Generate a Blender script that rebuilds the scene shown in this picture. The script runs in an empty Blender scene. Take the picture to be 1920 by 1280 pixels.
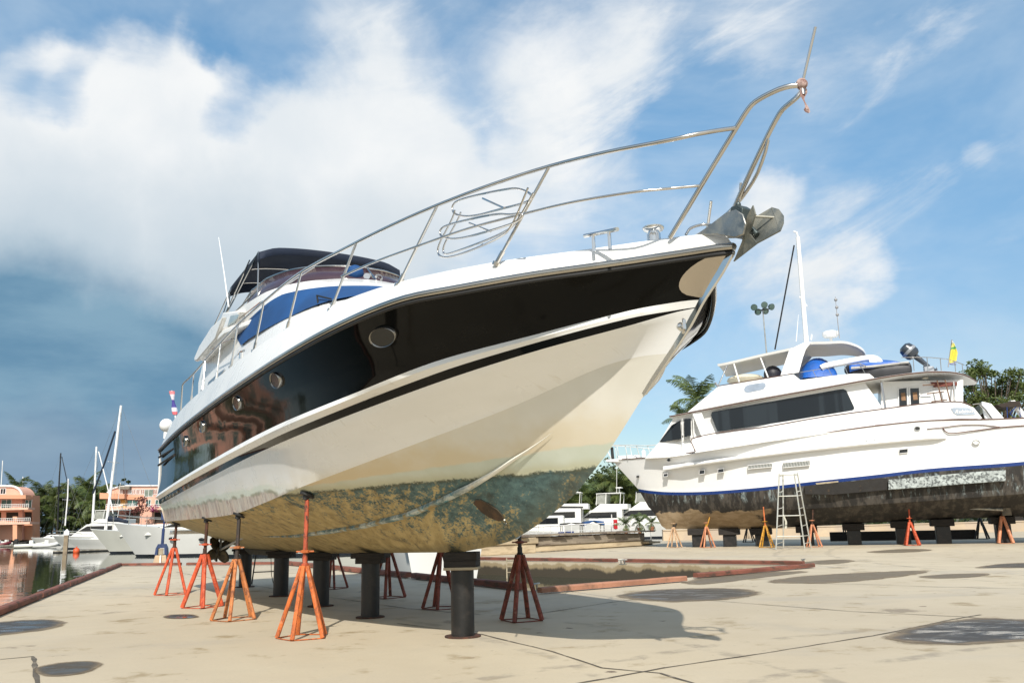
import bpy, bmesh, math, random
from mathutils import Vector, Matrix
import numpy as np
random.seed(7)
S = bpy.context.scene
COL = S.collection
R = math.radians
# ------------------------------------------------------------------ camera maths
CF, CP, CR, CH = 1600.0, R(12.0), R(1.4), 1.2
FW = Vector((0, math.cos(CP), math.sin(CP)))
_up = Vector((0, -math.sin(CP), math.cos(CP))); _rt = Vector((1, 0, 0))
RT = _rt*math.cos(CR) - _up*math.sin(CR)
UP = _up*math.cos(CR) + _rt*math.sin(CR)
EYE = Vector((0, 0, CH))
def ray(x, y): return (FW*CF + RT*(x-960) - UP*(y-640)).normalized()
def gnd(x, y, z=0.0):
    d = ray(x, y); return EYE + d*((z-CH)/d.z)
def at(x, y, Y):
    d = ray(x, y); return EYE + d*(Y/d.y)
# ------------------------------------------------------------------ materials
def nt(name):
    m = bpy.data.materials.new(name); m.use_nodes = True
    n = m.node_tree; n.nodes.clear()
    return m, n
class N:
    """small node-building helper"""
    def __init__(s, tree): s.t = tree
    def new(s, typ, **kw):
        n = s.t.nodes.new(typ)
        for k, v in kw.items(): setattr(n, k, v)
        return n
    def lk(s, a, b): s.t.links.new(a, b)
    def inp(s, sock, v):
        if isinstance(v, bpy.types.NodeSocket): s.lk(v, sock)
        else: sock.default_value = v
    def math(s, op, a, b=0.0, clamp=False):
        n = s.new('ShaderNodeMath', operation=op, use_clamp=clamp)
        s.inp(n.inputs[0], a); s.inp(n.inputs[1], b); return n.outputs[0]
    def ss(s, v, a, b):
        n = s.new('ShaderNodeMapRange', interpolation_type='SMOOTHSTEP')
        s.inp(n.inputs[0], v); n.inputs[1].default_value = min(a, b); n.inputs[2].default_value = max(a, b)
        if a < b: n.inputs[3].default_value = 0; n.inputs[4].default_value = 1
        else: n.inputs[3].default_value = 1; n.inputs[4].default_value = 0
        return n.outputs[0]
    def lin(s, v, a, b, c, d):
        n = s.new('ShaderNodeMapRange'); s.inp(n.inputs[0], v)
        for i, x in enumerate((a, b, c, d)): s.inp(n.inputs[i+1], x)
        return n.outputs[0]
    def mix(s, f, a, b, typ='MIX'):
        n = s.new('ShaderNodeMix', data_type='RGBA', blend_type=typ)
        s.inp(n.inputs[0], f)
        for k, v in ((6, a), (7, b)):
            s.inp(n.inputs[k], v if isinstance(v, bpy.types.NodeSocket) else (*v[:3], 1))
        return n.outputs[2]
    def noise(s, vec, scale, detail=4, rough=.55, dist=0.0):
        n = s.new('ShaderNodeTexNoise'); s.lk(vec, n.inputs['Vector'])
        n.inputs['Scale'].default_value = scale; n.inputs['Detail'].default_value = detail
        n.inputs['Roughness'].default_value = rough; n.inputs['Distortion'].default_value = dist
        return n.outputs['Fac']
    def mapping(s, vec, sc=(1, 1, 1), rot=(0, 0, 0), loc=(0, 0, 0)):
        n = s.new('ShaderNodeMapping'); s.lk(vec, n.inputs[0])
        n.inputs[1].default_value = loc; n.inputs[2].default_value = rot; n.inputs[3].default_value = sc
        return n.outputs[0]
    def obj(s): return s.new('ShaderNodeTexCoord').outputs['Object']
    def sep(s, v):
        n = s.new('ShaderNodeSeparateXYZ'); s.lk(v, n.inputs[0]); return n.outputs
    def bump(s, h, strength, dist=.02):
        n = s.new('ShaderNodeBump'); s.lk(h, n.inputs['Height'])
        n.inputs['Strength'].default_value = strength; n.inputs['Distance'].default_value = dist
        return n.outputs[0]
    def bsdf(s, col, rough=.5, metal=0.0, normal=None, coat=0.0, ior=None, alpha=None, trans=None, out=True):
        p = s.new('ShaderNodeBsdfPrincipled')
        s.inp(p.inputs['Base Color'], col if isinstance(col, bpy.types.NodeSocket) else (*col[:3], 1))
        s.inp(p.inputs['Roughness'], rough); s.inp(p.inputs['Metallic'], metal)
        if normal is not None: s.lk(normal, p.inputs['Normal'])
        if coat: p.inputs['Coat Weight'].default_value = coat; p.inputs['Coat Roughness'].default_value = .03
        if ior: p.inputs['IOR'].default_value = ior
        if alpha is not None: s.inp(p.inputs['Alpha'], alpha)
        if trans is not None: p.inputs['Transmission Weight'].default_value = trans
        if out:
            o = s.new('ShaderNodeOutputMaterial'); s.lk(p.outputs[0], o.inputs[0])
        return p
_M = {}
def pm(name, col, rough=.5, metal=0.0, col2=None, scale=6.0, lo=.42, hi=.62, var=.12, bump=0.0, bscale=40.0, coat=0.0, stretch=(1, 1, 1), rvar=.08):
    """plain material: base colour varied by noise, optional second colour in patches, optional bump"""
    if name in _M: return _M[name]
    m, t = nt(name); n = N(t); v = n.mapping(n.obj(), stretch)
    f = n.noise(v, scale, 6, .6)
    dark = tuple(c*(1-var*2) for c in col)
    c = n.mix(n.ss(n.noise(v, scale*.37, 3), .3, .7), dark, tuple(min(1, x*(1+var*.5)) for x in col))
    if col2: c = n.mix(n.ss(f, lo, hi), c, col2)
    rg = n.lin(f, .3, .7, max(0, rough-rvar), min(1, rough+rvar))
    nm = n.bump(n.noise(v, bscale, 4), bump) if bump else None
    n.bsdf(c, rg, metal, nm, coat)
    _M[name] = m; return m
# ------------------------------------------------------------------ mesh builder
class MB:
    def __init__(s): s.v = []; s.f = []; s.m = []; s.cur = 0
    def mat(s, i): s.cur = i; return s
    def add(s, vs, fs):
        o = len(s.v); s.v += [tuple(p) for p in vs]
        for f in fs: s.f.append([o+i for i in f]); s.m.append(s.cur)
        return s
    def box(s, x0, x1, y0, y1, z0, z1):
        v = [(x, y, z) for x in (x0, x1) for y in (y0, y1) for z in (z0, z1)]
        return s.add(v, [(0, 1, 3, 2), (4, 6, 7, 5), (0, 4, 5, 1), (2, 3, 7, 6), (0, 2, 6, 4), (1, 5, 7, 3)])
    def obox(s, c, ax, hx, hy, z0, z1, axis2=None):
        """box round centre c (x,y), long axis direction ax in plan"""
        a = Vector((ax[0], ax[1], 0)).normalized(); b = Vector((-a.y, a.x, 0))
        v = []
        for i in (-hx, hx):
            for j in (-hy, hy):
                for z in (z0, z1):
                    p = Vector((c[0], c[1], 0)) + a*i + b*j; v.append((p.x, p.y, z))
        return s.add(v, [(0, 1, 3, 2), (4, 6, 7, 5), (0, 4, 5, 1), (2, 3, 7, 6), (0, 2, 6, 4), (1, 5, 7, 3)])
    def tube(s, pts, r, n=8, r1=None, cap=True):
        pts = [Vector(p) for p in pts]; k = len(pts); rings = []
        d0 = (pts[1]-pts[0]).normalized()
        ref = Vector((0, 0, 1)) if abs(d0.z) < .9 else Vector((1, 0, 0))
        u = d0.cross(ref).normalized()
        vs = []
        for i, p in enumerate(pts):
            d = (pts[min(i+1, k-1)]-pts[max(i-1, 0)]).normalized()
            u = (u - d*u.dot(d)).normalized(); w = d.cross(u)
            rr = r if r1 is None else r+(r1-r)*i/(k-1)
            for j in range(n):
                a = 2*math.pi*j/n; vs.append(p+u*math.cos(a)*rr+w*math.sin(a)*rr)
        fs = [(i*n+j, i*n+(j+1) % n, (i+1)*n+(j+1) % n, (i+1)*n+j) for i in range(k-1) for j in range(n)]
        if cap: fs += [tuple(range(n))[::-1], tuple((k-1)*n+j for j in range(n))]
        return s.add(vs, fs)
    def lathe(s, prof, c=(0, 0, 0), n=20, axis=(0, 0, 1)):
        ax = Vector(axis).normalized(); ref = Vector((1, 0, 0)) if abs(ax.x) < .9 else Vector((0, 1, 0))
        u = ax.cross(ref).normalized(); w = ax.cross(u); c = Vector(c); vs = []
        for r, z in prof:
            for j in range(n):
                a = 2*math.pi*j/n; vs.append(c+ax*z+(u*math.cos(a)+w*math.sin(a))*r)
        k = len(prof)
        fs = [(i*n+j, i*n+(j+1) % n, (i+1)*n+(j+1) % n, (i+1)*n+j) for i in range(k-1) for j in range(n)]
        fs += [tuple(range(n))[::-1], tuple((k-1)*n+j for j in range(n))]
        return s.add(vs, fs)
    def prism(s, poly, y0, y1, ax=1):
        """polygon (x,z) extruded along y (ax=1); ax=2: polygon (x,y) extruded along z"""
        n = len(poly)
        mk = (lambda p, y: (p[0], y, p[1])) if ax == 1 else (lambda p, z: (p[0], p[1], z))
        vs = [mk(p, y0) for p in poly]+[mk(p, y1) for p in poly]
        fs = [tuple(range(n)), tuple(range(2*n-1, n-1, -1))]
        fs += [(i, i+n, (i+1) % n+n, (i+1) % n) for i in range(n)]
        return s.add(vs, fs)
    def grid(s, rows, close=False):
        k = len(rows); n = len(rows[0]); vs = [p for r in rows for p in r]
        fs = [(i*n+j, i*n+(j+1) % n, (i+1)*n+(j+1) % n, (i+1)*n+j) for i in range(k-1) for j in range(n if close else n-1)]
        return s.add(vs, fs)
    def sphere(s, c, r, n=12, sx=1, sy=1, sz=1):
        prof = [(math.sin(math.pi*i/n), -math.cos(math.pi*i/n)) for i in range(n+1)]
        vs = []
        for a, z in prof:
            for j in range(n):
                t = 2*math.pi*j/n; vs.append((c[0]+r*sx*a*math.cos(t), c[1]+r*sy*a*math.sin(t), c[2]+r*sz*z))
        fs = [(i*n+j, i*n+(j+1) % n, (i+1)*n+(j+1) % n, (i+1)*n+j) for i in range(n) for j in range(n)]
        return s.add(vs, fs)
    def build(s, name, mats, parent=None, smooth=True, angle=35, weld=True, bevel=0.0, recalc=True, solid=0.0):
        me = bpy.data.meshes.new(name); me.from_pydata(s.v, [], s.f)
        if not isinstance(mats, (list, tuple)): mats = [mats]
        for m in mats: me.materials.append(m)
        me.polygons.foreach_set('material_index', s.m)
        if weld or recalc:
            bm = bmesh.new(); bm.from_mesh(me)
            if weld: bmesh.ops.remove_doubles(bm, verts=bm.verts, dist=1e-4)
            if recalc: bmesh.ops.recalc_face_normals(bm, faces=bm.faces)
            bm.to_mesh(me); bm.free()
        if smooth:
            me.polygons.foreach_set('use_smooth', [True]*len(me.polygons))
            me.set_sharp_from_angle(angle=R(angle))
        me.update()
        o = bpy.data.objects.new(name, me); COL.objects.link(o)
        if parent is not None: o.parent = parent
        if bevel:
            b = o.modifiers.new('bevel', 'BEVEL'); b.width = bevel; b.segments = 2; b.limit_method = 'ANGLE'; b.angle_limit = R(40)
        if solid:
            b = o.modifiers.new('solid', 'SOLIDIFY'); b.thickness = solid; b.offset = 0
        return o
def tag(o, label, cat, group=None, kind=None):
    if not kind: o['kind'] = 'thing'
    if label: o['label'] = label
    if cat: o['category'] = cat
    if group: o['group'] = group
    if kind: o['kind'] = kind
    return o
def thing(name, label, cat, loc=(0, 0, 0), rz=0.0, group=None):
    o = bpy.data.objects.new(name, None); COL.objects.link(o); o.empty_display_size = .3
    o.location = loc; o.rotation_euler = (0, 0, rz)
    return tag(o, label, cat, group)
def struct(o): o['kind'] = 'structure'; return o
def copy_tree(o, parent=None):
    c = o.copy(); COL.objects.link(c); c.parent = parent
    for ch in list(o.children): copy_tree(ch, c)
    return c
def cr(P, t):
    """Catmull-Rom through points P at chord-normalised t in 0..1"""
    P = [np.array(p, float) for p in P]; d = [0]
    for a, b in zip(P, P[1:]): d.append(d[-1]+np.linalg.norm(b-a))
    x = t*d[-1]; i = max(0, min(len(P)-2, int(np.searchsorted(d, x))-1))
    h = d[i+1]-d[i]; u = (x-d[i])/h
    def tan(k):
        if k == 0: return (P[1]-P[0])/(d[1]-d[0])
        if k == len(P)-1: return (P[-1]-P[-2])/(d[-1]-d[-2])
        return (P[k+1]-P[k-1])/(d[k+1]-d[k-1])
    m0, m1 = tan(i)*h, tan(i+1)*h
    return (2*u**3-3*u*u+1)*P[i]+(u**3-2*u*u+u)*m0+(-2*u**3+3*u*u)*P[i+1]+(u**3-u*u)*m1
def lerp1(P, x, k):
    """piecewise-linear lookup of column k of P (sorted on column 0)"""
    return float(np.interp(x, [p[0] for p in P], [p[k] for p in P]))

# ------------------------------------------------------------------ common materials
STEEL = pm('polished_steel', (.62, .60, .57), .16, 1.0, var=.06, scale=9)
CHROME = pm('chrome', (.75, .75, .74), .07, 1.0, var=.03)
WHITE = pm('white_gelcoat', (.80, .79, .76), .28, 0, var=.03, scale=1.5, coat=.3)
WHITE2 = pm('white_paint', (.82, .82, .81), .33, 0, var=.025, scale=.8)
OFFW = pm('marina_white', (.74, .74, .71), .35, 0, var=.06, scale=.7)
DARKGLASS = pm('dark_glass', (.012, .014, .017), .06, 0, var=.1, coat=.4)
BLACKRUB = pm('black_rubber', (.015, .015, .015), .6, 0)
BLUECAN = pm('blue_canvas', (.004, .060, .20), .8, 0, var=.12, scale=3, bump=.15, bscale=25)
NAVYCAN = pm('navy_canvas', (.006, .014, .035), .8, 0, var=.12, scale=3, bump=.1)
BROWN = pm('brown_trim', (.09, .03, .018), .4, 0)
GALV = pm('galvanised', (.30, .31, .30), .38, .85, col2=(.42, .40, .35), scale=9, var=.15, bump=.08)
BLUEPAINT = pm('blue_paint', (.008, .035, .17), .3, 0, var=.06)
WOODD = pm('dark_timber', (.018, .014, .011), .8, 0, var=.25, scale=9, bump=.3, stretch=(1, 6, 6))
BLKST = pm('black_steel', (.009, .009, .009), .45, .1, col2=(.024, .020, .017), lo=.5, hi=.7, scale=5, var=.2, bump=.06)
RUST = pm('rust', (.09, .035, .018), .85, 0, col2=(.04, .02, .014), scale=18, var=.25, bump=.3)
def stand_mat(name, a, b):
    """old brushed paint: faded patches, rust blooms and dark chips"""
    if name in _M: return _M[name]
    m, t = nt(name); n = N(t); o = n.obj()
    c = n.mix(n.ss(n.noise(o, 7, 5), .35, .65), tuple(x*.72 for x in a), tuple(min(1, x*1.08) for x in a))
    c = n.mix(n.math('MULTIPLY', n.ss(n.noise(o, 19, 4), .58, .7), .45), c, (min(1, a[0]*.8+.16), a[1]*.8+.16, a[2]*.8+.12))
    r = n.noise(n.mapping(o, (1.6, 1.6, .8)), 12, 7, .7, .6)
    c = n.mix(n.ss(r, .50, .60), c, b)
    c = n.mix(n.ss(n.noise(o, 33, 5, .7), .60, .66), c, (.035, .020, .015))
    n.bsdf(c, n.lin(r, .4, .6, .45, .8), 0, n.bump(r, .2, .01)); _M[name] = m; return m
ORANGE = stand_mat('orange_paint', (.55, .135, .028), (.26, .075, .03))
REDOR = stand_mat('red_orange_paint', (.56, .085, .025), (.34, .05, .02))
TANOR = stand_mat('faded_orange_paint', (.50, .17, .05), (.20, .07, .03))
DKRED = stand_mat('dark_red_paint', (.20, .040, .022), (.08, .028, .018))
YELOR = stand_mat('yellow_paint', (.55, .27, .02), (.22, .10, .03))
PALEOR = stand_mat('pale_orange_paint', (.60, .24, .12), (.36, .15, .08))
TANST = stand_mat('tan_paint', (.55, .36, .22), (.33, .2, .1))

# ------------------------------------------------------------------ world: sky, clouds
SUN_EL, SUN_AZ = 41.0, 183.0     # azimuth of the sun measured from +Y clockwise
def make_world():
    w = bpy.data.worlds.new('World'); S.world = w; w.use_nodes = True
    t = w.node_tree; t.nodes.clear(); n = N(t)
    sky = n.new('ShaderNodeTexSky', sky_type='NISHITA'); sky.sun_disc = False
    sky.sun_elevation = R(SUN_EL); sky.sun_rotation = R(SUN_AZ); sky.air_density = 1.0; sky.dust_density = .6; sky.ozone_density = 2.0
    d = n.new('ShaderNodeTexCoord').outputs['Generated']
    tint = n.mix(n.ss(n.sep(d)[2], .05, .55), (.95, 1.0, 1.0), (1.30, 1.72, 1.66))
    skyc = n.mix(1.0, sky.outputs[0], tint, 'MULTIPLY')
    def blob(x, y, r):
        c = ray(x, y); vm = n.new('ShaderNodeVectorMath', operation='DOT_PRODUCT')
        n.lk(dd, vm.inputs[0]); vm.inputs[1].default_value = c
        return n.ss(vm.outputs['Value'], math.cos(r/CF*.85), 1.0)
    # warp directions so that the cloud edges are ragged
    nz = n.new('ShaderNodeTexNoise'); n.lk(d, nz.inputs[0]); nz.inputs['Scale'].default_value = 4.5; nz.inputs['Detail'].default_value = 6; nz.inputs['Roughness'].default_value = .6
    sb = n.new('ShaderNodeVectorMath', operation='SUBTRACT'); n.lk(nz.outputs['Color'], sb.inputs[0]); sb.inputs[1].default_value = (.5, .5, .5)
    scl = n.new('ShaderNodeVectorMath', operation='SCALE'); n.lk(sb.outputs[0], scl.inputs[0]); scl.inputs['Scale'].default_value = .13
    ad = n.new('ShaderNodeVectorMath', operation='ADD'); n.lk(d, ad.inputs[0]); n.lk(scl.outputs[0], ad.inputs[1])
    nr = n.new('ShaderNodeVectorMath', operation='NORMALIZE'); n.lk(ad.outputs[0], nr.inputs[0]); dd = nr.outputs[0]
    acc = None
    for x, y, r, wt in CLOUDS:
        v = n.math('MULTIPLY', blob(x, y, r), wt)
        acc = v if acc is None else n.math('ADD', acc, v)
    n1 = n.noise(n.mapping(d, (1, 1, 2.0)), 3.2, 8, .62, .6)
    n2 = n.noise(n.mapping(d, (1.0, 1.0, 2.6), (0, R(-24), 0)), 9.0, 7, .6, .5)
    f = n.math('ADD', acc, n.lin(n1, .25, .75, -.42, .42))
    wsp = n.noise(n.mapping(n.mapping(d, (1, 1, 1), (0, R(22), 0)), (1.1, 1.1, 3.8)), 3.4, 9, .60, .5)
    wsp = n.math('MULTIPLY', n.ss(wsp, .46, .74), n.ss(n.sep(d)[0], -.35, .05))
    f = n.math('ADD', f, n.math('MULTIPLY', wsp, .62))
    f = n.math('ADD', f, n.lin(n2, .3, .7, -.13, .13))
    dens = n.ss(f, .03, 1.25)
    # cloud colour: bright with soft grey folds
    fold = n.ss(n.noise(d, 5.5, 7, .55, .3), .30, .68)
    cc = n.mix(fold, tuple(CLOUD_K*x for x in (.76, .81, .85)), tuple(CLOUD_K*x for x in (.92, .93, .93)))
    thin = n.math('MULTIPLY', n.ss(n.noise(n.mapping(d, (1, 1, 2)), 2.1, 6, .6, .4), .34, .66), .40)
    base = n.mix(thin, skyc, tuple(CLOUD_K*x for x in (.70, .80, .88)))
    base = n.mix(dens, base, cc)
    # warm bright cloud added over the unseen rear sky to neutralise ambient light
    yb = n.sep(d)[1]; veil = n.math('MULTIPLY', n.ss(n.math('ADD', yb, n.lin(n1, .3, .7, -.25, .25)), .05, -.45), .6)
    base = n.mix(veil, base, tuple(CLOUD_K*x for x in (.80, .76, .70)))
    # high thin veil
    z = n.sep(d)[2]
    # storm bank low on the left
    def bank(lst):
        a = None
        for x, y, r, wt in lst:
            v = n.math('MULTIPLY', blob(x, y, r), wt); a = v if a is None else n.math('MAXIMUM', a, v)
        return a
    g1 = bank([(60, 640, 420, 1.0), (420, 600, 360, .9), (700, 520, 260, .55)])
    base = n.mix(n.math('MULTIPLY', g1, 1.0, True), base, tuple(CLOUD_K*x for x in (.52, .62, .70)))
    g2 = bank([(20, 790, 380, 1.6), (230, 780, 340, 1.5), (470, 790, 260, 1.2)])
    stc = n.mix(n.ss(n.noise(n.mapping(d, (1, 1, 3)), 6, 5), .3, .7), tuple(CLOUD_K*x for x in (.13, .27, .41)), tuple(CLOUD_K*x for x in (.23, .385, .51)))
    base = n.mix(n.math('MULTIPLY', g2, 1.0, True), base, stc)
    g3 = bank([(60, 900, 200, .8), (260, 900, 170, .8)])
    base = n.mix(n.math('MULTIPLY', g3, .55, True), base, tuple(CLOUD_K*x for x in (.33, .40, .50)))
    bg = n.new('ShaderNodeBackground'); n.lk(base, bg.inputs[0]); bg.inputs[1].default_value = .1
    w.cycles.sampling_method = 'MANUAL'; w.cycles.sample_map_resolution = 256
    o = n.new('ShaderNodeOutputWorld'); n.lk(bg.outputs[0], o.inputs[0])
SKY_K = 1.0
CLOUD_K = 9.0
CLOUDS = [(40, 350, 330, .8), (250, 330, 360, .8), (480, 380, 360, .75), (700, 400, 330, .7), (200, 520, 380, .8), (560, 520, 300, .6),
          (170, 120, 150, .55), (300, 150, 150, .6), (420, 140, 90, .4), (30, 80, 80, .35), (690, 210, 260, .42), (900, 200, 300, .5), (1120, 170, 260, .5), (1050, 40, 240, .3),
          (1290, 60, 230, .32), (1430, 30, 160, .25), (880, 380, 260, .4), (1130, 410, 170, .42), (1010, 330, 200, .3), (1430, 365, 90, .65), (1590, 520, 105, .75), (1500, 560, 130, .4),
          (1570, 330, 85, .4), (1690, 400, 150, .3), (1600, 170, 140, .35), (1360, 480, 200, .35), (1740, 130, 150, .2), (1880, 250, 110, .3), (1230, 330, 120, .15), (1830, 310, 50, .3),
          (640, 10, 220, .3), (330, 5, 160, .3), (710, 110, 60, .3), (440, 40, 60, .35),
          (70, 190, 110, -.75), (140, 205, 90, -.5), (210, 50, 150, -.65), (500, 60, 150, -.4), (440, 230, 80, -.55), (400, 90, 60, -.35), (360, 190, 30, -.3), (860, 265, 90, -.4), (1330, 230, 190, -.45),
          (1700, 270, 220, -.35), (1850, 560, 320, -.45), (1850, 60, 260, -.4), (940, 260, 80, -.25), (330, 380, 40, -.3)]
make_world()

# ------------------------------------------------------------------ ground, water
def concrete():
    m, t = nt('concrete'); n = N(t); o = n.obj()
    big = n.noise(o, .16, 5, .6, .4); mid = n.noise(o, 1.1, 6, .62); fine = n.noise(o, 34, 5, .7)
    c = n.mix(n.ss(big, .34, .66), (.445, .375, .268), (.52, .445, .322))
    c = n.mix(n.math('MULTIPLY', n.ss(mid, .45, .75), .35), c, (.42, .365, .27))
    streak = n.noise(n.mapping(o, (.25, 1.6, 1), (0, 0, R(38))), .9, 5, .6, .5)
    c = n.mix(n.math('MULTIPLY', n.ss(streak, .55, .8), .40), c, (.36, .335, .285))
    c = n.mix(n.math('MULTIPLY', n.ss(n.noise(o, .55, 5, .6, .8), .60, .78), .45), c, (.33, .30, .25))
    c = n.mix(n.math('MULTIPLY', n.ss(n.noise(o, 3.3, 4, .6), .66, .74), .5), c, (.60, .53, .40))
    c = n.mix(n.math('MULTIPLY', n.ss(n.noise(o, 6.1, 3, .6), .70, .74), .7), c, (.22, .18, .14))
    c = n.mix(n.math('MULTIPLY', n.ss(fine, .3, .8), .18), c, (.30, .26, .20))
    def arc(cx, cy, r, w, amt, c):
        q = n.new('ShaderNodeVectorMath', operation='DISTANCE'); n.lk(n.mapping(o, (1, 1, 0)), q.inputs[0]); q.inputs[1].default_value = (cx, cy, 0)
        e = n.math('ABSOLUTE', n.math('SUBTRACT', n.math('ADD', q.outputs['Value'], n.lin(n.noise(o, .7, 2), .3, .7, -.08, .08)), r))
        k = n.math('MULTIPLY', n.ss(e, w, w*.45), n.ss(n.noise(n.mapping(o, (1, 1, 1)), 2.2, 5, .7), .42, .62))
        return n.mix(n.math('MULTIPLY', k, amt), c, (.17, .145, .115))
    for cx, cy, r, w, am in ((9, -4, 13.0, .11, .5), (9, -4, 14.5, .11, .5), (-16, 2, 17.4, .10, .42), (-16, 2, 18.9, .10, .42), (30, 22, 21.0, .13, .5), (30, 22, 22.6, .13, .5)): c = arc(cx, cy, r, w, am, c)
    vo = n.new('ShaderNodeTexVoronoi'); n.lk(n.mapping(o, (1, 1, 0)), vo.inputs['Vector']); vo.inputs['Scale'].default_value = .55
    c = n.mix(n.math('MULTIPLY', n.ss(n.math('ADD', vo.outputs['Distance'], n.lin(n.noise(o, 7, 4, .65), .3, .7, -.06, .06)), .16, .09), n.ss(n.noise(o, .33, 2), .50, .56)), c, (.26, .215, .155))
    vo2 = n.new('ShaderNodeTexVoronoi'); n.lk(n.mapping(o, (1, 1, 0)), vo2.inputs['Vector']); vo2.inputs['Scale'].default_value = 1.5
    c = n.mix(n.math('MULTIPLY', n.ss(n.math('ADD', vo2.outputs['Distance'], n.lin(n.noise(o, 16, 3), .3, .7, -.05, .05)), .085, .05), n.ss(n.noise(o, .8, 2), .52, .58)), c, (.16, .12, .085))
    c = n.mix(n.math('MULTIPLY', n.ss(n.noise(o, 85, 3, .7), .60, .74), .30), c, (.22, .19, .15))
    c = n.mix(n.math('MULTIPLY', n.ss(n.noise(n.mapping(o, (1, 1, 1), (0, 0, R(-31))), .27, 6, .65, .6), .52, .66), .38), c, (.33, .30, .255))
    wl = n.sep(o)[2]
    wz = n.math('ADD', wl, n.lin(n.noise(n.mapping(o, (1, 1, .3)), 1.4, 5, .65), .3, .7, -.10, .10)); c = n.mix(n.ss(wz, -.03, -.10), c, (.30, .235, .14)); c = n.mix(n.ss(wz, -.14, -.24), c, (.055, .045, .03))
    n.bsdf(c, n.lin(mid, .3, .7, .62, .85), 0, n.bump(n.math('ADD', n.math('MULTIPLY', fine, .5), mid), .12, .01)); return m
CONC = concrete()
JOINT = pm('joint_filler', (.10, .085, .065), .9, 0, col2=(.30, .26, .2), scale=5, lo=.5, hi=.7)
q0, C1 = gnd(0, 1147), gnd(219, 1061)
C2, C3, C4, C5 = gnd(541, 1058), gnd(1005, 1108), gnd(1525, 1061), gnd(800, 1049)
C6, C7 = gnd(872, 1044), gnd(1238, 1019)
dq = (q0-C1).normalized()
land = [C1, C2, C3, C4, C5, C6, C7, gnd(1250, 1000), Vector((60, 320, 0)), Vector((700, 420, 0)), Vector((700, -250, 0)), C1+dq*170]
def sheet(poly, z0, z1, name, mats):
    bm = bmesh.new(); top = [bm.verts.new((p.x, p.y, z1)) for p in poly]; bot = [bm.verts.new((p.x, p.y, z0)) for p in poly]
    f = bm.faces.new(top); k = len(poly)
    for i in range(k): bm.faces.new((top[i], top[(i+1) % k], bot[(i+1) % k], bot[i]))
    bmesh.ops.triangulate(bm, faces=[f]); bmesh.ops.recalc_face_normals(bm, faces=bm.faces)
    me = bpy.data.meshes.new(name); bm.to_mesh(me); bm.free()
    for m in mats: me.materials.append(m)
    o = bpy.data.objects.new(name, me); COL.objects.link(o); return o
ground = struct(sheet(land, -2.2, 0, 'ground', [CONC]))
jm = MB()
def joint(pix, w=.014):
    P = [gnd(x, y) for x, y in pix]
    for i, (a, b) in enumerate(zip(P, P[1:])):
        d = (b-a); L = d.length; d.normalize(); nn = Vector((-d.y, d.x, 0)); k = max(1, int(L/.22)); rows = []
        for j in range(k+1):
            p = a+d*L*j/k; ww = w*random.uniform(.45, 1.25)*(1+.0*j); off = nn*random.uniform(-.008, .008)
            rows.append([tuple(p+off+nn*ww+Vector((0, 0, .004))), tuple(p+off-nn*ww+Vector((0, 0, .004)))])
        jm.grid(rows)
joint([(745, 1168), (900, 1188), (1040, 1222), (1130, 1252), (1240, 1262), (1330, 1290)])
joint([(1060, 1285), (1250, 1251), (1420, 1226), (1640, 1191), (1790, 1160), (1840, 1152)])
joint([(1290, 1122), (1420, 1132), (1600, 1146), (1810, 1156), (1960, 1170)])
joint([(1450, 1092), (1650, 1096), (1760, 1100), (1960, 1104)])
joint([(0, 1236), (62, 1230)]); joint([(62, 1230), (70, 1290)], .022)
joint([(610, 1118), (760, 1140), (900, 1152)]); joint([(330, 1072), (470, 1096), (570, 1112)])
joint([(1010, 1150), (1150, 1128), (1300, 1108)]); joint([(1600, 1060), (1960, 1064)])
jo = struct(jm.build('ground_joints', JOINT, None, smooth=False, weld=False))

def water_mat():
    m, t = nt('harbour_water'); n = N(t); o = n.obj()
    a = n.noise(n.mapping(o, (1, .55, 1)), .55, 4, .55, .3); b = n.noise(n.mapping(o, (1, .5, 1)), 2.6, 4, .55)
    n.bsdf((.030, .038, .026), .025, 0, n.bump(n.math('ADD', n.math('MULTIPLY', a, .8), n.math('MULTIPLY', b, .2)), .22, .05), ior=1.33); return m
mb = MB(); mb.add([(-2500, -600, -.45), (2500, -600, -.45), (2500, 4000, -.45), (-2500, 4000, -.45)], [(0, 1, 2, 3)])
water = struct(mb.build('water', water_mat(), None, smooth=False))
mb = MB(); mb.box(-900, 900, 156, 2500, -2, .5); mb.box(-900, 900, 152, 156.2, -2, -.05)
GRASSY = pm('bank_soil', (.07, .075, .035), .9, 0, col2=(.12, .10, .06), scale=.4, var=.2)
bank = struct(mb.build('far_bank', GRASSY, None, smooth=False)); bank['kind'] = 'structure'

# puddles with soft, ragged rims
def puddle_mat(nm, dark, rg):
    m, t = nt(nm); n = N(t)
    a = n.new('ShaderNodeAttribute', attribute_name='rim').outputs['Fac']; o = n.obj()
    e = n.math('ADD', a, n.lin(n.noise(o, 2.2, 7, .68, .4), .3, .7, -.30, .26))
    al = n.ss(e, -.02, .46); wet = n.ss(e, .25, .95)
    bl = n.noise(n.mapping(o, (.7, 1.6, 1)), 2.4, 6, .65, .5)
    pool = n.math('MULTIPLY', n.ss(e, .55, .95), n.ss(bl, .44, .58))
    c = n.mix(wet, (.24, .185, .12), dark); c = n.mix(n.math('MULTIPLY', n.ss(bl, .40, .60), .45), c, tuple(x*.6 for x in dark))
    p = n.bsdf(c, n.lin(pool, 0, 1, .62, rg), 0, n.bump(n.noise(o, 9, 4), .05, .01), alpha=n.math('MULTIPLY', al, .95), ior=1.28); return m
PUD = puddle_mat('wet_concrete', (.085, .072, .055), .30)
PUDW = puddle_mat('standing_water', (.064, .060, .056), .10)
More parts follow.
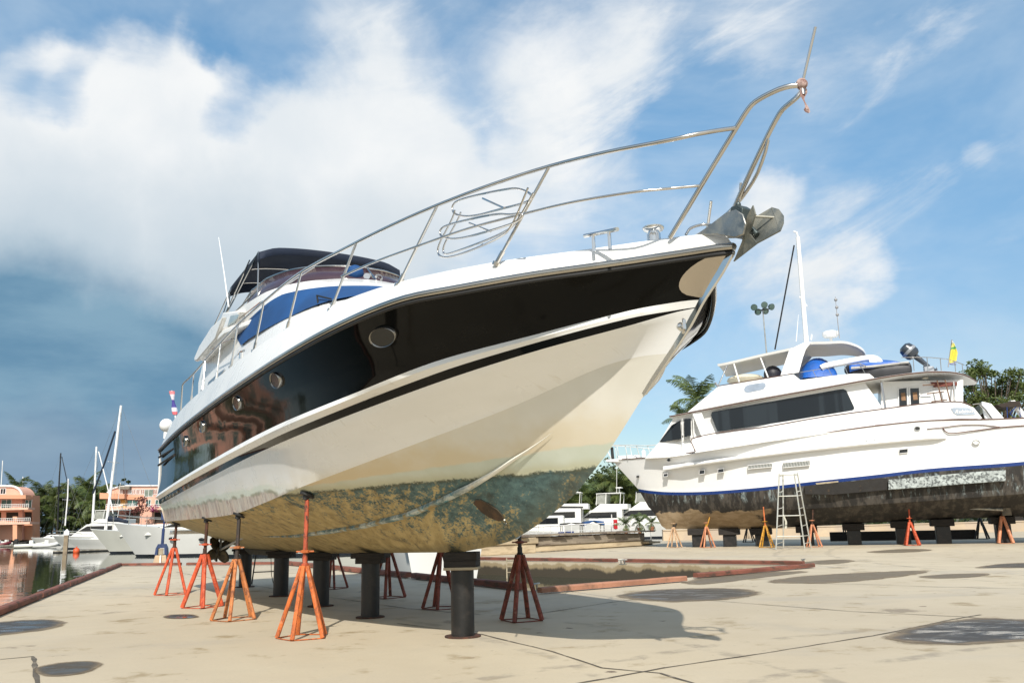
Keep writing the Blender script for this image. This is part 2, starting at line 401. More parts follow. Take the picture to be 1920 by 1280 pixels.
PUDL = puddle_mat('damp_concrete', (.17, .138, .095), .5)
def puddle(px, label, mat=None, z=.006, grow=1.0):
    P = [gnd(x, y) for x, y in px]; c = sum(P, Vector())/len(P)
    P = [c+(p-c)*1.12*grow for p in P]
    k = len(P); M = 48; rim = []
    for i in range(M):
        f = i/M*k; a = int(f); u = f-a; p0, p1, p2, p3 = P[(a-1) % k], P[a % k], P[(a+1) % k], P[(a+2) % k]
        q = .5*((2*p1)+(p2-p0)*u+(2*p0-5*p1+4*p2-p3)*u*u+(3*p1-p0-3*p2+p3)*u**3); rim.append(q-c)
    rows = []; val = []
    for s in (1.0, .93, .85, .75, .6, .4, .2, .02):
        rows.append([(p.x*s, p.y*s, 0) for p in rim]); val += [min(1, (1-s)*3.3)]*M
    b = MB(); b.grid(rows, close=True); b.add([], [])
    o = b.build('puddle', mat or PUD, None, smooth=False, weld=False, recalc=False)
    at_ = o.data.attributes.new('rim', 'FLOAT', 'POINT'); at_.data.foreach_set('value', val)
    bm = bmesh.new(); bm.from_mesh(o.data); bmesh.ops.recalc_face_normals(bm, faces=bm.faces); bm.to_mesh(o.data); bm.free()
    if o.data.polygons[0].normal.z < 0: o.data.flip_normals()
    o.location = (c.x, c.y, z)
    tag(o, label, 'puddle', 'wet patches on the concrete yard'); return o
puddle([(1670, 1195), (1740, 1172), (1830, 1160), (1925, 1164), (1990, 1178), (1960, 1196), (1840, 1206), (1730, 1206)], 'large dark wet puddle with a shiny middle, nearest on the right', PUDW)
puddle([(70, 1253), (110, 1243), (165, 1240), (190, 1246), (160, 1260), (110, 1267), (75, 1263)], 'small brown puddle beside the short crack at the lower left')
puddle([(-60, 1176), (20, 1164), (95, 1162), (118, 1169), (70, 1182), (-40, 1192)], 'grey puddle cut off by the left edge near the quay', PUDW)
puddle([(1165, 1118), (1230, 1106), (1350, 1103), (1420, 1110), (1370, 1122), (1250, 1127)], 'dark oily puddle in front of the loose red timber')
puddle([(1450, 1090), (1520, 1079), (1650, 1072), (1735, 1070), (1690, 1080), (1560, 1092)], 'long damp patch right of the red timber end', PUDL)
puddle([(1725, 1081), (1780, 1076), (1850, 1075), (1830, 1081), (1760, 1084)], 'narrow olive damp patch lying right of the long patch', PUDL)
puddle([(1835, 1064), (1890, 1056), (1990, 1056), (1980, 1063), (1880, 1064)], 'dark wet streak at the right edge of the yard', PUD)
puddle([(308, 1156), (325, 1152), (360, 1152), (372, 1156), (350, 1159), (318, 1159)], 'tiny round puddle beside the orange stands', PUDW)
puddle([(1290, 1091), (1340, 1080), (1450, 1072), (1510, 1072), (1430, 1082), (1330, 1094)], 'wet stain along the foot of the red timber by the basin', PUDL)
puddle([(1630, 1034), (1690, 1029), (1745, 1030), (1720, 1034), (1660, 1036)], 'thin damp streak near the bright red stand', PUDL)
puddle([(1500, 1055), (1560, 1049), (1600, 1051), (1560, 1057)], 'damp patch past the tip of the red timbers', PUDL)
# ------------------------------------------------------------------ timbers and pipe along the quay edges
REDT = pm('red_timber', (.215, .075, .048), .8, 0, col2=(.085, .048, .033), scale=3.2, lo=.48, hi=.66, var=.2, bump=.3, bscale=22, stretch=(1, 1, 3))
PINKT = pm('faded_red_timber', (.36, .17, .105), .75, 0, col2=(.20, .11, .07), scale=3.0, lo=.5, hi=.68, var=.15, bump=.3, bscale=22)
def timber(a, b, label, h=.13, w=.15, mat=None, z=0.02, inset=0.0, name='edge_timber', n_=1):
    d = (b-a); L = d.length; d.normalize()
    o = MB(); k = max(2, int(L/.5)); rows = []
    for j in range(k+1):
        x = L*j/k; jy = random.uniform(-.008, .008); ch = .022
        prof = [(-w/2+jy, 0), (w/2+jy, 0), (w/2+jy, h-ch), (w/2-ch+jy, h+random.uniform(-.006, .004)), (-w/2+ch+jy, h+random.uniform(-.006, .004)), (-w/2+jy, h-ch)]
        rows.append([(x, y, zz) for y, zz in prof])
    o.grid(rows, close=True); m = len(rows[0]); T = len(o.v)
    o.f.append(list(range(m))); o.m.append(0); o.f.append(list(range(T-m, T))); o.m.append(0)
    ob = o.build(name, mat or REDT, None, angle=30)
    ob.location = (a.x, a.y, z); ob.rotation_euler = (0, 0, math.atan2(d.y, d.x))
    return tag(ob, label, 'timber', 'red timbers edging the quay')
def along(a, b, t): return a+(b-a)*t
dl = (C1-q0).normalized(); qa = q0-dl*7.5; Lq = (C1-qa).length
cuts = [0, .20, .385, .52, .66, .80, 1.0]
segl = ['nearest red edge timber beside the water, cut by the left frame edge', 'red edge timber second along the left quay', 'red edge timber halfway along the left quay', 'weathered red timber past the middle of the left quay', 'red edge timber close to the far left corner', 'last red timber before the left quay corner']
inn = Vector((-dl.y, dl.x, 0)); inn = -inn if inn.x < 0 else inn
for i in range(6):
    timber(along(qa, C1, cuts[i])+dl*.06+inn*.1, along(qa, C1, cuts[i+1])-dl*.06+inn*.1, segl[i], h=.10, w=.15)
def edge_in(a, b):
    d = (b-a).normalized(); n_ = Vector((-d.y, d.x, 0)); return n_
e = edge_in(C1, C2)
timber(along(C1, C2, .02)-e*.1, along(C1, C2, .40)-e*.1, 'red timber on the back edge of the quay by the blue post', h=.09)
timber(along(C1, C2, .44)-e*.1, along(C1, C2, .98)-e*.1, 'red timber on the back quay edge behind the black pillars', h=.09)
e = edge_in(C2, C3)
for i, (t0, t1, lb) in enumerate([(.01, .34, 'round red timber on the basin edge behind the propeller side pillars'), (.36, .66, 'brown red timber on the basin edge between the port side stands'), (.68, .985, 'brown timber on the basin edge behind the foremost black pillar')]):
    a, b = along(C2, C3, t0)-e*.12, along(C2, C3, t1)-e*.12
    timber(a, b, lb, h=.12, w=.15, mat=REDT)
timber(gnd(1012, 1113), gnd(1284, 1090), 'long faded red timber lying along the near side of the basin', h=.095, w=.13, mat=PINKT)
timber(gnd(1305, 1084), gnd(1524, 1064), 'chipped red timber reaching to the right hand tip of the basin', h=.09, w=.13, mat=REDT)
e = edge_in(C4, C5)
timber(along(C4, C5, .02)-e*.1, along(C4, C5, .40)-e*.1, 'right half of the long red timber on the far basin edge', h=.10)
timber(along(C4, C5, .42)-e*.1, along(C4, C5, .97)-e*.1, 'left half of the long red timber on the far basin edge', h=.10)
# mooring fittings at joints
def ringbolt(p, label):
    r = thing('mooring_cleat', label, 'cleat', p, random.uniform(0, 3), 'steel fittings on the quay edge')
    b = MB(); b.box(-.10, .10, -.05, .05, 0, .02); b.build('base_plate', GALV, r, smooth=False)
    b = MB(); b.tube([(-.05, 0, .02), (-.05, 0, .13)], .016); b.tube([(.05, 0, .02), (.05, 0, .13)], .016); b.tube([(-.13, 0, .13), (.13, 0, .135)], .015); b.build('horn', GALV, r)
ringbolt(gnd(1004, 1109)+Vector((.0, .05, 0)), 'steel cleat at the near corner of the basin between two timbers')
ringbolt(gnd(1168, 1058), 'steel cleat on the middle of the far basin edge')
ringbolt(gnd(1507, 1058), 'steel cleat at the right hand tip of the basin')
ringbolt(gnd(75, 1119), 'steel cleat at the nearest gap in the left quay timbers')
ringbolt(gnd(146, 1090), 'steel cleat halfway along the left quay timbers')
ringbolt(gnd(192, 1074), 'steel cleat near the far end of the left quay timbers')
# low wall behind the white yacht
mb = MB(); a, b = gnd(1243, 1013), gnd(2000, 993); d = (b-a); c = (a+b)/2
mb.obox((c.x, c.y), d, d.length/2, .12, 0, .55); mb.obox((c.x, c.y), d, d.length/2, .16, .552, .62)
o = mb.build('boundary_wall', pm('sand_wall', (.50, .40, .28), .85, 0, col2=(.40, .33, .26), scale=.8, var=.12, bump=.1), None, smooth=False)
tag(o, 'low sand coloured wall running behind the raised white yacht', 'wall')
# ------------------------------------------------------------------ the black and white motor yacht on its stands
U_ = Vector((.49697, -.86777, 0)); ST = Vector((-.86777, -.49697, 0)); P0 = Vector((-.61, 9.7, 0))
BRZ = math.atan2(U_.y, U_.x)
def onpl(x, y, b):
    """(s, z) in the yacht's own frame of what is seen at a photo point, for a known half-breadth b"""
    d = ray(x, y); t = ((P0+ST*b-EYE).dot(ST))/d.dot(ST); p = EYE+d*t
    return (p-P0).dot(U_), p.z
def L(x, y, b): s, z = onpl(x, y, b); return Vector((s, -b, z))
def BW(s, b, z): return P0+U_*s+ST*b+Vector((0, 0, z))
def project(p):
    v = p-EYE; zc = v.dot(FW); return 960+CF*v.dot(RT)/zc, 640-CF*v.dot(UP)/zc
GUN = [(-10.5, 1.72, 3.16), (-9.8, 1.77, 3.28), (-7.7, 1.85, 3.39), (-5.5, 1.88, 3.42), (-3.5, 1.88, 3.43), (-2.1, 1.86, 3.44), (-.6, 1.83, 3.41), (.65, 1.74, 3.37), (1.8, 1.5, 3.34), (2.83, 1.05, 3.30), (3.42, .60, 3.29), (3.95, .245, 3.27), (4.26, .085, 3.235), (4.38, 0, 3.21)]
SHE = [(-10.5, 1.84, 2.86), (-7.4, 1.98, 2.89), (-4.6, 2.03, 2.92), (-2.1, 2.03, 2.95), (.1, 1.97, 2.98), (1.45, 1.84, 3.01), (2.25, 1.62, 3.05), (2.70, 1.34, 3.06), (3.2, .94, 3.085), (3.69, .50, 3.10), (4.10, .20, 3.10), (4.35, .065, 3.09), (4.44, 0, 3.085)]
BAN = [(-10.5, 1.83, 1.955), (-7.5, 1.89, 2.08), (-4.3, 1.90, 2.21), (-1.25, 1.80, 2.36), (1.1, 1.58, 2.455), (2.03, 1.22, 2.60), (2.85, .72, 2.71), (3.56, .27, 2.80), (3.93, .075, 2.805), (4.10, 0, 2.79)]
STT = [(-10.5, 1.80, 1.845), (-7.0, 1.86, 1.985), (-4.4, 1.86, 2.09), (-2.0, 1.82, 2.19), (-.3, 1.76, 2.26), (1.95, 1.18, 2.51), (2.82, .71, 2.645), (3.55, .27, 2.74), (3.87, .08, 2.75), (4.05, 0, 2.745)]
STB = [(-10.5, 1.77, 1.757), (-7.0, 1.83, 1.89), (-4.4, 1.83, 2.005), (-2.15, 1.78, 2.12), (.05, 1.65, 2.225), (1.87, 1.14, 2.44), (2.80, .70, 2.58), (3.53, .25, 2.69), (3.86, .078, 2.735), (4.045, 0, 2.74)]
CHI = [(-10.5, 1.66, 1.40), (-7.4, 1.66, 1.40), (-4.1, 1.62, 1.42), (-2.5, 1.57, 1.53), (-1.2, 1.50, 1.655), (-.2, 1.30, 1.79), (.95, .955, 1.985), (2.11, .52, 2.22), (3.0, .20, 2.44), (3.4, .085, 2.475), (3.70, 0, 2.455)]
KEE = [(-10.5, .79), (-5, .80), (-2.9, .84), (0, .90), (.79, .98), (1.13, 1.03), (1.55, 1.15), (1.99, 1.31), (2.3, 1.44), (2.57, 1.61), (2.81, 1.76), (3.13, 2.01), (3.43, 2.25), (3.75, 2.48)]
NT = 84
TT = [1-(1-i/NT)**1.45 for i in range(NT+1)]
def panel(A, B, t, f): return cr(A, t)*(1-f)+cr(B, t)*f
def keelz(s): return lerp1(KEE, s, 1)
def bottom(t, f):
    c = cr(CHI, t); k = np.array((c[0], 0, keelz(c[0])))
    p = c*(1-f)+k*f; p[1] -= .05*math.sin(math.pi*f)*min(1, c[1]); return p
def sgn(p, sd): return (p[0], -sd*p[1], p[2])

def hull_top_mat():
    m, t = nt('white_topside'); n = N(t); o = n.obj(); x, y, z = n.sep(o)
    wob = n.lin(n.noise(o, 2.2, 4), .3, .7, -.03, .03); zz = n.math('ADD', z, wob)
    c = n.mix(n.ss(n.noise(n.mapping(o, (.35, 1, 2.5)), 1.6, 5, .6), .35, .7), (.82, .82, .80), (.86, .86, .845))
    low = n.math('MULTIPLY', n.ss(zz, 1.98, 1.62), n.ss(n.noise(n.mapping(o, (.6, 1, 1.5)), 2.5, 5, .6), .3, .65))
    c = n.mix(n.math('MULTIPLY', low, .45), c, (.66, .59, .41))
    aft = n.ss(x, -1.2, -2.6)
    aq = n.math('MULTIPLY', n.math('MULTIPLY', n.ss(zz, 1.75, 1.70), aft), .7)
    c = n.mix(aq, c, (.60, .66, .55))
    scr = n.noise(n.mapping(o, (3.2, 1, .7)), 2.6, 6, .7)
    pk = n.mix(n.ss(scr, .35, .62), (.60, .55, .46), (.33, .24, .20))
    pk = n.mix(n.ss(n.noise(n.mapping(o, (1.5, 1, .6)), 5, 4), .50, .60), pk, (.56, .47, .38))
    c = n.mix(n.math('MULTIPLY', n.ss(zz, 1.655, 1.615), .95), c, pk)
    edge = n.math('MULTIPLY', n.ss(zz, 1.60, 1.635), n.ss(zz, 1.68, 1.645))
    c = n.mix(n.math('MULTIPLY', n.math('MULTIPLY', edge, .7), n.ss(n.noise(o, 3, 4), .4, .6)), c, (.20, .19, .10))
    run = n.noise(n.mapping(o, (6, 1, .35)), 3, 5, .65)
    c = n.mix(n.math('MULTIPLY', n.ss(run, .60, .76), .30), c, (.45, .38, .24))
    n.bsdf(c, n.lin(n.noise(o, 3, 3), .3, .7, .24, .4), 0, None, .25); return m
def hull_bot_mat():
    m, t = nt('fouled_bottom'); n = N(t); o = n.obj(); x, y, z = n.sep(o)
    zz = n.math('ADD', z, n.lin(n.noise(o, 3.0, 5, .6), .3, .7, -.013, .013))
    wl = n.math('ADD', n.lin(x, -2, 2.6, 1.60, 1.655), 0)
    h = n.math('SUBTRACT', zz, wl)
    # above the waterline: cream gelcoat, ochre scum, pale aqua band
    cream = n.mix(n.ss(n.noise(o, 1.3, 4), .35, .65), (.69, .665, .585), (.74, .72, .65))  # stained cream, also toned down for the shade below the chine
    ochre = n.math('MULTIPLY', n.ss(n.math('ADD', h, n.lin(n.noise(n.mapping(o, (.8, 1, 1.4)), 1.6, 5, .6), .3, .7, -.16, .16)), .52, .12), n.lin(x, -1, 3.2, .95, .45))
    cream = n.mix(n.math('MULTIPLY', ochre, .85), cream, (.62, .49, .26))
    bw = n.lin(x, -1.5, 2.6, .035, .19)
    hb = n.math('SUBTRACT', h, bw)
    aqc = n.mix(n.ss(n.noise(o, 2.5, 4), .35, .65), (.55, .59, .49), (.60, .64, .55))
    aqc = n.mix(n.math('MULTIPLY', n.ss(h, .10, .0), .6), aqc, (.46, .43, .25))
    up = n.mix(n.ss(hb, .012, -.012), cream, aqc)
    # antifouling: dark teal with scraped ochre growth
    st = n.mapping(o, (1.0, 1.0, 1.0), (0, R(32), 0)); st2 = n.mapping(st, (.45, 1, 2.0))
    a = n.noise(st2, 2.6, 8, .68, .7); b = n.noise(n.mapping(o, (1.0, 1.4, 1.6)), 6.5, 7, .72, .4); fine = n.noise(n.mapping(o, (1, 1.5, 1.6)), 26, 5, .7)
    b2 = n.noise(n.mapping(st, (.8, 1.4, 2.0)), 15, 6, .75, .3); k = n.math('ADD', n.math('MULTIPLY', a, .50), n.math('ADD', n.math('MULTIPLY', b, .34), n.math('MULTIPLY', b2, .26)))
    bow = n.lin(x, -2.0, 2.2, .085, -.060)
    k = n.math('ADD', k, bow); k = n.math('ADD', k, n.lin(h, -.75, -.02, .055, -.06)); k = n.math('ADD', k, n.lin(fine, .3, .7, -.07, .07))
    gold = n.mix(n.ss(n.noise(st2, 5.5, 6, .65), .3, .7), (.33, .245, .10), (.52, .405, .19))
    teal = n.mix(n.ss(b, .3, .66), (.038, .070, .072), (.105, .185, .18))
    teal = n.mix(n.math('MULTIPLY', n.ss(fine, .56, .7), .55), teal, (.19, .27, .24))
    pa = n.mix(n.ss(k, .50, .585), teal, gold)
    pa = n.mix(n.math('MULTIPLY', n.ss(n.noise(st2, 2.3, 8, .74, 1.4), .52, .65), .58), pa, (.060, .055, .036))
    pa = n.mix(n.math('MULTIPLY', n.ss(x, -6.0, -9.5), .6), pa, (.30, .255, .14))
    kl = n.ss(n.math('ABSOLUTE', y), .17, .03)
    pa = n.mix(n.math('MULTIPLY', kl, .5), pa, (.075, .07, .04))
    pa = n.mix(n.math('MULTIPLY', n.ss(h, -.05, .0), n.ss(n.noise(o, 5, 4), .35, .55)), pa, (.07, .075, .045))
    c = n.mix(n.ss(n.math('ADD', h, n.lin(fine, .3, .7, -.016, .016)), .014, -.014), up, pa)
    rg = n.lin(n.ss(h, .0, .05), 0, 1, .78, .42)
    n.bsdf(c, rg, 0, n.bump(n.math('MULTIPLY', n.math('ADD', a, fine), n.ss(h, .02, -.02)), .25, .01)); return m
def black_hull_mat():
    m, t = nt('black_gelcoat'); n = N(t); o = n.obj()
    w = n.noise(n.mapping(o, (.8, .8, 1.1)), 1.3, 3, .5)
    c = n.mix(n.ss(n.noise(n.mapping(o, (.4, 1, 2)), 3, 5), .4, .7), (.0030, .0034, .0034), (.0050, .0054, .0052))
    n.bsdf(c, .055, 0, n.bump(w, .16, .03), 0.0, ior=1.24); return m
BLKGEL = black_hull_mat(); TOPM = hull_top_mat(); BOTM = hull_bot_mat()

yacht = thing('motor_yacht', 'black and white motor yacht propped on pillars and orange stands, bow towards the viewer', 'yacht', P0, BRZ)
hb = MB()
for sd in (1, -1):
    def pan(A, B, k, mi, bulge=0.0):
        rows = []
        for t in TT:
            r = []
            for j in range(k+1):
                f = j/k; p = panel(A, B, t, f)
                p[1] = max(0, p[1]-bulge*math.sin(math.pi*f)*min(1, p[1]*1.2)); r.append(sgn(p, sd))
            rows.append(r)
        hb.mat(mi); hb.grid(rows)
    pan(SHE, BAN, 7, 1, .03)
    # moulded ledge between the black band and the pinstripe
    rows = []
    for t in TT:
        a, b = cr(BAN, t), cr(STT, t); k = min(1, max(0, (4.0-a[0])/2.2)); m_ = a*.42+b*.58; m_[1] += .055*k
        rows.append([sgn(a, sd), sgn(m_, sd), sgn(b, sd)])
    hb.mat(0); hb.grid(rows)
    pan(STT, STB, 1, 1); pan(STB, CHI, 6, 0, .02)
    rows = [[sgn(bottom(t, j/9), sd) for j in range(10)] for t in TT]
    hb.mat(2); hb.grid(rows)
# transom
tr = []
for A in (SHE, BAN, STB, CHI): tr.append(cr(A, 0))
for f in (.33, .66, 1): tr.append(bottom(0, f))
poly = [sgn(p, 1) for p in tr]+[sgn(p, -1) for p in tr[:-1]][::-1]
hb.mat(0); hb.add(poly, [tuple(range(len(poly)))])
hull = hb.build('hull', [TOPM, BLKGEL, BOTM], yacht, angle=24)
# bulwark, deck
b = MB()
for sd in (1, -1):
    rows = []
    for t in TT:
        s_, g = cr(SHE, t), cr(GUN, t); top = g.copy(); inn_ = g.copy(); inn_[1] = max(0, g[1]-.10); inn_[2] += .012
        rd = g*.9+s_*.1; rd[1] = g[1]*.97+s_[1]*.03+.012*min(1, g[1]*5)
        s2 = s_.copy(); s2[2] += .03
        low = inn_.copy(); low[1] = max(0, low[1]-.02); low[2] -= .18
        rows.append([sgn(s2, sd), sgn(s2*.5+g*.5+np.array((0, .012*min(1, g[1]*5), 0)), sd), sgn(rd, sd), sgn(top, sd), sgn(inn_, sd), sgn(low, sd)])
    b.grid(rows)
b.build('bulwark', WHITE, yacht, angle=50)
b = MB(); rows = []
for t in TT[:-1]:
    g = cr(GUN, t); w_ = max(.001, g[1]-.11); rows.append([(g[0], -w_*k, g[2]-.16+.10*(1-k*k)) for k in (1, .75, .5, .25, 0, -.25, -.5, -.75, -1)])
b.grid(rows); b.build('deck', WHITE, yacht)
def line_tube(curve, r, name, mat, off=0.0, dz=0.0, t0=0, t1=1, n=90, flat=1.0, both=True, parent=None):
    b = MB()
    for sd in ((1, -1) if both else (1,)):
        pts = []
        for i in range(n+1):
            x = t0+(t1-t0)*i/n; p = cr(curve, 1-(1-x)**1.45); p[1] += off*min(1, p[1]*4); p[2] += dz; pts.append(sgn(p, sd))
        b.tube(pts, r, 10)
    return b.build(name, mat, parent or yacht, angle=60)
line_tube(SHE, .030, 'rub_rail', pm('rub_rail_steel', (.50, .47, .42), .17, 1.0, var=.1, scale=4), off=.012, dz=.012)
line_tube(SHE, .016, 'rub_rail_gasket', BLACKRUB, off=.008, dz=-.034)
# strakes on the bottom
def strake(name, SB, w=.05):
    b = MB()
    for sd in (1, -1):
        rows = []
        k = len(SB)
        for i in range(41):
            x = i/40*(k-1); a = min(k-2, int(x)); u = x-a
            s = SB[a][0]*(1-u)+SB[a+1][0]*u; bb = SB[a][1]*(1-u)+SB[a+1][1]*u
            # find the hull height at (s, bb)
            cb = lerp1(CHI, s, 1); cz = lerp1(CHI, s, 2); kz = keelz(s); f = min(1, max(0, 1-bb/max(cb, .01)))
            z = cz*(1-f)+kz*f
            ww = w*min(1, .03+i/14, (40-i)/6+.02)
            q = ww/w; rows.append([sgn((s, bb-.004+.014*q, z+.03*q), sd), sgn((s, bb-.004+ww*.9, z-.005*q), sd), sgn((s, bb-.004+ww*.25, z-ww*.75), sd), sgn((s, bb-.006-ww*.6, z-.03*q), sd)])
        b.grid(rows)
    return b.build(name, BOTM if name == 'chine_strake' else STRK, yacht, angle=25)
m, t = nt('scuffed_strake'); n = N(t); o = n.obj(); z = n.sep(o)[2]; f = n.noise(n.mapping(o, (.7, 1, 1)), 7, 7, .68)
c = n.mix(n.ss(f, .40, .60), (.48, .52, .47), (.10, .16, .16)); c = n.mix(n.ss(n.noise(o, 17, 4), .55, .65), c, (.03, .20, .26)); c = n.mix(n.ss(n.noise(o, 5, 5), .52, .64), c, (.30, .22, .09))
c = n.mix(n.ss(n.math('ADD', z, n.lin(f, .3, .7, -.10, .10)), 1.50, 1.66), c, (.80, .78, .70)); n.bsdf(c, .6, 0, n.bump(f, .2, .01)); STRK = m
strake('spray_strake', [(2.36, .265), (1.8, .365), (.95, .497), (.12, .575), (-.95, .65), (-2.85, .71), (-6, .76)], .033)
# ---- stainless bow plates and stem band
b = MB()
for sd in (1, -1):
    rows = []
    for i in range(13):
        v = .06+.90*i/12; vv = (v-.51)/.45; w_ = .0185*math.sqrt(max(.02, 1-vv*vv))
        r = []
        for j in range(9):
            t = 1-w_*(1-j/8) ; p = panel(SHE, BAN, t, v); p[0] += .006; p[1] += .007 if j < 8 else 0; r.append(sgn(p, sd))
        rows.append(r)
    b.grid(rows)
b.build('bow_plate', pm('plate_steel', (.60, .54, .46), .22, 1.0, var=.08, scale=4, col2=(.46, .40, .32), lo=.5, hi=.8), yacht, angle=60)
b = MB(); rows = []
stem = [(4.44, 3.06), (4.3, 2.93), (4.12, 2.80), (4.06, 2.75), (3.95, 2.64), (3.75, 2.48), (3.5, 2.30), (3.35, 2.19)]
for i in range(25):
    x = i/24*(len(stem)-1); a = min(len(stem)-2, int(x)); u = x-a
    s = stem[a][0]*(1-u)+stem[a+1][0]*u; z = stem[a][1]*(1-u)+stem[a+1][1]*u; w_ = .017*(1-.5*i/24)
    rows.append([(s-.035, -w_, z+.012), (s+.014, -.012, z-.008), (s+.018, 0, z-.012), (s+.014, .012, z-.008), (s-.035, w_, z+.012)])
b.grid(rows); b.build('stem_band', CHROME, yacht, angle=50)
# bow eye
b = MB(); q = L(1277, 612, .10); b.tube([q+Vector((.03, 0, .05)), q+Vector((.07, -.03, .03)), q+Vector((.07, -.03, -.03)), q+Vector((.02, 0, -.05))], .013); b.sphere((q.x, q.y, q.z), .035, 8); b.build('bow_eye', CHROME, yacht)

# ---- portholes
_G = {}
def hit_fn(fn, key, px, py, t0=0.0, t1=1.0):
    """(t, v) on a hull panel whose point lies on the sight line through a photo point"""
    if key not in _G:
        P = [(t0+(t1-t0)*i/90, j/12) for i in range(91) for j in range(13)]
        _G[key] = [(project(BW(*fn(t, v))), t, v) for t, v in P]
    q, t, v = min(_G[key], key=lambda k: (k[0][0]-px)**2+(k[0][1]-py)**2)
    for _ in range(12):
        q = project(BW(*fn(t, v))); qt = project(BW(*fn(min(1, t+.002), v))); qv = project(BW(*fn(t, v+.01)))
        J = np.array([[(qt[0]-q[0])/.002, (qv[0]-q[0])/.01], [(qt[1]-q[1])/.002, (qv[1]-q[1])/.01]])
        try: d = np.linalg.solve(J, np.array([px-q[0], py-q[1]]))
        except Exception: break
        t = min(.997, max(.003, t+max(-.03, min(.03, float(d[0]))))); v = min(1, max(0, v+max(-.1, min(.1, float(d[1])))))
    return t, v
def hit(px, py, A, B): return hit_fn(lambda t, v: panel(A, B, t, v), 'band', px, py)
def frame_on(A, B, t, v, fn=None):
    fn = fn or (lambda t, v: panel(A, B, t, v))
    p = fn(t, v); du = fn(t+.004, v)-fn(t-.004, v); dv = fn(t, v+.03)-fn(t, v-.03)
    f3 = lambda q: Vector((q[0], -q[1], q[2]))
    u = f3(du).normalized(); w = f3(dv); w = (w-u*w.dot(u)).normalized(); nn = u.cross(w)
    if nn.y > 0: nn = -nn
    return f3(p), u, w, nn
PORTGL = pm('port_glass', (.006, .007, .006), .10, 0, var=.1)
for i, (px, py, a_, h_, lb) in enumerate([(717, 632, .168, .094, 'large oval porthole'), (516, 713, .155, .092, None), (443, 756, .155, .092, None), (378, 800, .15, .09, None), (346, 827, .15, .09, None)]):
    t, v = hit(px, py, SHE, BAN); c, u, w, nn = frame_on(SHE, BAN, t, v)
    ring = lambda k, o_: [c+u*math.cos(q)*a_*k+w*math.sin(q)*h_*k+nn*o_ for q in [2*math.pi*j/28 for j in range(28)]]
    b = MB(); b.grid([ring(1.0, -.03), ring(1.0, .008), ring(.96, .014), ring(.91, .010), ring(.87, -.01)], close=True)
    po = b.build('porthole', pm('port_rim', (.30, .29, .27), .2, 1.0), yacht, angle=60)
    b = MB(); r_ = ring(.90, .002); b.add(r_, [tuple(range(28))]); b.build('pane', PORTGL, po, smooth=False)
# engine room vents on the quarter
for k, (x0, y0, x1, y1) in enumerate([(300, 844, 327, 826), (299, 857, 327, 841), (298, 872, 328, 852)]):
    pts = [L(x0, y0, 1.86), L(x1, y1, 1.90)]; u = (pts[1]-pts[0]); 
    b = MB()
    for q in (0,): b.tube([pts[0]+Vector((0, -.01, 0)), pts[0]*.5+pts[1]*.5+Vector((0, -.012, 0)), pts[1]+Vector((0, -.01, 0))], .022, 6)
    b.build('vent_louvre', BLACKRUB, yacht)
# badge of pale scrolls on the pinstripe, aft
BADGE = pm('badge_metal', (.42, .41, .36), .3, .8)
for (x, y) in [(306, 938), (313, 933), (320, 930), (326, 927), (333, 922), (348, 915), (356, 911)]:
    q = L(x, y, 1.835); b = MB()
    b.tube([q+Vector((-.10, -.012, -.025)), q+Vector((-.03, -.014, .028)), q+Vector((.04, -.014, -.02)), q+Vector((.12, -.014, .03))], .008, 5)
    b.build('badge_scroll', BADGE, yacht)
# small deck drains
for (x, y) in [(380, 893), (408, 875), (437, 858)]:
    q = L(x, y, 1.81); b = MB(); b.lathe([(.02, 0), (.022, .012), (.012, .02)], q+Vector((0, .0, 0)), 10, (0, -1, 0)); b.build('drain', CHROME, yacht)
# bow thruster tunnel
def hitb(px, py): return hit_fn(bottom, 'bottom', px, py, .4, .99)
t, v = hitb(917, 955); c, u, w, nn = frame_on(None, None, t, v, bottom)
pix = [(888, 942), (892, 935), (902, 935), (918, 943), (934, 954), (945, 966), (946, 974), (936, 976), (918, 969), (902, 958)]
edge = []
for x, y in pix:
    t2, v2 = hitb(x, y); p = bottom(t2, v2); edge.append(Vector((p[0], -p[1], p[2])))
cc = sum(edge, Vector())/len(edge)
b = MB(); b.grid([[p+nn*.008 for p in edge], [cc+(p-cc)*.94+nn*.012 for p in edge], [cc+(p-cc)*.90-nn*.02 for p in edge]], close=True)
b.mat(1); b.grid([[cc+(p-cc)*.93+nn*.0125 for p in edge], [cc+(p-cc)*.6+nn*.0128 for p in edge], [cc+(p-cc)*.05+nn*.013 for p in edge]], close=True)
b.build('thruster_tunnel', [pm('tunnel_lip', (.09, .075, .05), .8), pm('tunnel_dark', (.045, .026, .012), .75, 0, col2=(.085, .045, .02), scale=5, var=.2)], yacht, angle=60)
# propeller, shaft, strut, rudder
prop = MB(); pc = Vector((-10.15, -.62, .80))
prop.lathe([(.0, -.10), (.05, -.08), (.065, .06), (.05, .14)], pc, 14, (1, 0, 0))
for k in range(4):
    a0 = 2*math.pi*k/4+.6; rows = []
    for i in range(9):
        r_ = .05+.25*i/8; wd = .17*math.sin(math.pi*min(1, .22+.70*i/8))**.8; r = []
        for j in range(5):
            q = (j/4-.5)*2; ang = a0+q*wd/max(r_, .11)*.62; r.append(pc+Vector((q*.075*(1-.4*i/8)+.02, math.cos(ang)*r_, math.sin(ang)*r_)))
        rows.append(r)
    prop.grid(rows)
prop.build('propeller', pm('bronze', (.10, .085, .055), .5, .7, col2=(.05, .045, .035), scale=9, var=.2), yacht, solid=.012)
b = MB(); b.tube([pc+Vector((.1, 0, 0)), Vector((-7.9, -.62, 1.06))], .024, 10); b.build('propeller_shaft', GALV, yacht)
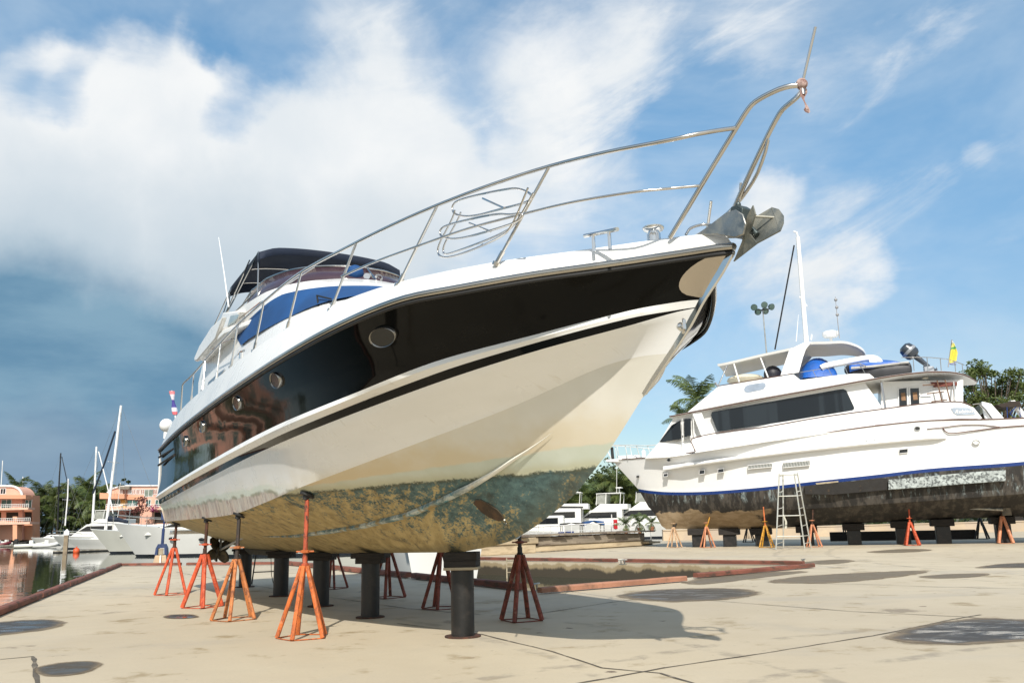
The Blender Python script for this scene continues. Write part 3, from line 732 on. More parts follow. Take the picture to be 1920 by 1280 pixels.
b = MB(); b.prism([(-10.06, .84), (-9.97, .84), (-9.85, 1.2), (-9.98, 1.2)], -.635, -.605); b.build('shaft_strut', GALV, yacht)
b = MB(); b.prism([(-10.55, .60), (-10.32, .56), (-10.28, 1.18), (-10.52, 1.18)], -.64, -.60); b.build('rudder', pm('rudder_bronze', (.07, .065, .045), .6, .4, var=.2), yacht, bevel=.01)
b = MB(); b.prism([(-10.45, .80), (-7.8, .80), (-7.8, .70), (-9.9, .70)], -.05, .05); b.build('skeg', pm('skeg_paint', (.05, .045, .03), .8), yacht)
# trim tab / platform edge below the transom corner
b = MB(); b.box(-10.95, -10.5, -1.5, 1.5, 1.14, 1.22); b.build('swim_platform', OFFW, yacht, bevel=.02)

# ---- deckhouse, windscreen cover, flybridge
BASE = [(-.75, 0), (-.80, .35), (-1.0, .72), (-1.35, 1.02), (-1.95, 1.24), (-2.9, 1.36), (-4.55, 1.41), (-6.5, 1.42), (-8.8, 1.42)]
TOPO = [(-2.15, 0), (-2.2, .35), (-2.45, .72), (-2.85, .97), (-3.35, 1.12), (-4.0, 1.24), (-5.5, 1.34), (-6.9, 1.36), (-8.8, 1.36)]
def outline(P, z, n=40, zf=None, scale=1.0):
    out = []
    Q = [(a, b_, 0) for a, b_ in P]
    for i in range(n+1):
        p = cr(Q, i/n); out.append((p[0], -p[1]*scale, zf(p[0]) if zf else z))
    return out
def full(P, z, n=40, zf=None):
    h = outline(P, z, n, zf); return [(x, -y, zz) for x, y, zz in h[::-1]][:-1]+h
def ringmix(A, B, f): return [tuple(a[i]*(1-f)+b_[i]*f for i in range(3)) for a, b_ in zip(A, B)]
zb = lambda s: float(np.interp(s, [-8.8, -4.55, -2.2, -.7], [4.06, 4.05, 3.98, 3.98]))
zt = lambda s: float(np.interp(s, [-8.8, -5.5, -3.5, -2.2], [4.42, 4.47, 4.56, 4.46]))
low = [(x+.35, y*1.03, 3.2) for x, y, z in full(BASE, 0)]
base = full(BASE, 0, 40, zb); topr = full(TOPO, 0, 40, zt)
b = MB(); b.grid([low, base, topr]); b.add(topr, [tuple(range(len(topr)))]); b.build('deckhouse', WHITE, yacht, angle=40)
# cover: between base and top outlines, as far aft as the slanted end
b = MB(); rows = []
nb = 41
def cov(i, f):
    """i along outline 0..1 (centre to aft), f up 0..1"""
    B3 = [(a, b_, 0) for a, b_ in BASE]; T3 = [(a, b_, 0) for a, b_ in TOPO]
    ib = i*.560; it_ = i*.605
    p = cr(B3, ib); q = cr(T3, it_); zz0, zz1 = zb(p[0]), zt(q[0])
    s = p[0]*(1-f)+q[0]*f; bb = p[1]*(1-f)+q[1]*f; z = zz0*(1-f)+zz1*f
    k = .022+.012*math.sin(9*i+3*f); nrm = Vector((.45, -bb*.6, .55)).normalized()
    return Vector((s, -bb, z))+nrm*k
for i in range(-40, 41):
    r = []
    for j in range(9):
        p = cov(abs(i)/40, j/8); r.append((p.x, p.y if i >= 0 else -p.y, p.z))
    rows.append(r)
b.grid(rows); b.build('windscreen_cover', BLUECAN, yacht, angle=60)
# coaming
CO = [(-2.75, 0), (-2.82, .35), (-3.1, .75), (-3.6, 1.05), (-4.3, 1.24), (-5.3, 1.38), (-6.4, 1.48), (-7.4, 1.52), (-8.2, 1.52)]
zc = lambda s: float(np.interp(s, [-8.2, -7, -5.4, -4.3, -3.0], [4.62, 4.68, 4.78, 4.80, 4.74]))
cor = full(CO, 0, 40, zc); inner = [(x-.10 if abs(y) < 1 else x, y*.92, z-.02) for x, y, z in cor]; innl = [(x, y, z-.22) for x, y, z in inner]
topo = [(x, y, z) for x, y, z in full(TOPO[:-1]+[(-8.2, 1.36)], 0, 40, zt)]
b = MB(); b.grid([topo, ringmix(topo, cor, .5), cor, inner, innl]); b.build('flybridge_coaming', WHITE, yacht, angle=40)
WS = [(-3.15, 0), (-3.22, .33), (-3.5, .70), (-3.98, .98), (-4.6, 1.15), (-5.15, 1.24)]
zw = lambda s: float(np.interp(s, [-5.15, -4.6, -3.9, -3.1], [5.04, 5.10, 5.08, 5.02]))
CO2 = [(-2.85, 0), (-2.92, .35), (-3.2, .73), (-3.68, 1.02), (-4.35, 1.20), (-5.3, 1.33)]
wtop = full(WS, 0, 30, zw); wbot = full(CO2, 0, 30, lambda s: zc(s)-.02)
b = MB(); b.grid([wbot, ringmix(wbot, wtop, .5), wtop]); b.build('flybridge_windscreen', pm('tinted_acrylic', (.060, .035, .048), .12, 0, coat=.3, var=.1), yacht, angle=60, solid=.012)
b = MB(); rl = [(x, y, z+.012) for x, y, z in full(WS+[(-5.55, 1.36)], 0, 30, lambda s: zw(s) if s > -5.2 else 5.04-(-5.2-s)*.75)]; b.tube(rl, .017, 8)
for i in (12, 22, 30, 38, 48): b.tube([rl[i], cor[int(i/60*80)]], .013, 6)
b.build('windscreen_rail', STEEL, yacht)
# flybridge deck with its overhanging wings
b = MB(); pl = [(-3.4, -1.0), (-4.6, -1.30), (-5.6, -1.58), (-7.9, -1.60), (-8.4, -1.35), (-8.4, 1.35), (-7.9, 1.60), (-5.6, 1.58), (-4.6, 1.30), (-3.4, 1.0)]
b.prism(pl, 4.36, 4.47, ax=2); b.build('flybridge_deck', WHITE, yacht, bevel=.03)
for y0 in (-1.62, 1.54):
    b = MB(); b.prism([(-6.2, 4.40), (-7.9, 4.33), (-8.15, 4.36), (-8.2, 4.44), (-7.7, 4.58), (-6.6, 4.70), (-5.6, 4.66)], y0, y0+.08); b.build('flybridge_wing', WHITE, yacht, bevel=.02)
# side window under the wing, dark
b = MB(); q = [L(388, 730, 1.43), L(392, 716, 1.43), L(405, 704, 1.43), L(424, 690, 1.43), L(408, 712, 1.43)]
b.add([v+Vector((0, -.012, 0)) for v in q], [(0, 1, 2, 3, 4)]); b.build('side_window', DARKGLASS, yacht, smooth=False)
# radar arch foot and lamps aft
arch = [onpl(x, y, 1.40) for x, y in [(424, 586), (455, 583), (449, 606), (428, 640), (405, 655), (412, 620)]]
for y0 in (-1.46, 1.34):
    b = MB(); b.prism(arch, y0, y0+.12); b.build('radar_arch', WHITE, yacht, bevel=.03)
b = MB(); q = [L(432, 592, 1.47), L(449, 589, 1.47), L(440, 605, 1.47), L(426, 612, 1.47)]; b.add(q, [(0, 1, 2, 3)]); b.build('arch_window', pm('pale_glass', (.35, .42, .42), .15), yacht, smooth=False)
for (x, y) in [(404, 622), (401, 634)]:
    q = L(x, y, 1.55); b = MB(); b.lathe([(.0, -.09), (.06, -.08), (.065, .06), (.03, .09), (.0, .095)], q, 12); b.build('deck_lamp', pm('lamp_white', (.75, .70, .60), .3), yacht)
# bimini
b = MB(); rows = []
for i in range(15):
    u = i/14; s = -4.85-2.25*u; r = []
    for j in range(25):
        v = j/24*2-1; bb = 1.22*v; sag = .03*math.sin(u*math.pi*3)**2
        z = 5.80-.10*abs(v)**2.5-.10*max(0, abs(v)-.8)*3-.05*u-sag*(1-abs(v))*.6
        if i == 0: z -= .02
        r.append((s, bb, z))
    rows.append(r)
front = [(x+.03, y, z-.13) for x, y, z in rows[0]]; rows = [front]+rows+[[(x-.02, y, z-.16) for x, y, z in rows[-1]]]
for r in rows:
    x, y, z = r[0]; r.insert(0, (x, y-.01, z-.16)); x, y, z = r[-1]; r.append((x, y+.01, z-.16))
b.grid(rows); bim = b.build('bimini_canopy', NAVYCAN, yacht, angle=50, solid=.012)
b = MB()
for sd in (1, -1):
    for s0, z0, s1, z1 in [(-4.95, 5.66, -6.9, 4.70), (-7.05, 5.58, -8.05, 4.66), (-7.0, 5.58, -6.9, 4.70), (-5.6, 5.70, -6.9, 4.70), (-4.95, 5.66, -4.75, 4.80)]:
        b.tube([(s0, -sd*1.215, z0), (s1, -sd*1.45 if z1 < 4.75 else -sd*1.25, z1)], .013, 6)
for s in (-5.0, -6.0, -7.0): b.tube([(s, 1.2*math.cos(a), 5.60+.15*math.sin(a)) for a in [math.pi*k/12 for k in range(13)]], .012, 6)
b.build('bimini_frame', STEEL, yacht)
# whip aerial, horns, searchlight
b = MB(); b.tube([L(429, 575, 1.45), L(420, 510, 1.42), L(410, 445, 1.38)], .014, 6, .005); b.build('whip_aerial', WHITE2, yacht)
q = Vector((-3.02, .08, 4.84)); b = MB()
for dy in (-.09, .05): b.lathe([(.015, -.22), (.02, -.05), (.03, .02), (.062, .07), (.055, .071), (.02, .03)], q+Vector((0, dy, 0)), 12, (1, -.25, -.05))
b.box(q.x-.1, q.x-.04, q.y-.12, q.y+.1, q.z-.14, q.z-.02); b.build('horn', CHROME, yacht)
b = MB(); b.sphere((-3.05, -.22, 4.90), .13, 12, 1, 1, .95); b.build('searchlight_cover', BLUECAN, yacht)
b = MB(); b.lathe([(.05, -.12), (.06, -.02), (.05, .05)], (-2.98, -.06, 4.84), 12, (1, -.4, 0)); b.build('searchlight', CHROME, yacht)
# grab rail on the deckhouse side
b = MB(); b.tube([L(452, 606, 1.38), L(448, 598, 1.42), L(486, 568, 1.37), L(492, 565, 1.37), L(500, 563, 1.33)], .011, 6)
b.tube([L(398, 655, 1.60), L(420, 641, 1.6), L(434, 635, 1.56), L(440, 637, 1.5)], .012, 6); b.build('grab_rail', STEEL, yacht)
b = MB(); b.tube([L(597, 557, 1.12)+Vector((0, -.02, .02)), L(624, 566, 1.08)+Vector((.02, -.03, .03))], .012, 6); b.tube([L(597, 557, 1.12)+Vector((0, -.02, .02)), L(600, 577, 1.15)+Vector((0, -.02, .02))], .012, 6); b.build('wiper', BLACKRUB, yacht)
# satellite dome and staff at the stern
q = L(312, 797, 1.55); b = MB(); b.sphere(q, .15, 14); b.lathe([(.05, -.30), (.05, -.12)], q, 10); b.build('satellite_dome', WHITE2, yacht)

# ---- guard rail
rail = MB(); topP = [L(1380, 240, .26)]
top_pts = [(1380, 240, .15), (1320, 249, .38), (1260, 262, .55), (1140, 285, .72), (1030, 312, .85), (920, 347, 1.10), (820, 385, 1.30), (740, 420, 1.48), (668, 455, 1.60), (565, 510, 1.74), (495, 565, 1.78), (445, 610, 1.80), (410, 647, 1.80), (385, 675, 1.80), (362, 701, 1.80), (345, 717, 1.79)]
tp = [L(*p) for p in top_pts]
tp2 = [Vector(cr([tuple(p) for p in tp], i/90)) for i in range(91)]
both = lambda pts: (pts, [Vector((p.x, -p.y, p.z)) for p in pts])
def port(pts, front):
    m_ = [Vector((p.x, -p.y, p.z)) for p in pts]; k = next(i for i, p in enumerate(m_) if project(BW(p.x, -p.y, p.z))[1] > 452)
    Q = front+[m_[k+3]]; return [Vector(cr([tuple(p) for p in Q], i/40)) for i in range(41)]+m_[k+4:]
rail.tube(tp2, .0165, 8)
rail.tube(port(tp2, [L(1440, 262, -.15), L(1434, 288, -.16), L(1415, 335, -.19), L(1380, 384, -.24), L(1335, 424, -.34)]), .0135, 8)
end = [L(345, 717, 1.79), L(342, 722, 1.79), L(339, 772, 1.79)]
for pts in both(end): rail.tube(pts, .0155, 8)
mid = [L(*p) for p in [(1315, 348, .19), (1250, 354, .40), (1190, 360, .58), (1080, 378, .80), (986, 400, .96), (880, 428, 1.2), (782, 462, 1.42), (700, 492, 1.58), (640, 518, 1.68)]]
mid = [Vector(cr([tuple(p) for p in mid], i/60)) for i in range(61)]
rail.tube(mid, .011, 8)
rail.tube(port(mid, [L(1389, 343, -.19), L(1384, 385, -.2), L(1350, 426, -.3)]), .010, 8)
gr = rail.build('guard_rail', STEEL, yacht, angle=60)
for tx, ty, tb_, bx, by, bb in [(1030, 312, .85, 930, 491, 1.08), (820, 385, 1.30, 746, 532, 1.50), (668, 455, 1.60, 620, 579, 1.74), (565, 510, 1.74, 537, 619, 1.81), (495, 565, 1.78, 476, 656, 1.84), (446, 609, 1.80, 433, 686, 1.86), (414, 643, 1.80, 405, 711, 1.86), (385, 675, 1.80, 380, 731, 1.84), (363, 701, 1.80, 358, 752, 1.82)]:
    a, c = L(tx, ty, tb_), L(bx, by, bb)
    for sg in (1, -1):
        b = MB(); A = Vector((a.x, sg*a.y, a.z)); C = Vector((c.x, sg*c.y, c.z-.02)); D = (C-A).normalized()
        b.tube([A, C], .013, 8); b.tube([C-D*.12, C+D*.01], .020, 8); b.tube([C-D*.02, C+D*.012], .034, 10); b.build('stanchion', STEEL, gr)
# raft cradle hung on the rail
cradle = MB()
def loop(pts, r=.010, close=True, n=60):
    Q = [tuple(p) for p in pts]+([tuple(pts[0])] if close else [])
    cradle.tube([Vector(cr(Q, i/n)) for i in range(n+1)], r, 6)
def chaikin(P, close):
    for _ in range(3):
        Q = [] if close else [P[0]]
        for i in range(len(P) if close else len(P)-1): A, B_ = P[i], P[(i+1) % len(P)]; Q += [A*.75+B_*.25, A*.25+B_*.75]
        if not close: Q.append(P[-1])
        P = Q
    return P+[P[0]] if close else P
def hoop(pix, bf, close=False, r=.0095): cradle.tube(chaikin([L(x, y, bf(x)) for x, y in pix], close), r, 6)
hoop([(846, 388), (858, 374), (953, 353), (978, 354), (1000, 366), (992, 379), (942, 391), (885, 407), (852, 403)], lambda x: 1.03+.0006*(930-x), True)
hoop([(823, 432), (838, 421), (930, 400), (958, 403), (984, 398), (972, 416), (925, 431), (860, 449), (828, 446)], lambda x: 1.10+.0006*(930-x), True)
hoop([(853, 394), (848, 412), (820, 462), (822, 482), (850, 483), (940, 446), (962, 422), (990, 352)], lambda x: 1.08)
hoop([(864, 398), (858, 414), (832, 458), (830, 478), (850, 474), (950, 436), (972, 412), (1000, 362)], lambda x: 1.01)
for a, c in [((905, 372), (945, 390)), ((880, 418), (920, 434)), ((900, 463), (905, 458))]: cradle.tube([L(*a, 1.05), L(*c, 1.05)], .009, 6)
cradle.build('raft_cradle', STEEL, yacht, angle=60)
# pulpit
b = MB()
def sm(pts, n=40): return [Vector(cr([tuple(p) for p in pts], i/n)) for i in range(n+1)]
leg = [L(1256, 446, .24), L(1315, 348, .19), L(1380, 241, .15), L(1402, 206, .14), L(1416, 191, .13), L(1455, 170, .10), L(1480, 162, .06), L(1503, 160, .0)]
for sg in (1, -1): b.tube([Vector((p.x, sg*p.y, p.z)) for p in sm(leg)], .0185, 10)
b.tube([leg[-1], L(1506, 178, 0)], .015)
b.tube(sm([L(1286, 440, .1), L(1295, 428, .05), L(1320, 421, -.05), L(1345, 424, -.1)]), .011, 8)
b.build('bow_pulpit', STEEL, yacht, angle=60)
b = MB(); b.tube([L(1503, 163, 0), L(1529, 51, 0)], .010, 8); b.build('jack_staff', STEEL, yacht)
RAG = pm('rag_cloth', (.24, .13, .11), .9, 0, col2=(.45, .33, .30), scale=22, var=.3)
b = MB(); a = L(1503, 158, 0); rows = []
for i in range(12):
    u = i/11; p = a+(L(1512, 208, 0)-a)*u; w_ = .022*(1+.6*math.sin(7*u))*(1 if i else .6)
    rows.append([p+Vector((0, math.cos(q)*w_+.012*math.sin(9*u), math.sin(q)*w_*.5)) for q in [k*math.pi/3 for k in range(6)]])
b.grid(rows, close=True); b.sphere(a, .04, 8); b.build('tied_rag', RAG, yacht)
# cleat, capstan
b = MB(); c0 = L(1113, 458, .62); c1 = L(1143, 453, .62)
top = Vector((0, 0, .10)); b.tube([c0+Vector((0, 0, -.06)), c0+top*.8], .014); b.tube([c1+Vector((0, 0, -.06)), c1+top*.8], .014); d_ = (c1-c0)
b.tube([c0-d_*.55+top*.8, c1+d_*.5+top*.85], .017, 8); b.build('bow_cleat', CHROME, yacht)
b = MB(); c0 = L(1226, 446, .15); b.lathe([(.055, -.06), (.055, .03), (.045, .035), (.045, .045), (.075, .06), (.085, .075), (.085, .085), (.06, .09), (.0, .09)], c0, 20); b.build('windlass_drum', CHROME, yacht)
b = MB(); c0 = L(452, 668, 1.83); b.tube([c0+Vector((0, 0, -.04)), c0+Vector((0, 0, .05))], .03); b.tube([c0+Vector((-.16, 0, .05)), c0+Vector((0, 0, .07)), c0+Vector((.16, 0, .05))], .018); b.build('midship_cleat', CHROME, yacht)
# bow roller and plough anchor
rol = [onpl(x, y, .09) for x, y in [(1306, 441), (1336, 419), (1362, 399), (1380, 393), (1394, 402), (1400, 420), (1395, 440), (1380, 446), (1345, 440)]]
for y0 in (-.10, .08): b = MB(); b.prism(rol, y0, y0+.018); b.build('roller_cheek', GALV, yacht, bevel=.006)
c = L(1388, 428, 0); b = MB(); b.lathe([(.042, -.08), (.03, 0), (.042, .08)], (c.x, 0, c.z), 14, (0, 1, 0)); b.build('bow_roller', CHROME, yacht)
AN = pm('anchor_zinc', (.20, .215, .20), .5, .55, col2=(.32, .31, .26), scale=6, var=.18, bump=.08)
anchor = MB()
def poly3(pix): v = [L(*p) for p in pix]; anchor.add(v, [tuple(range(len(v)))])
poly3([(1376, 490, 0), (1392, 462, -.02), (1416, 408, -.06), (1447, 390, -.10), (1463, 433, 0), (1420, 456, 0)])
poly3([(1376, 490, 0), (1420, 456, 0), (1406, 438, .03), (1392, 452, .03)])
poly3([(1392, 452, .03), (1406, 438, .03), (1417, 402, .07), (1412, 385, .085), (1402, 405, .07)])
e_ = [L(*p) for p in [(1463, 433, 0), (1469, 418, -.03), (1469, 404, -.06), (1461, 393, -.085), (1447, 389, -.10)]]
anchor.add(e_, [tuple(range(5))])
anchor.build('anchor', AN, yacht, smooth=False, weld=False, solid=.012)
b = MB(); b.tube([L(1416, 406, .02), L(1452, 408, -.06)], .009, 8); b.build('anchor_bar', AN, yacht)
b = MB(); b.tube([L(1420, 440, 0), L(1404, 424, 0), L(1392, 412, 0), L(1330, 426, 0)], .022, 8); q_ = [onpl(x, y, 0) for x, y in [(1377, 404), (1380, 390), (1392, 386), (1402, 392), (1400, 412), (1390, 416)]]; b.prism(q_, -.05, .05)
c = L(1384, 384, 0); b.sphere(c, .022, 8); b.build('anchor_shank', pm('shank_dark', (.08, .10, .10), .45, .6), yacht, bevel=.006)
# ensign on its staff at the stern
fl = thing('ensign', 'narrow furled red, white and blue flag on a staff at the black yacht\'s stern', 'flag', (0, 0, 0))
a = BW(-10.3, 1.5, 3.2); d0 = at(330, 790, a.y); d1 = at(322, 732, a.y)
fl.location = d0; b = MB(); b.tube([Vector(), d1-d0], .014, 6); b.build('flag_staff', WHITE2, fl)
def flag_mat():
    m, t = nt('flag_stripes'); n = N(t); z = n.sep(n.obj())[2]
    r = n.new('ShaderNodeValToRGB'); n.lk(n.math('MULTIPLY', z, 1.35), r.inputs[0]); r.color_ramp.interpolation = 'CONSTANT'
    e = r.color_ramp.elements; e[0].color = (.62, .12, .14, 1); e[0].position = 0
    e[1].position = .28; e[1].color = (.55, .55, .62, 1)
    for p, c in ((.40, (.06, .05, .25, 1)), (.62, (.6, .55, .6, 1)), (.78, (.60, .20, .22, 1))): q = e.new(p); q.color = c
    n.bsdf(r.outputs[0], .8); return m
b = MB(); rows = []
for i in range(14):
    u = i/13; p = (d1-d0)*(.22+.76*u); rows.append([p+Vector((math.cos(q)*.045*(1+.4*math.sin(8*u)), math.sin(q)*.035, 0)) for q in [k*math.pi/4 for k in range(8)]])
b.grid(rows, close=True); b.build('flag_cloth', flag_mat(), fl)
# ------------------------------------------------------------------ boat stands and keel pillars
def stand(px, py, ztop, lean, mat, rodmat, label, h=.80, rad=.27, nleg=5, rot=.3, pad=True, group='steel stands propping the black and white yacht', pos=None, padn=None, legr=.022):
    p = pos if pos is not None else gnd(px, py)
    t = thing('boat_stand', label, 'boat stand', p, 0, group)
    for k in range(nleg):
        a = rot+2*math.pi*k/nleg; c, s = math.cos(a), math.sin(a)
        b = MB(); b.tube([(c*rad, s*rad, .012), (c*.035, s*.035, h)], legr, 8); b.build('leg', mat, t)
    b = MB()
    for k in range(nleg):
        a0, a1 = rot+2*math.pi*k/nleg, rot+2*math.pi*(k+1)/nleg
        A = Vector((math.cos(a0)*rad*1.03, math.sin(a0)*rad*1.03, .008)); B_ = Vector((math.cos(a1)*rad*1.03, math.sin(a1)*rad*1.03, .008))
        b.tube([A, B_], .0065, 4)
    b.build('base_frame', mat, t)
    b = MB(); b.lathe([(.04, h-.06), (.045, h+.02), (.032, h+.03), (.032, h+.10)], (0, 0, 0), 12); b.build('collar', rodmat, t)
    b = MB(); top = Vector((lean[0], lean[1], ztop))
    b.tube([(0, 0, h-.05), (top.x*.3, top.y*.3, h+.2*(ztop-h)), top-Vector((0, 0, .06))], .026, 10); b.build('screw_rod', rodmat, t)
    b = MB(); nq = h+.16; b.lathe([(.03, nq-.02), (.055, nq-.012), (.055, nq+.012), (.03, nq+.02)], (top.x*.05, top.y*.05, 0), 8); b.tube([(-.10, 0, nq), (.10, 0, nq)], .010, 6); b.build('adjusting_nut', mat, t)
    if pad:
        nn = Vector(padn or (0, 0, 1)).normalized(); b = MB(); b.lathe([(.03, -.07), (.04, -.03), (.085, -.024), (.09, 0), (.0, .0)], top, 12, nn); b.build('pad', BLACKRUB, t)
    return t
PADN = tuple(-(ST*.40) + Vector((0, 0, .9)))
def cz(s, b_):
    cb = lerp1(CHI, s, 1); c_ = lerp1(CHI, s, 2); kz = keelz(s); f = max(0, 1-b_/cb); return c_*(1-f)+kz*f-.055*math.sin(math.pi*f)*0
stand(568, 1195, 1.585, (.0, .03), ORANGE, stand_mat('rusty_rod', (.40, .075, .03), (.07, .035, .025)), 'orange stand nearest the viewer with a tall rusty rod up to the white chine', padn=PADN, rot=-1.75, h=.78, rad=.285, legr=.026)
stand(439, 1161, 1.41, (.0, .03), TANOR, pm('greasy_rod', (.05, .04, .035), .6, .3, col2=(.2, .07, .04), scale=12, lo=.55, hi=.7), 'faded ochre orange stand with a dark greasy rod, second from the front', padn=PADN, rot=-1.45, h=.80, rad=.30, legr=.026)
stand(379, 1138, 1.39, (.0, .03), REDOR, RUST, 'bright red orange stand with stout legs in front of the propeller', padn=PADN, rot=-1.2, h=.82, rad=.30, nleg=4, legr=.036)
stand(322, 1114, 1.36, (.0, .03), REDOR, RUST, 'red orange stand under the stern corner, rearmost on the near side', padn=PADN, rot=-1.5, h=.88, rad=.31, legr=.028)
PDN2 = tuple((ST*.40) + Vector((0, 0, .9)))
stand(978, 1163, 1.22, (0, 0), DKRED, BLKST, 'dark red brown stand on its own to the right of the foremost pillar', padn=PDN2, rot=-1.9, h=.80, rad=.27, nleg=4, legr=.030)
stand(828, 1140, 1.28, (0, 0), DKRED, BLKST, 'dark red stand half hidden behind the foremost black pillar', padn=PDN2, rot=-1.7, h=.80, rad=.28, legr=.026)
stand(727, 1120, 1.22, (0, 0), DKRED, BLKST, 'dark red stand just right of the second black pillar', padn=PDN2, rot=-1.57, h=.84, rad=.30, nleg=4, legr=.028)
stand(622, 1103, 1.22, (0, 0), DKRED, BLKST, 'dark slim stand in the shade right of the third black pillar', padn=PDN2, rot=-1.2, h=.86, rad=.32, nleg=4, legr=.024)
def pillar(px, py, label, rad=.125, blocks=((.24, .17, .12, 0),), ztop=.85, white=False):
    p = gnd(px, py); t = thing('keel_support', label, 'pillar', p, BRZ, 'black steel pillars under the keel')
    zz = ztop-sum(q[2] for q in blocks)
    b = MB(); b.lathe([(rad, .012), (rad, zz)], (0, 0, 0), 28); b.build('post', BLKST, t, angle=40)
    b = MB(); b.lathe([(0, 0), (rad*1.55, 0), (rad*1.55, .016), (0, .016)], (0, 0, 0), 28); b.build('base_plate', RUST, t, angle=40)
    for i, (hx, hy, h_, q) in enumerate(blocks):
        b = MB(); b.box(-hx, hx, -hy, hy, zz, zz+h_); o = b.build('wood_block', q or WOODD, t, smooth=False, bevel=.006); zz += h_
        o.rotation_euler = (0, 0, [.98, .90, .95, 1.0][i % 4])
PALEW = pm('pale_plank', (.42, .36, .25), .8, 0, col2=(.28, .22, .15), scale=6, var=.15, bump=.2)
pillar(868, 1193, 'foremost black pillar with a pale plank under its dark blocks', .128, ((.19, .15, .03, PALEW), (.18, .14, .07, 0), (.185, .145, .09, 0)), .90)
pillar(694, 1157, 'second black pillar from the front, wide dark block on top', .125, ((.18, .15, .07, 0), (.235, .16, .07, 0)), .85)
pillar(601, 1136, 'third black pillar from the front with two stacked dark blocks', .13, ((.20, .16, .05, 0), (.235, .17, .07, 0)), .82)
pillar(526, 1117, 'fourth black pillar from the front with a pale mark on its side', .135, ((.21, .17, .07, 0), (.24, .17, .05, 0)), .80)
pillar(459, 1100, 'rearmost black pillar under the stern', .13, ((.22, .17, .06, 0), (.25, .17, .05, 0)), .80)
# trestle in the shade
tb = thing('trestle', 'thin dark trestle standing in the shade between the rear pillars', 'trestle', gnd(497, 1094))
b = MB(); b.tube([(-.30, 0, 0), (-.22, 0, .75)], .016); b.build('leg', BLKST, tb); b = MB(); b.tube([(.32, 0, 0), (.30, 0, .75)], .016); b.build('leg', BLKST, tb)
b = MB(); b.tube([(-.27, 0, .26), (.31, 0, .27)], .012); b.build('crossbar', BLKST, tb); b = MB(); b.tube([(-.25, 0, .74), (.33, 0, .74)], .018); b.build('top_bar', BLKST, tb)
b = MB(); b.tube([(.10, .02, .7), (.13, .02, .2), (.18, .02, .01), (.3, -.3, .01)], .008, 5); b.build('hanging_cord', BLACKRUB, tb)
# chain from the hull to the front stand
ch = MB(); a, c = L(945, 972, .30), None
q0_ = BW(*(lambda p: (p.x, -p.y, p.z))(L(946, 974, .28))); q1_ = at(976, 1003, gnd(978, 1163).y)
for i in range(16):
    u0, u1 = i/16, (i+.9)/16; A = q0_+(q1_-q0_)*u0; B_ = q0_+(q1_-q0_)*u1; ch.tube([A-Vector((0, 0, .10*math.sin(math.pi*u0))), B_-Vector((0, 0, .10*math.sin(math.pi*u1)))], .009, 5)
tag(ch.build('stand_chain', GALV, None), 'thin chain hanging from the bow thruster hole to the brown stand', 'chain')
# ------------------------------------------------------------------ the big white yacht on the right
F2 = Vector((-.939, .343, 0)); N2 = Vector((-.343, -.939, 0)); Q2 = Vector((12.0, 36.4, 0))
RZ2 = math.atan2(F2.y, F2.x)
def Y(x, y, b):
    """point in the white yacht's own frame (x forward, y towards the viewer's side) seen at a photo point at offset b"""
    d = ray(x, y); t = ((Q2+N2*b-EYE).dot(N2))/d.dot(N2); p = EYE+d*t-Q2
    return Vector((p.dot(F2), b, p.z))
def Yp(pts, b): return [(p.x, p.z) for p in (Y(x, y, b) for x, y in pts)]
wy = thing('white_yacht', 'large three deck white yacht with blue boot stripe, raised on stands across the yard', 'yacht', Q2, RZ2)
def col(P, dz=0): return [(p.x, abs(p.y), p.z+dz) for p in P]
BOW = Y(1147, 862, 0.0)
SH2 = col([Y(2080, 776, 2.3), Y(1920, 783, 2.35), Y(1845, 786, 2.4), Y(1745, 788, 2.42), Y(1641, 798, 2.42), Y(1540, 812, 2.38), Y(1440, 826, 2.28), Y(1370, 837, 2.1), Y(1303, 847, 1.75), Y(1240, 855, 1.2), Y(1190, 859, .6), Y(1147, 862, 0)])
WL2 = col([Y(2080, 846, 2.2), Y(1920, 865, 2.3), Y(1745, 878, 2.32), Y(1640, 890, 2.30), Y(1537, 901, 2.2), Y(1430, 913, 1.9), Y(1328, 921, 1.35), Y(1255, 922, .75), Y(1215, 919, .3), Y(1196, 916, 0)])
def below(P, k):
    out = []
    for i, (x, y, z) in enumerate(P): out.append((x-(.0 if i < len(P)-1 else k*.35), max(0, y-.02*k*2), z-k))
    return out
BT2 = [(x-(.08 if i == len(WL2)-1 else 0), y*.995, z-.125) for i, (x, y, z) in enumerate(WL2)]
CH2 = col([Y(2080, 912, 1.95), Y(1920, 925, 2.1), Y(1745, 938, 2.1), Y(1640, 945, 2.05), Y(1537, 952, 1.9), Y(1430, 957, 1.55), Y(1328, 958, 1.0), Y(1265, 958, .5), Y(1232, 955, .2), Y(1216, 950, 0)])
KE2 = col([Y(2080, 965, .12), Y(1900, 968, .12), Y(1745, 974, .12), Y(1640, 979, .12), Y(1537, 985, .12), Y(1430, 990, .12), Y(1328, 991, .12), Y(1270, 991, .10), Y(1245, 990, .06), Y(1228, 962, 0)])
NT2 = 60
m, t = nt('scraped_black_bottom'); n = N(t); o = n.obj(); x_, y_, z_ = n.sep(o)
bk = n.mix(n.ss(n.noise(n.mapping(o, (2.2, 1, .7)), 1.6, 6, .7), .45, .62), (.016, .014, .012), (.065, .056, .046))
fl_ = n.math('MULTIPLY', n.ss(n.noise(n.mapping(o, (3.5, 1, .9)), 1.4, 7, .75, .6), .53, .62), n.ss(z_, 1.72, 1.95))
bk = n.mix(fl_, bk, n.mix(n.ss(n.noise(o, 9, 5), .35, .65), (.22, .25, .245), (.09, .12, .13)))
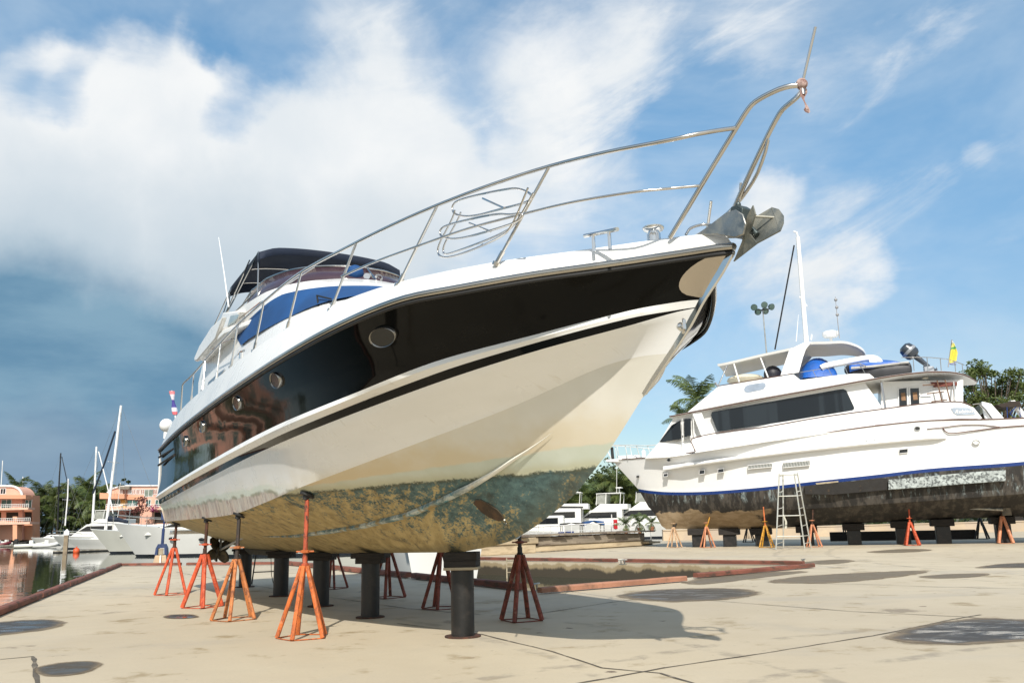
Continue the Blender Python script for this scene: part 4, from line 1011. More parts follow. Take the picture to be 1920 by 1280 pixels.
tn = n.mix(n.ss(n.noise(n.mapping(o, (1, 1, 2.5), (0, R(20), 0)), 2.2, 6, .65, .5), .35, .65), (.22, .155, .085), (.32, .24, .15))
zt_ = n.math('ADD', z_, n.lin(n.noise(o, 1.8, 4, .6), .3, .7, -.14, .14))
msk = n.math('MULTIPLY', n.ss(zt_, 1.52, 1.46), n.ss(n.math('ADD', x_, n.lin(n.noise(o, 1.5, 4), .3, .7, -.6, .6)), 1.2, 1.6))
bk = n.mix(msk, bk, tn); n.bsdf(bk, .75); BOT2 = m
def w2mat():
    m, t = nt('yacht_white'); n = N(t); o = n.obj()
    c = n.mix(n.ss(n.noise(n.mapping(o, (.5, .5, .7)), .9, 5), .35, .65), (.80, .80, .785), (.84, .84, .835))
    c = n.mix(n.math('MULTIPLY', n.ss(n.noise(n.mapping(o, (5, 5, .4)), 1.5, 5, .65), .60, .80), .20), c, (.60, .57, .48))
    n.bsdf(c, .30, 0, None, .2); return m
YW = w2mat()
hb = MB()
for sd in (1, -1):
    sg = lambda p: (p[0], sd*p[1], p[2])
    def pan2(A, B, k, mi, bul=0.0):
        rows = []
        for i in range(NT2+1):
            t = i/NT2; r = []
            for j in range(k+1):
                f = j/k; p = cr(A, t)*(1-f)+cr(B, t)*f; p[1] = max(0, p[1]+bul*math.sin(math.pi*f)*min(1, p[1])); r.append(sg(p))
            rows.append(r)
        hb.mat(mi); hb.grid(rows)
    pan2(SH2, WL2, 8, 0, -.03); pan2(WL2, BT2, 1, 1); pan2(BT2, CH2, 4, 2, .05); pan2(CH2, KE2, 5, 2, .12)
    kel = [(p[0], 0, p[2]) for p in KE2]; pan2(KE2, kel, 1, 2)
tr = [SH2[0], WL2[0], BT2[0], CH2[0], KE2[0]]
hb.mat(0); hb.add([(p[0], p[1], p[2]) for p in tr]+[(p[0], -p[1], p[2]) for p in tr[::-1]], [tuple(range(10))])
hb.build('hull', [YW, BLUEPAINT, BOT2], wy, angle=30)
b = MB(); rows = []
for i in range(NT2): p = cr(SH2, i/NT2); rows.append([(p[0], p[1]*k*.97, p[2]-.02) for k in (1, .5, 0, -.5, -1)])
b.grid(rows); b.build('deck', WHITE2, wy)
def ln2(pts, bb, r, name, mat, n=40, sides=(1, -1)):
    for sd in sides:
        b = MB(); P = [Y(x, y, q) for (x, y), q in zip(pts, bb)]; Q = [Vector(cr([tuple(p) for p in P], i/n)) for i in range(n+1)]
        b.tube([(p.x, sd*p.y, p.z) for p in Q], r, 6); b.build(name, mat, wy)
b = MB()
for sd in (1, -1): b.tube([sgn(cr(SH2, .05+.95*i/80)+np.array((0, .012, 0)), -sd) for i in range(81)], .022, 6)
b.build('cap_rail', BROWN, wy)
# long white rubbing strake
b = MB()
for sd in (1, -1):
    rows = []
    for i in range(41):
        u = i/40; x = 1243+(1774-1243)*u; y = 878+(818-878)*u-4.5*math.sin(math.pi*u); bq = float(np.interp(x, [1243, 1300, 1370, 1440, 1540, 1774], [1.22, 1.72, 2.06, 2.25, 2.37, 2.41]))
        p = Y(x, y, bq); k = min(1, i/3, (40-i)/1.5+.05)
        rows.append([(p.x, sd*(p.y-.05), p.z+.10), (p.x, sd*(p.y+.17*k), p.z+.06), (p.x, sd*(p.y+.19*k), p.z-.02), (p.x, sd*(p.y+.15*k), p.z-.07), (p.x, sd*(p.y-.05), p.z-.09)])
    b.grid(rows)
b.build('rubbing_strake', YW, wy, angle=30)
# bulwark
bw = [(1297, 822), (1440, 799), (1537, 782), (1657, 766), (1745, 755), (1800, 753), (1826, 764), (1842, 784), (1745, 790), (1641, 800), (1540, 814), (1440, 828), (1303, 849)]
for sd in (1, -1):
    b = MB(); P = Yp(bw, 2.40); b.prism(P, sd*2.33, sd*2.415); b.build('bulwark', YW, wy, smooth=False, bevel=.015)
ln2([(1304, 846), (1297, 822), (1440, 799), (1537, 782), (1657, 766), (1745, 755), (1800, 753), (1822, 760)], [2.42]*8, .020, 'bulwark_cap', BROWN, 60)
ln2([(1641, 797), (1745, 788), (1800, 785), (1842, 786)], [2.43]*4, .014, 'trim_line', BROWN)
# house
hs = [(1200, 858), (1232, 826), (1262, 781), (1450, 747), (1620, 714), (1657, 768), (1645, 800), (1440, 828), (1303, 850), (1250, 856)]
P = Yp(hs, 1.9); b = MB()
def hw(s): return float(np.interp(s, [-9, 4.2, 5.2, 6.9], [1.9, 1.9, 1.65, .8]))
n_ = len(P); vs = [(x, hw(x), z) for x, z in P]+[(x, -hw(x), z) for x, z in P]
b.add(vs, [tuple(range(n_)), tuple(range(2*n_-1, n_-1, -1))]+[(i, (i+1) % n_, (i+1) % n_+n_, i+n_) for i in range(n_)])
b.build('deckhouse', YW, wy, smooth=False, bevel=.03)
def plate(pts, bq, name, mat, off=.012, both_=True, frame=None):
    for sd in ((1, -1) if both_ else (1,)):
        q = [Y(x, y, bq) for x, y in pts]; q = [Vector((p.x, sd*(hw(p.x)*bq/1.9 if name in ('saloon_window', 'pilothouse_window') else p.y), p.z)) for p in q]
        c = sum(q, Vector())/len(q); k = len(q); b = MB()
        o_ = Vector((0, sd*off, 0)); b.add([p+o_ for p in q]+[p-o_*3 for p in q], [tuple(range(k))]+[(i, (i+1) % k, (i+1) % k+k, i+k) for i in range(k)])
        ob = b.build(name, mat, wy, smooth=False)
        if frame:
            b = MB(); b.tube([p+o_ for p in q]+[q[0]+o_], frame, 6); b.build('frame', WHITE2, ob)
def yglass():
    m, t = nt('yacht_glass'); n = N(t); o = n.obj(); x = n.sep(o)[0]
    w = n.new('ShaderNodeTexWave', wave_type='BANDS', bands_direction='X'); n.lk(o, w.inputs[0]); w.inputs['Scale'].default_value = .34; w.inputs['Distortion'].default_value = .0
    k = n.noise(n.mapping(o, (1.1, 0, .02)), 1.0, 2)
    c = n.mix(n.ss(k, .47, .53), (.006, .009, .013), (.016, .022, .028)); n.bsdf(c, .09); return m
YG = yglass()
rw = [(1335, 772), (1440, 753.5), (1570, 730.5), (1581, 729), (1587, 732), (1601, 762), (1602, 766), (1598, 769), (1470, 790), (1350, 808.5), (1345, 808), (1333, 778)]
plate(rw, 1.9, 'saloon_window', YG)
for x in (1392, 1432, 1447, 1474, 1500, 1528):
    pass
plate([(1231, 828), (1258, 796), (1275, 787), (1277, 822)], 1.9, 'pilothouse_window', YG)
plate([(1282, 785), (1295, 784), (1295.5, 816), (1283, 819)], 1.9, 'pilothouse_window', YG)
b = MB(); b.tube([Y(1279, 784, 1.92), Y(1279, 850, 1.92)], .012, 5); b.tube([Y(1299, 778, 1.93), Y(1304, 846, 1.93)], .02, 5); b.build('door_frame', WHITE2, wy)
b = MB(); b.tube([Y(1280, 816, 1.95), Y(1280, 820, 1.95)], .022, 6); b.build('door_handle', BLACKRUB, wy)
# raking wing pieces beside the house
P = Yp([(1299, 776), (1316, 774), (1330, 812), (1324, 818), (1316, 819)], 2.02)
for sd in (1, -1):
    b = MB(); b.prism(P, sd*1.96, sd*2.05); b.build('side_wing', YW, wy, smooth=False)
# boat deck slab with its rounded after end
st_ = [(1255, 779, 1.75), (1262, 778, 1.9), (1320, 767, 2.02), (1412, 749, 2.1), (1520, 730, 2.15), (1620, 712, 2.2), (1690, 701, 2.2), (1745, 695.5, 2.1), (1790, 697, 1.75), (1815, 704, 1.2), (1832, 714, .3)]
Z = [(Y(x, y, q).x, q, Y(x, y, q).z) for x, y, q in st_]
b = MB(); rows = []
for i in range(61):
    p = cr(Z, i/60); w_ = p[1]
    rows.append([(p[0], w_*k, p[2]+(0.0 if top else -.07)+.03*(1-k*k)*top) for top, k in [(1, 1), (1, .5), (1, 0), (1, -.5), (1, -1), (0, -.985), (0, 0), (0, .985)]])
b.grid(rows, close=True); b.add(rows[0], [tuple(range(8))]); b.add(rows[-1], [tuple(range(8))]); b.build('boat_deck', YW, wy, angle=40)
for sd in (1, -1):
    b = MB(); b.tube([(lambda p: (p[0], sd*(p[1]+.012), p[2]-.035))(cr(Z, i/60)) for i in range(61)], .024, 6); b.build('deck_trim', BROWN, wy)
# flybridge sides
fb = [(1289, 772), (1347, 724), (1420, 712), (1487, 701), (1501, 712), (1560, 704), (1600, 700), (1630, 700), (1640, 708), (1520, 729), (1412, 748)]
P = Yp(fb, 1.9); b = MB(); b.prism(P, -1.9, 1.9); b.build('flybridge_side', YW, wy, smooth=False, bevel=.03)
ln2([(1347, 723), (1420, 711), (1487, 700)], [1.91]*3, .016, 'flybridge_trim', BROWN)
plate([(1395, 729), (1398, 724), (1404, 721), (1430, 717), (1435, 718), (1436, 723), (1432, 729), (1426, 731), (1402, 736), (1396, 734)], 1.905, 'name_panel', pm('name_panel_blue', (.30, .36, .45), .4), .012)
# hard top, legs, posts
ht = [(1345, 680, 1.55), (1362, 677, 1.6), (1430, 661, 1.62), (1495, 647, 1.6), (1515, 639.5, 1.58), (1550, 638, 1.55), (1582, 637, 1.45), (1604, 643, 1.2), (1618, 652, .8), (1624, 662, .25)]
Z2 = [(Y(x, y, q).x, q, Y(x, y, q).z) for x, y, q in ht]
b = MB(); rows = []
for i in range(41):
    p = cr(Z2, i/40); rows.append([(p[0], p[1]*k, p[2]-.10*(1-top)-.10*abs(k)**4+.05) for top, k in [(1, 1), (1, .7), (1, 0), (1, -.7), (1, -1), (0, -.97), (0, -.6), (0, 0), (0, .6), (0, .97)]])
b.grid(rows, close=True); b.add(rows[0], [tuple(range(10))]); b.add(rows[-1], [tuple(range(10))]); b.build('hard_top', YW, wy, angle=45)
for sd in (1, -1):
    b = MB(); P = Yp([(1480, 655), (1509, 641), (1522, 641), (1511, 655), (1505, 672), (1498, 698), (1463, 704)], 1.58); b.prism(P, sd*1.5, sd*1.6); b.build('hard_top_leg', YW, wy, smooth=False, bevel=.03)
for (x0, y0, x1, y1, q, mt) in [(1347, 722, 1364, 684, 1.5, STEEL), (1386, 716, 1376, 682, 1.5, WHITE2), (1440, 707, 1426, 671, 1.5, WHITE2)]:
    for sd in (1, -1):
        b = MB(); a, c = Y(x0, y0, q+.3), Y(x1, y1, q); b.tube([(a.x, sd*a.y, a.z), (c.x, sd*c.y, c.z)], .03, 8); b.build('post', mt, wy)
# helm seat shape, wind deflector, cover, crane arm
b = MB(); c = Y(1398, 712, .4); b.sphere(c, .5, 12, 1.6, 2.0, .42); b.build('sun_cushion', pm('cream_vinyl', (.68, .62, .48), .5), wy)
b = MB(); c = Y(1449, 702, .6); b.sphere((c.x, c.y, c.z), .42, 12, .9, 1.0, .9); b.build('helm_seat', pm('dark_vinyl', (.02, .02, .03), .5), wy)
b = MB(); c = Y(1532, 686, .3); rows = []
for i in range(17):
    a = math.pi*i/16; rr = []
    for j in range(13):
        q = -1+2*j/12; prof = (1-abs(q)**3)**.5
        rr.append((c.x+.80*math.cos(a)*(.85+.1*math.sin(5*q+a)), q*1.35, c.z-.62+.92*(math.sin(a)**.7)*prof*(1+.05*math.sin(7*q+3*a))))
    rows.append(rr)
b.grid(rows); b.build('helm_cover', pm('blue_tarp', (.01, .10, .42), .42, 0, var=.15, scale=4, bump=.5, bscale=5), wy, angle=60)
b = MB(); P = [Y(1540, 690, 1.2), Y(1548, 686, 1.2), Y(1600, 676, 1.2), Y(1632, 671, 1.2), Y(1645, 674, 1.2), Y(1652, 684, 1.2), Y(1657, 701, 1.2)]
b.tube([Vector(cr([tuple(p) for p in P], i/30)) for i in range(31)], .13, 10); b.prism(Yp([(1628, 671), (1645, 673), (1657, 685), (1657, 701), (1642, 703), (1634, 690)], 1.3), 1.0, 1.3); b.build('davit_crane', YW, wy)
rlm = MB()
for sd in (1, -1):
    T_ = [Y(x, y, 1.85) for x, y in [(1500, 698), (1540, 691), (1580, 685), (1610, 681), (1624, 686)]]; f2 = lambda p: (p.x, sd*p.y, p.z)
    rlm.tube([f2(p) for p in T_], .016, 6)
    for (a, b_) in [((1524, 694), (1531, 708)), ((1552, 689), (1560, 704)), ((1583, 685), (1590, 702)), ((1612, 681), (1622, 700))]: rlm.tube([f2(Y(*a, 1.85)), f2(Y(*b_, 1.88))], .014, 6)
    T_ = [Y(x, y, q) for x, y, q in [(1690, 670, 2.05), (1720, 669.5, 2.02), (1745, 670, 1.9), (1775, 673, 1.5)]]; rlm.tube([f2(p) for p in T_], .016, 6)
    for (a, b_, q) in [((1712, 670), (1714, 695), 2.05), ((1738, 669), (1740, 694), 1.95), ((1763, 672), (1765, 695), 1.6)]: rlm.tube([f2(Y(*a, q)), f2(Y(*b_, q))], .018, 6)
T_ = [Y(x, y, q) for x, y, q in [(1775, 673, 1.5), (1795, 679, 1.0), (1806, 683, .3), (1808, 684, -.4)]]; rlm.tube(T_, .016, 6)
for (a, b_, q) in [((1790, 677), (1792, 697), 1.1), ((1804, 682), (1806, 700), .4)]: rlm.tube([Y(*a, q), Y(*b_, q)], .018, 6)
rlm.build('boat_deck_rail', STEEL, wy)
# radome, mast, stay, aerials
b = MB(); c = Y(1557, 626, .1); b.lathe([(.0, -.15), (.28, -.14), (.34, -.05), (.33, .08), (.2, .13), (0, .13)], c, 18); b.lathe([(.06, -.4), (.06, -.1)], c, 10); b.build('radar_dome', WHITE2, wy)
b = MB(); b.tube([Y(1512, 642, .2), Y(1496, 445, .2)], .105, 12, .085); b.tube([Y(1496, 446, .2), Y(1494, 436, .2), Y(1488, 434, .2)], .04, 8); b.tube([Y(1499, 556, .2), Y(1513, 574, .2)], .03, 6); b.build('mast', WHITE2, wy)
b = MB(); b.tube([Y(1489, 460, .2), Y(1453, 655, .2)], .036, 6); b.build('furled_stay', pm('black_sock', (.008, .010, .012), .7), wy)
b = MB(); b.tube([Y(1574, 634, .6), Y(1570, 596, .6), Y(1566, 556, .6)], .022, 6, .012)
for (x, y) in [(1567, 562), (1569, 576), (1570, 590)]: c = Y(x, y, .6); b.sphere(c, .07, 6)
b.build('light_pole', pm('pole_grey', (.3, .3, .31), .4), wy)
b = MB(); b.tube([Y(1493, 640, .8), Y(1497, 590, .8)], .02, 6, .008); b.build('whip_aerial', WHITE2, wy)
b = MB(); b.tube([Y(1521, 637, .5), Y(1522, 627, .5)], .03, 6); b.build('stub_aerial', WHITE2, wy)
# after saloon, its doors, ladder and posts under the overhang
P = Yp([(1652, 715), (1806, 712), (1806, 762), (1652, 775)], 1.35); b = MB(); b.prism(P, -1.35, 1.35); b.build('after_saloon', YW, wy, smooth=False)
for pts in ([(1684, 728), (1701, 726.5), (1702, 764), (1685, 766)], [(1705, 726.5), (1724, 727), (1725, 762), (1707, 764)]):
    q = [Y(x, y, 1.37) for x, y in pts]; b = MB(); b.add([p+Vector((0, .01, 0)) for p in q], [(0, 1, 2, 3)]); d = b.build('saloon_door', DARKGLASS, wy, smooth=False)
    b = MB(); b.tube([p+Vector((0, .012, 0)) for p in q]+[q[0]+Vector((0, .012, 0))], .028, 6); b.build('frame', WHITE2, d)
    mx = sum(p.x for p in q)/4; zt_2 = max(p.z for p in q); b = MB(); b.box(mx-.10, mx+.06, 1.375, 1.388, zt_2-.50, zt_2-.20); b.build('curtain', pm('tan_curtain', (.30, .17, .09), .8), d, smooth=False)
b = MB(); b.tube([Y(1652, 714, 2.0), Y(1660, 766, 2.2)], .045, 8); b.build('deck_post', STEEL, wy)
b = MB(); b.tube([Y(1788, 716, 1.6), Y(1790, 755, 2.0)], .035, 8); b.build('deck_post', STEEL, wy)
lad = MB()
for (a, c) in [((1757, 713), (1767, 756)), ((1772, 712), (1782, 754)), ((1738, 738), (1770, 734)), ((1746, 753), (1776, 749)), ((1730, 722), (1752, 721))]: lad.tube([Y(*a, 1.8), Y(*c, 1.8)], .025, 6)
lad.build('boarding_ladder', pm('teak_rail', (.16, .085, .05), .5), wy)
b = MB(); P = Yp([(1745, 716), (1795, 716), (1795, 722), (1752, 725)], 1.5); b.prism(P, -1.2, 1.5); b.build('hatch_lining', pm('mahogany', (.14, .03, .018), .5), wy, smooth=False)
for (x, y) in [(1690, 708), (1735, 709)]: c = Y(x, y, 1.5); b = MB(); b.lathe([(0, -.02), (.10, -.02), (.10, .02)], (c.x, c.y, c.z+.0), 14); b.build('deck_light', pm('lens_cream', (.6, .56, .45), .3), wy)
# hull openings: ports, grilles, fairleads
def hpatch(x0, y0, x1, y1, name, mat, slope=-.113, frame=True, b0=None):
    for sd in (1, -1):
        q = []
        for (x, y) in [(x0, y0), (x1, y0+slope*(x1-x0)), (x1, y1+slope*(x1-x0)), (x0, y1)]:
            bq = b0 or float(np.interp(x, [1180, 1240, 1300, 1370, 1440, 1540, 1900], [.45, 1.08, 1.60, 1.98, 2.2, 2.345, 2.39])); p = Y(x, y, bq+.02); q.append(Vector((p.x, sd*p.y, p.z)))
        b = MB(); b.add([p for p in q]+[p-Vector((0, sd*.12, 0)) for p in q], [(0, 1, 2, 3), (0, 1, 5, 4), (1, 2, 6, 5), (2, 3, 7, 6), (3, 0, 4, 7)]); ob = b.build(name, mat, wy, smooth=False)
        if frame: b = MB(); b.tube(q+[q[0]], .012, 6); b.build('frame', WHITE2, ob)
for (x0, y0, x1, y1) in [(1244, 888, 1252, 893.5), (1311, 881.5, 1321, 889), (1346, 879, 1357, 886), (1686, 842.5, 1702, 850)]: hpatch(x0, y0, x1, y1, 'hull_port', DARKGLASS)
hpatch(1193, 891.5, 1197.5, 895, 'hawse_hole', BLACKRUB, frame=False, b0=.42)
def grille():
    m, t = nt('vent_grille'); n = N(t); o = n.obj(); w = n.new('ShaderNodeTexWave', wave_type='BANDS', bands_direction='X'); n.lk(n.mapping(o, (1, 1, 1), (0, R(14), 0)), w.inputs[0]); w.inputs['Scale'].default_value = 5.6
    n.bsdf(n.mix(n.ss(w.outputs['Fac'], .35, .6), (.035, .04, .035), (.42, .43, .41)), .5); return m
GRL = grille(); hpatch(1402, 872, 1447, 879, 'vent_grille', GRL, -.09); hpatch(1468, 867.5, 1518, 876.5, 'vent_grille', GRL, -.09)
def ringpatch(x, y, rx, rz, bq, inner, name='fairlead'):
    for sd in (1, -1):
        c = Y(x, y, bq); b = MB(); k = 18
        rr = [[(c.x+rx*f*math.cos(2*math.pi*j/k), sd*(bq+o_), c.z+rz*f*math.sin(2*math.pi*j/k)) for j in range(k)] for f, o_ in ((1, 0), (1, .03), (.72, .03), (.7, .0))]
        b.grid(rr, close=True); ob = b.build(name, STEEL, wy, angle=50); b = MB(); b.add([(x_2, sd*(bq+.012), z_2) for x_2, y_2, z_2 in rr[2]], [tuple(range(k))]); b.build('lining', inner, ob, smooth=False)
ringpatch(1720, 803, .11, .085, 2.415, BLACKRUB); ringpatch(1830, 829, .13, .09, 2.40, WHITE2); ringpatch(1254, 862, .09, .08, 1.36, BLACKRUB)
for (x, y) in [(1627, 824), (1643, 823)]:
    c = Y(x, y, 2.42); b = MB(); b.lathe([(.075, 0), (.075, .07), (.05, .1), (0, .1)], c, 12, (0, 1, 0)); b.build('skin_fitting', WHITE2, wy)
# sweeping brown moulding on the quarter and name board
ln2([(1738, 804), (1768, 801), (1800, 797), (1835, 796), (1875, 800)], [2.42, 2.43, 2.43, 2.42, 2.39], .016, 'quarter_moulding', BROWN)
ln2([(1768, 802), (1772, 808), (1782, 812), (1820, 808), (1875, 801), (1925, 797)], [2.43, 2.43, 2.43, 2.42, 2.39, 2.36], .022, 'quarter_moulding', BROWN)
plate([(1783, 766), (1788, 764), (1815, 764), (1824, 768), (1829, 776), (1827, 777), (1795, 778), (1788, 774)], 2.425, 'name_board', pm('name_board_blue', (.36, .42, .50), .4), .014)
def text(body, name, size, mat, parent, loc, rot, shear=.0):
    c = bpy.data.curves.new(name, 'FONT'); c.body = body; c.size = size; c.extrude = .004; c.shear = shear; c.align_x = 'CENTER'; c.align_y = 'CENTER'
    tmp = bpy.data.objects.new('tmp', c); COL.objects.link(tmp)
    me = bpy.data.meshes.new_from_object(tmp.evaluated_get(bpy.context.evaluated_depsgraph_get())); bpy.data.objects.remove(tmp)
    me.materials.clear(); me.materials.append(mat); o = bpy.data.objects.new(name, me); COL.objects.link(o); o.parent = parent; o.location = loc; o.rotation_euler = rot; return o
c = Y(1807, 771, 2.447); text('Rubinus', 'name_lettering', .19, WHITE2, wy, c, (R(90), 0, R(180)), .35)
# white transom wing and gear at the stern
for sd in (1, -1):
    b = MB(); P = Yp([(1840, 753), (1858, 757), (1866, 766), (1894, 798), (1888, 801), (1862, 797), (1846, 782)], 1.8); b.prism(P, sd*1.7, sd*1.9); b.build('stern_wing', YW, wy, smooth=False, bevel=.02)
b = MB(); b.tube([Y(1838, 758, 2.0), Y(1848, 768, 2.0), Y(1861, 786, 2.0)], .04, 8); b.tube([Y(1824, 758, 2.0), Y(1841, 756, 2.0)], .02, 6); b.build('gangway_arm', STEEL, wy)
P = Yp([(1838, 756), (1845, 762), (1850, 770), (1838, 775)], 1.2); b = MB(); b.prism(P, -.8, 1.2); b.build('stern_locker', pm('locker_green', (.05, .06, .04), .6), wy, smooth=False)
# bow rail, fittings
rb = MB()
for sd in (1, -1):
    f2 = lambda p: (p.x, sd*p.y, p.z)
    T_ = [Y(x, y, q) for x, y, q in [(1133, 834, 0.03), (1150, 834, .25), (1180, 834, .65), (1215, 835, 1.05), (1255, 830, 1.4), (1297, 821, 1.8)]]; T_ = [Vector(cr([tuple(p) for p in T_], i/24)) for i in range(25)]
    rb.tube([f2(p) for p in T_], .020, 6)
    for (a, c, q) in [((1133, 834), (1146, 860), .05), ((1153, 834), (1157, 861), .2), ((1172, 834), (1177, 860), .5), ((1193, 834), (1200, 858), .75), ((1214, 835), (1221, 857), 1.0), ((1240, 832), (1246, 855), 1.25), ((1269, 827), (1275, 851), 1.5)]: rb.tube([f2(Y(*a, q)), f2(Y(*c, q))], .018, 6)
rb.build('bow_rail', pm('rail_white', (.70, .70, .68), .3, .2), wy)
b = MB(); b.tube([Y(1147, 838, 0), Y(1149, 861, 0)], .07, 8); b.build('bow_roller_post', BLACKRUB, wy)
b = MB(); c = Y(1180, 856, 0); b.box(c.x-.5, c.x+.45, -.3, .3, c.z-.15, c.z+.05); b.box(c.x-.75, c.x-.6, -.15, .15, c.z-.1, c.z+.25); b.build('windlass', WHITE2, wy, bevel=.03)
b = MB(); b.prism([(BOW.x-.6, BOW.z-.14), (BOW.x+.22, BOW.z-.08), (BOW.x+.22, BOW.z+.02), (BOW.x-.6, BOW.z+.02)], -.22, .22); b.build('bow_platform', WHITE2, wy, bevel=.02)
b = MB(); c = Y(1347, 722, 1.3); b.tube([Y(1341, 717, 1.6), Y(1347, 726, 1.6)], .05, 6); b.build('deck_searchlight', pm('lamp_grey', (.25, .26, .28), .4, .3), wy)
# rubbing box: pale flaking beam and the dark recess ahead of it
FLK = pm('flaking_paint', (.40, .44, .43), .8, 0, col2=(.10, .11, .11), scale=11, lo=.48, hi=.58, var=.16, bump=.4, bscale=26)
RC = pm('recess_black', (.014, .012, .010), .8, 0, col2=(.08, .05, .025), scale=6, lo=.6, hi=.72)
def beam(pts_t, pts_b, name, mat, b0, b1):
    for sd in (1, -1):
        T_ = [Y(x, y, b1) for x, y in pts_t]; B_ = [Y(x, y, b1) for x, y in pts_b]; b = MB()
        rows = [[(p.x, sd*b0, p.z), (p.x, sd*b1, p.z), (q.x, sd*b1, q.z), (q.x, sd*b0, q.z)] for p, q in zip(T_, B_)]
        b.grid(rows, close=True); b.add(rows[0], [(0, 1, 2, 3)]); b.add(rows[-1], [(0, 1, 2, 3)]); b.build(name, mat, wy, smooth=False, bevel=.008)
beam([(1666, 899), (1745, 892), (1830, 884), (1886, 881)], [(1666, 917.5), (1745, 912), (1830, 905), (1886, 901)], 'sheathing_beam', FLK, 1.9, 2.52)
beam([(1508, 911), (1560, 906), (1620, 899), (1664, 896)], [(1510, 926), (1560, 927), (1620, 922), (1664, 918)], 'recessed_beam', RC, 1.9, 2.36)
b = MB(); q = [Y(x, y, 2.36) for x, y in [(1529, 905), (1572, 901), (1572, 903.5), (1531, 908)]]; b.add([p+Vector((0, .02, 0)) for p in q]+[p-Vector((0, .05, 0)) for p in q], [(0, 1, 2, 3), (0, 1, 5, 4), (1, 2, 6, 5), (2, 3, 7, 6), (3, 0, 4, 7)]); b.build('patch_strip', PALEW, wy, smooth=False)
b = MB(); q = Yp([(1862, 918), (1884, 918), (1893, 940), (1897, 966), (1880, 966), (1876, 945)], 1.0); b.prism(q, .95, 1.05); b.build('shaft_strut', pm('strut_tan', (.16, .13, .09), .7, 0, col2=(.07, .06, .045), scale=6), wy, smooth=False)
b = MB(); b.tube([Y(1730, 947, 1.1), Y(1880, 955, 1.1)], .06, 8); b.build('propeller_shaft', GALV, wy)
b = MB(); q = Yp([(1760, 934), (1780, 933), (1780, 953), (1762, 953)], 1.3); b.prism(q, 1.1, 1.35); b.build('bilge_bracket', pm('bracket_tan', (.15, .12, .08), .7), wy, smooth=False)
# dinghy and outboard on the boat deck, flag
dz = thing('tender_dinghy', 'dark inflatable tender under a blue cover on the white yacht\'s upper deck', 'dinghy', Q2, RZ2)
tube_ = MB()
pts = [Y(x, y, q) for x, y, q in [(1706, 690, 1.5), (1680, 693, 1.6), (1640, 697, 1.5), (1610, 697, 1.1), (1596, 694, .4), (1596, 694, -.3), (1612, 694, -.8), (1650, 692, -1.0), (1700, 688, -1.0)]]
tube_.tube([Vector(cr([tuple(p) for p in pts], i/40)) for i in range(41)], .24, 12); tube_.build('inflatable_tube', pm('hypalon_grey', (.05, .05, .055), .55, 0, var=.12), dz)
b = MB(); rows = []
for i in range(21):
    u = i/20; x = 1592+(1704-1592)*u; rr = []
    for j in range(9):
        v = j/8; p = Y(x, 685-7*math.sin(math.pi*u)+3*abs(v-.5)-4*u, 1.6-2.4*v); rr.append((p.x, p.y, p.z+.03*math.sin(9*u+5*v)))
    rows.append(rr)
rows = [[(r[0][0], r[0][1]+.08, r[0][2]-.25)]+r+[(r[-1][0], r[-1][1]-.08, r[-1][2]-.25)] for r in rows]
b.grid(rows); b.build('cover', pm('dinghy_cover', (.012, .11, .46), .5, 0, var=.1, bump=.4, bscale=6), dz, solid=.01)
b = MB(); a, c = Y(1596, 690, 1.75), Y(1704, 679, 1.78); b.tube([a, (a+c)/2+Vector((0, .03, -.02)), c], .05, 6); b.build('rubbing_strip', pm('strip_grey', (.45, .44, .42), .5), dz)
ob = thing('outboard_motor', 'grey tilted outboard engine clamped to the tender on the white yacht', 'outboard', Q2, RZ2)
OBM = pm('outboard_grey', (.035, .045, .06), .3, 0, coat=.4); OBL = pm('outboard_silver', (.35, .37, .40), .35, .3)
d1 = Y(1700, 655, 1.2); d2 = Y(1745, 690, 1.2); ax = (d2-d1).normalized()
b = MB(); b.lathe([(0, -.30), (.16, -.29), (.27, -.20), (.31, -.02), (.30, .18), (.24, .28), (.15, .32), (0, .33)], d1+ax*.1, 16, tuple(ax)); b.build('cowling', OBM, ob)
b = MB(); b.lathe([(.314, 0), (.322, .03), (.322, .09), (.312, .12)], d1+ax*.06, 16, tuple(ax)); b.build('cowling_band', OBL, ob)
b = MB(); b.tube([d1+ax*.35, d1+ax*.75, d1+ax*1.05], .12, 10, .08); b.build('leg', OBM, ob)
e1 = d1+ax*1.12; b = MB(); b.tube([e1+Vector((.22, 0, .12)), e1, e1+Vector((-.20, 0, -.12))], .09, 10, .05); b.prism([(e1.x-.1, e1.z-.32), (e1.x+.25, e1.z-.1), (e1.x+.05, e1.z+.02)], e1.y-.015, e1.y+.015); b.build('gearcase', OBM, ob)
b = MB()
for k in range(3): a = 2*math.pi*k/3; b.add([e1+Vector((-.22, 0, -.12)), e1+Vector((-.24, .17*math.cos(a), -.12+.17*math.sin(a))), e1+Vector((-.20, .17*math.cos(a+.7), -.12+.17*math.sin(a+.7)))], [(0, 1, 2)])
b.build('propeller', OBL, ob, solid=.01)
b = MB(); b.box(d2.x-.1, d2.x+.25, d2.y-.2, d2.y+.2, d2.z-.25, d2.z+.05); b.build('bracket', OBL, ob, bevel=.02)
fg = thing('courtesy_flag', 'limp yellow, green and white flag on the white yacht\'s upper deck', 'flag', Q2, RZ2)
a, c = Y(1778, 688, .9), Y(1785, 637, .9); b = MB(); b.tube([a, c], .025, 6); b.build('flag_staff', pm('pole_grey', (.3, .3, .3), .4), fg)
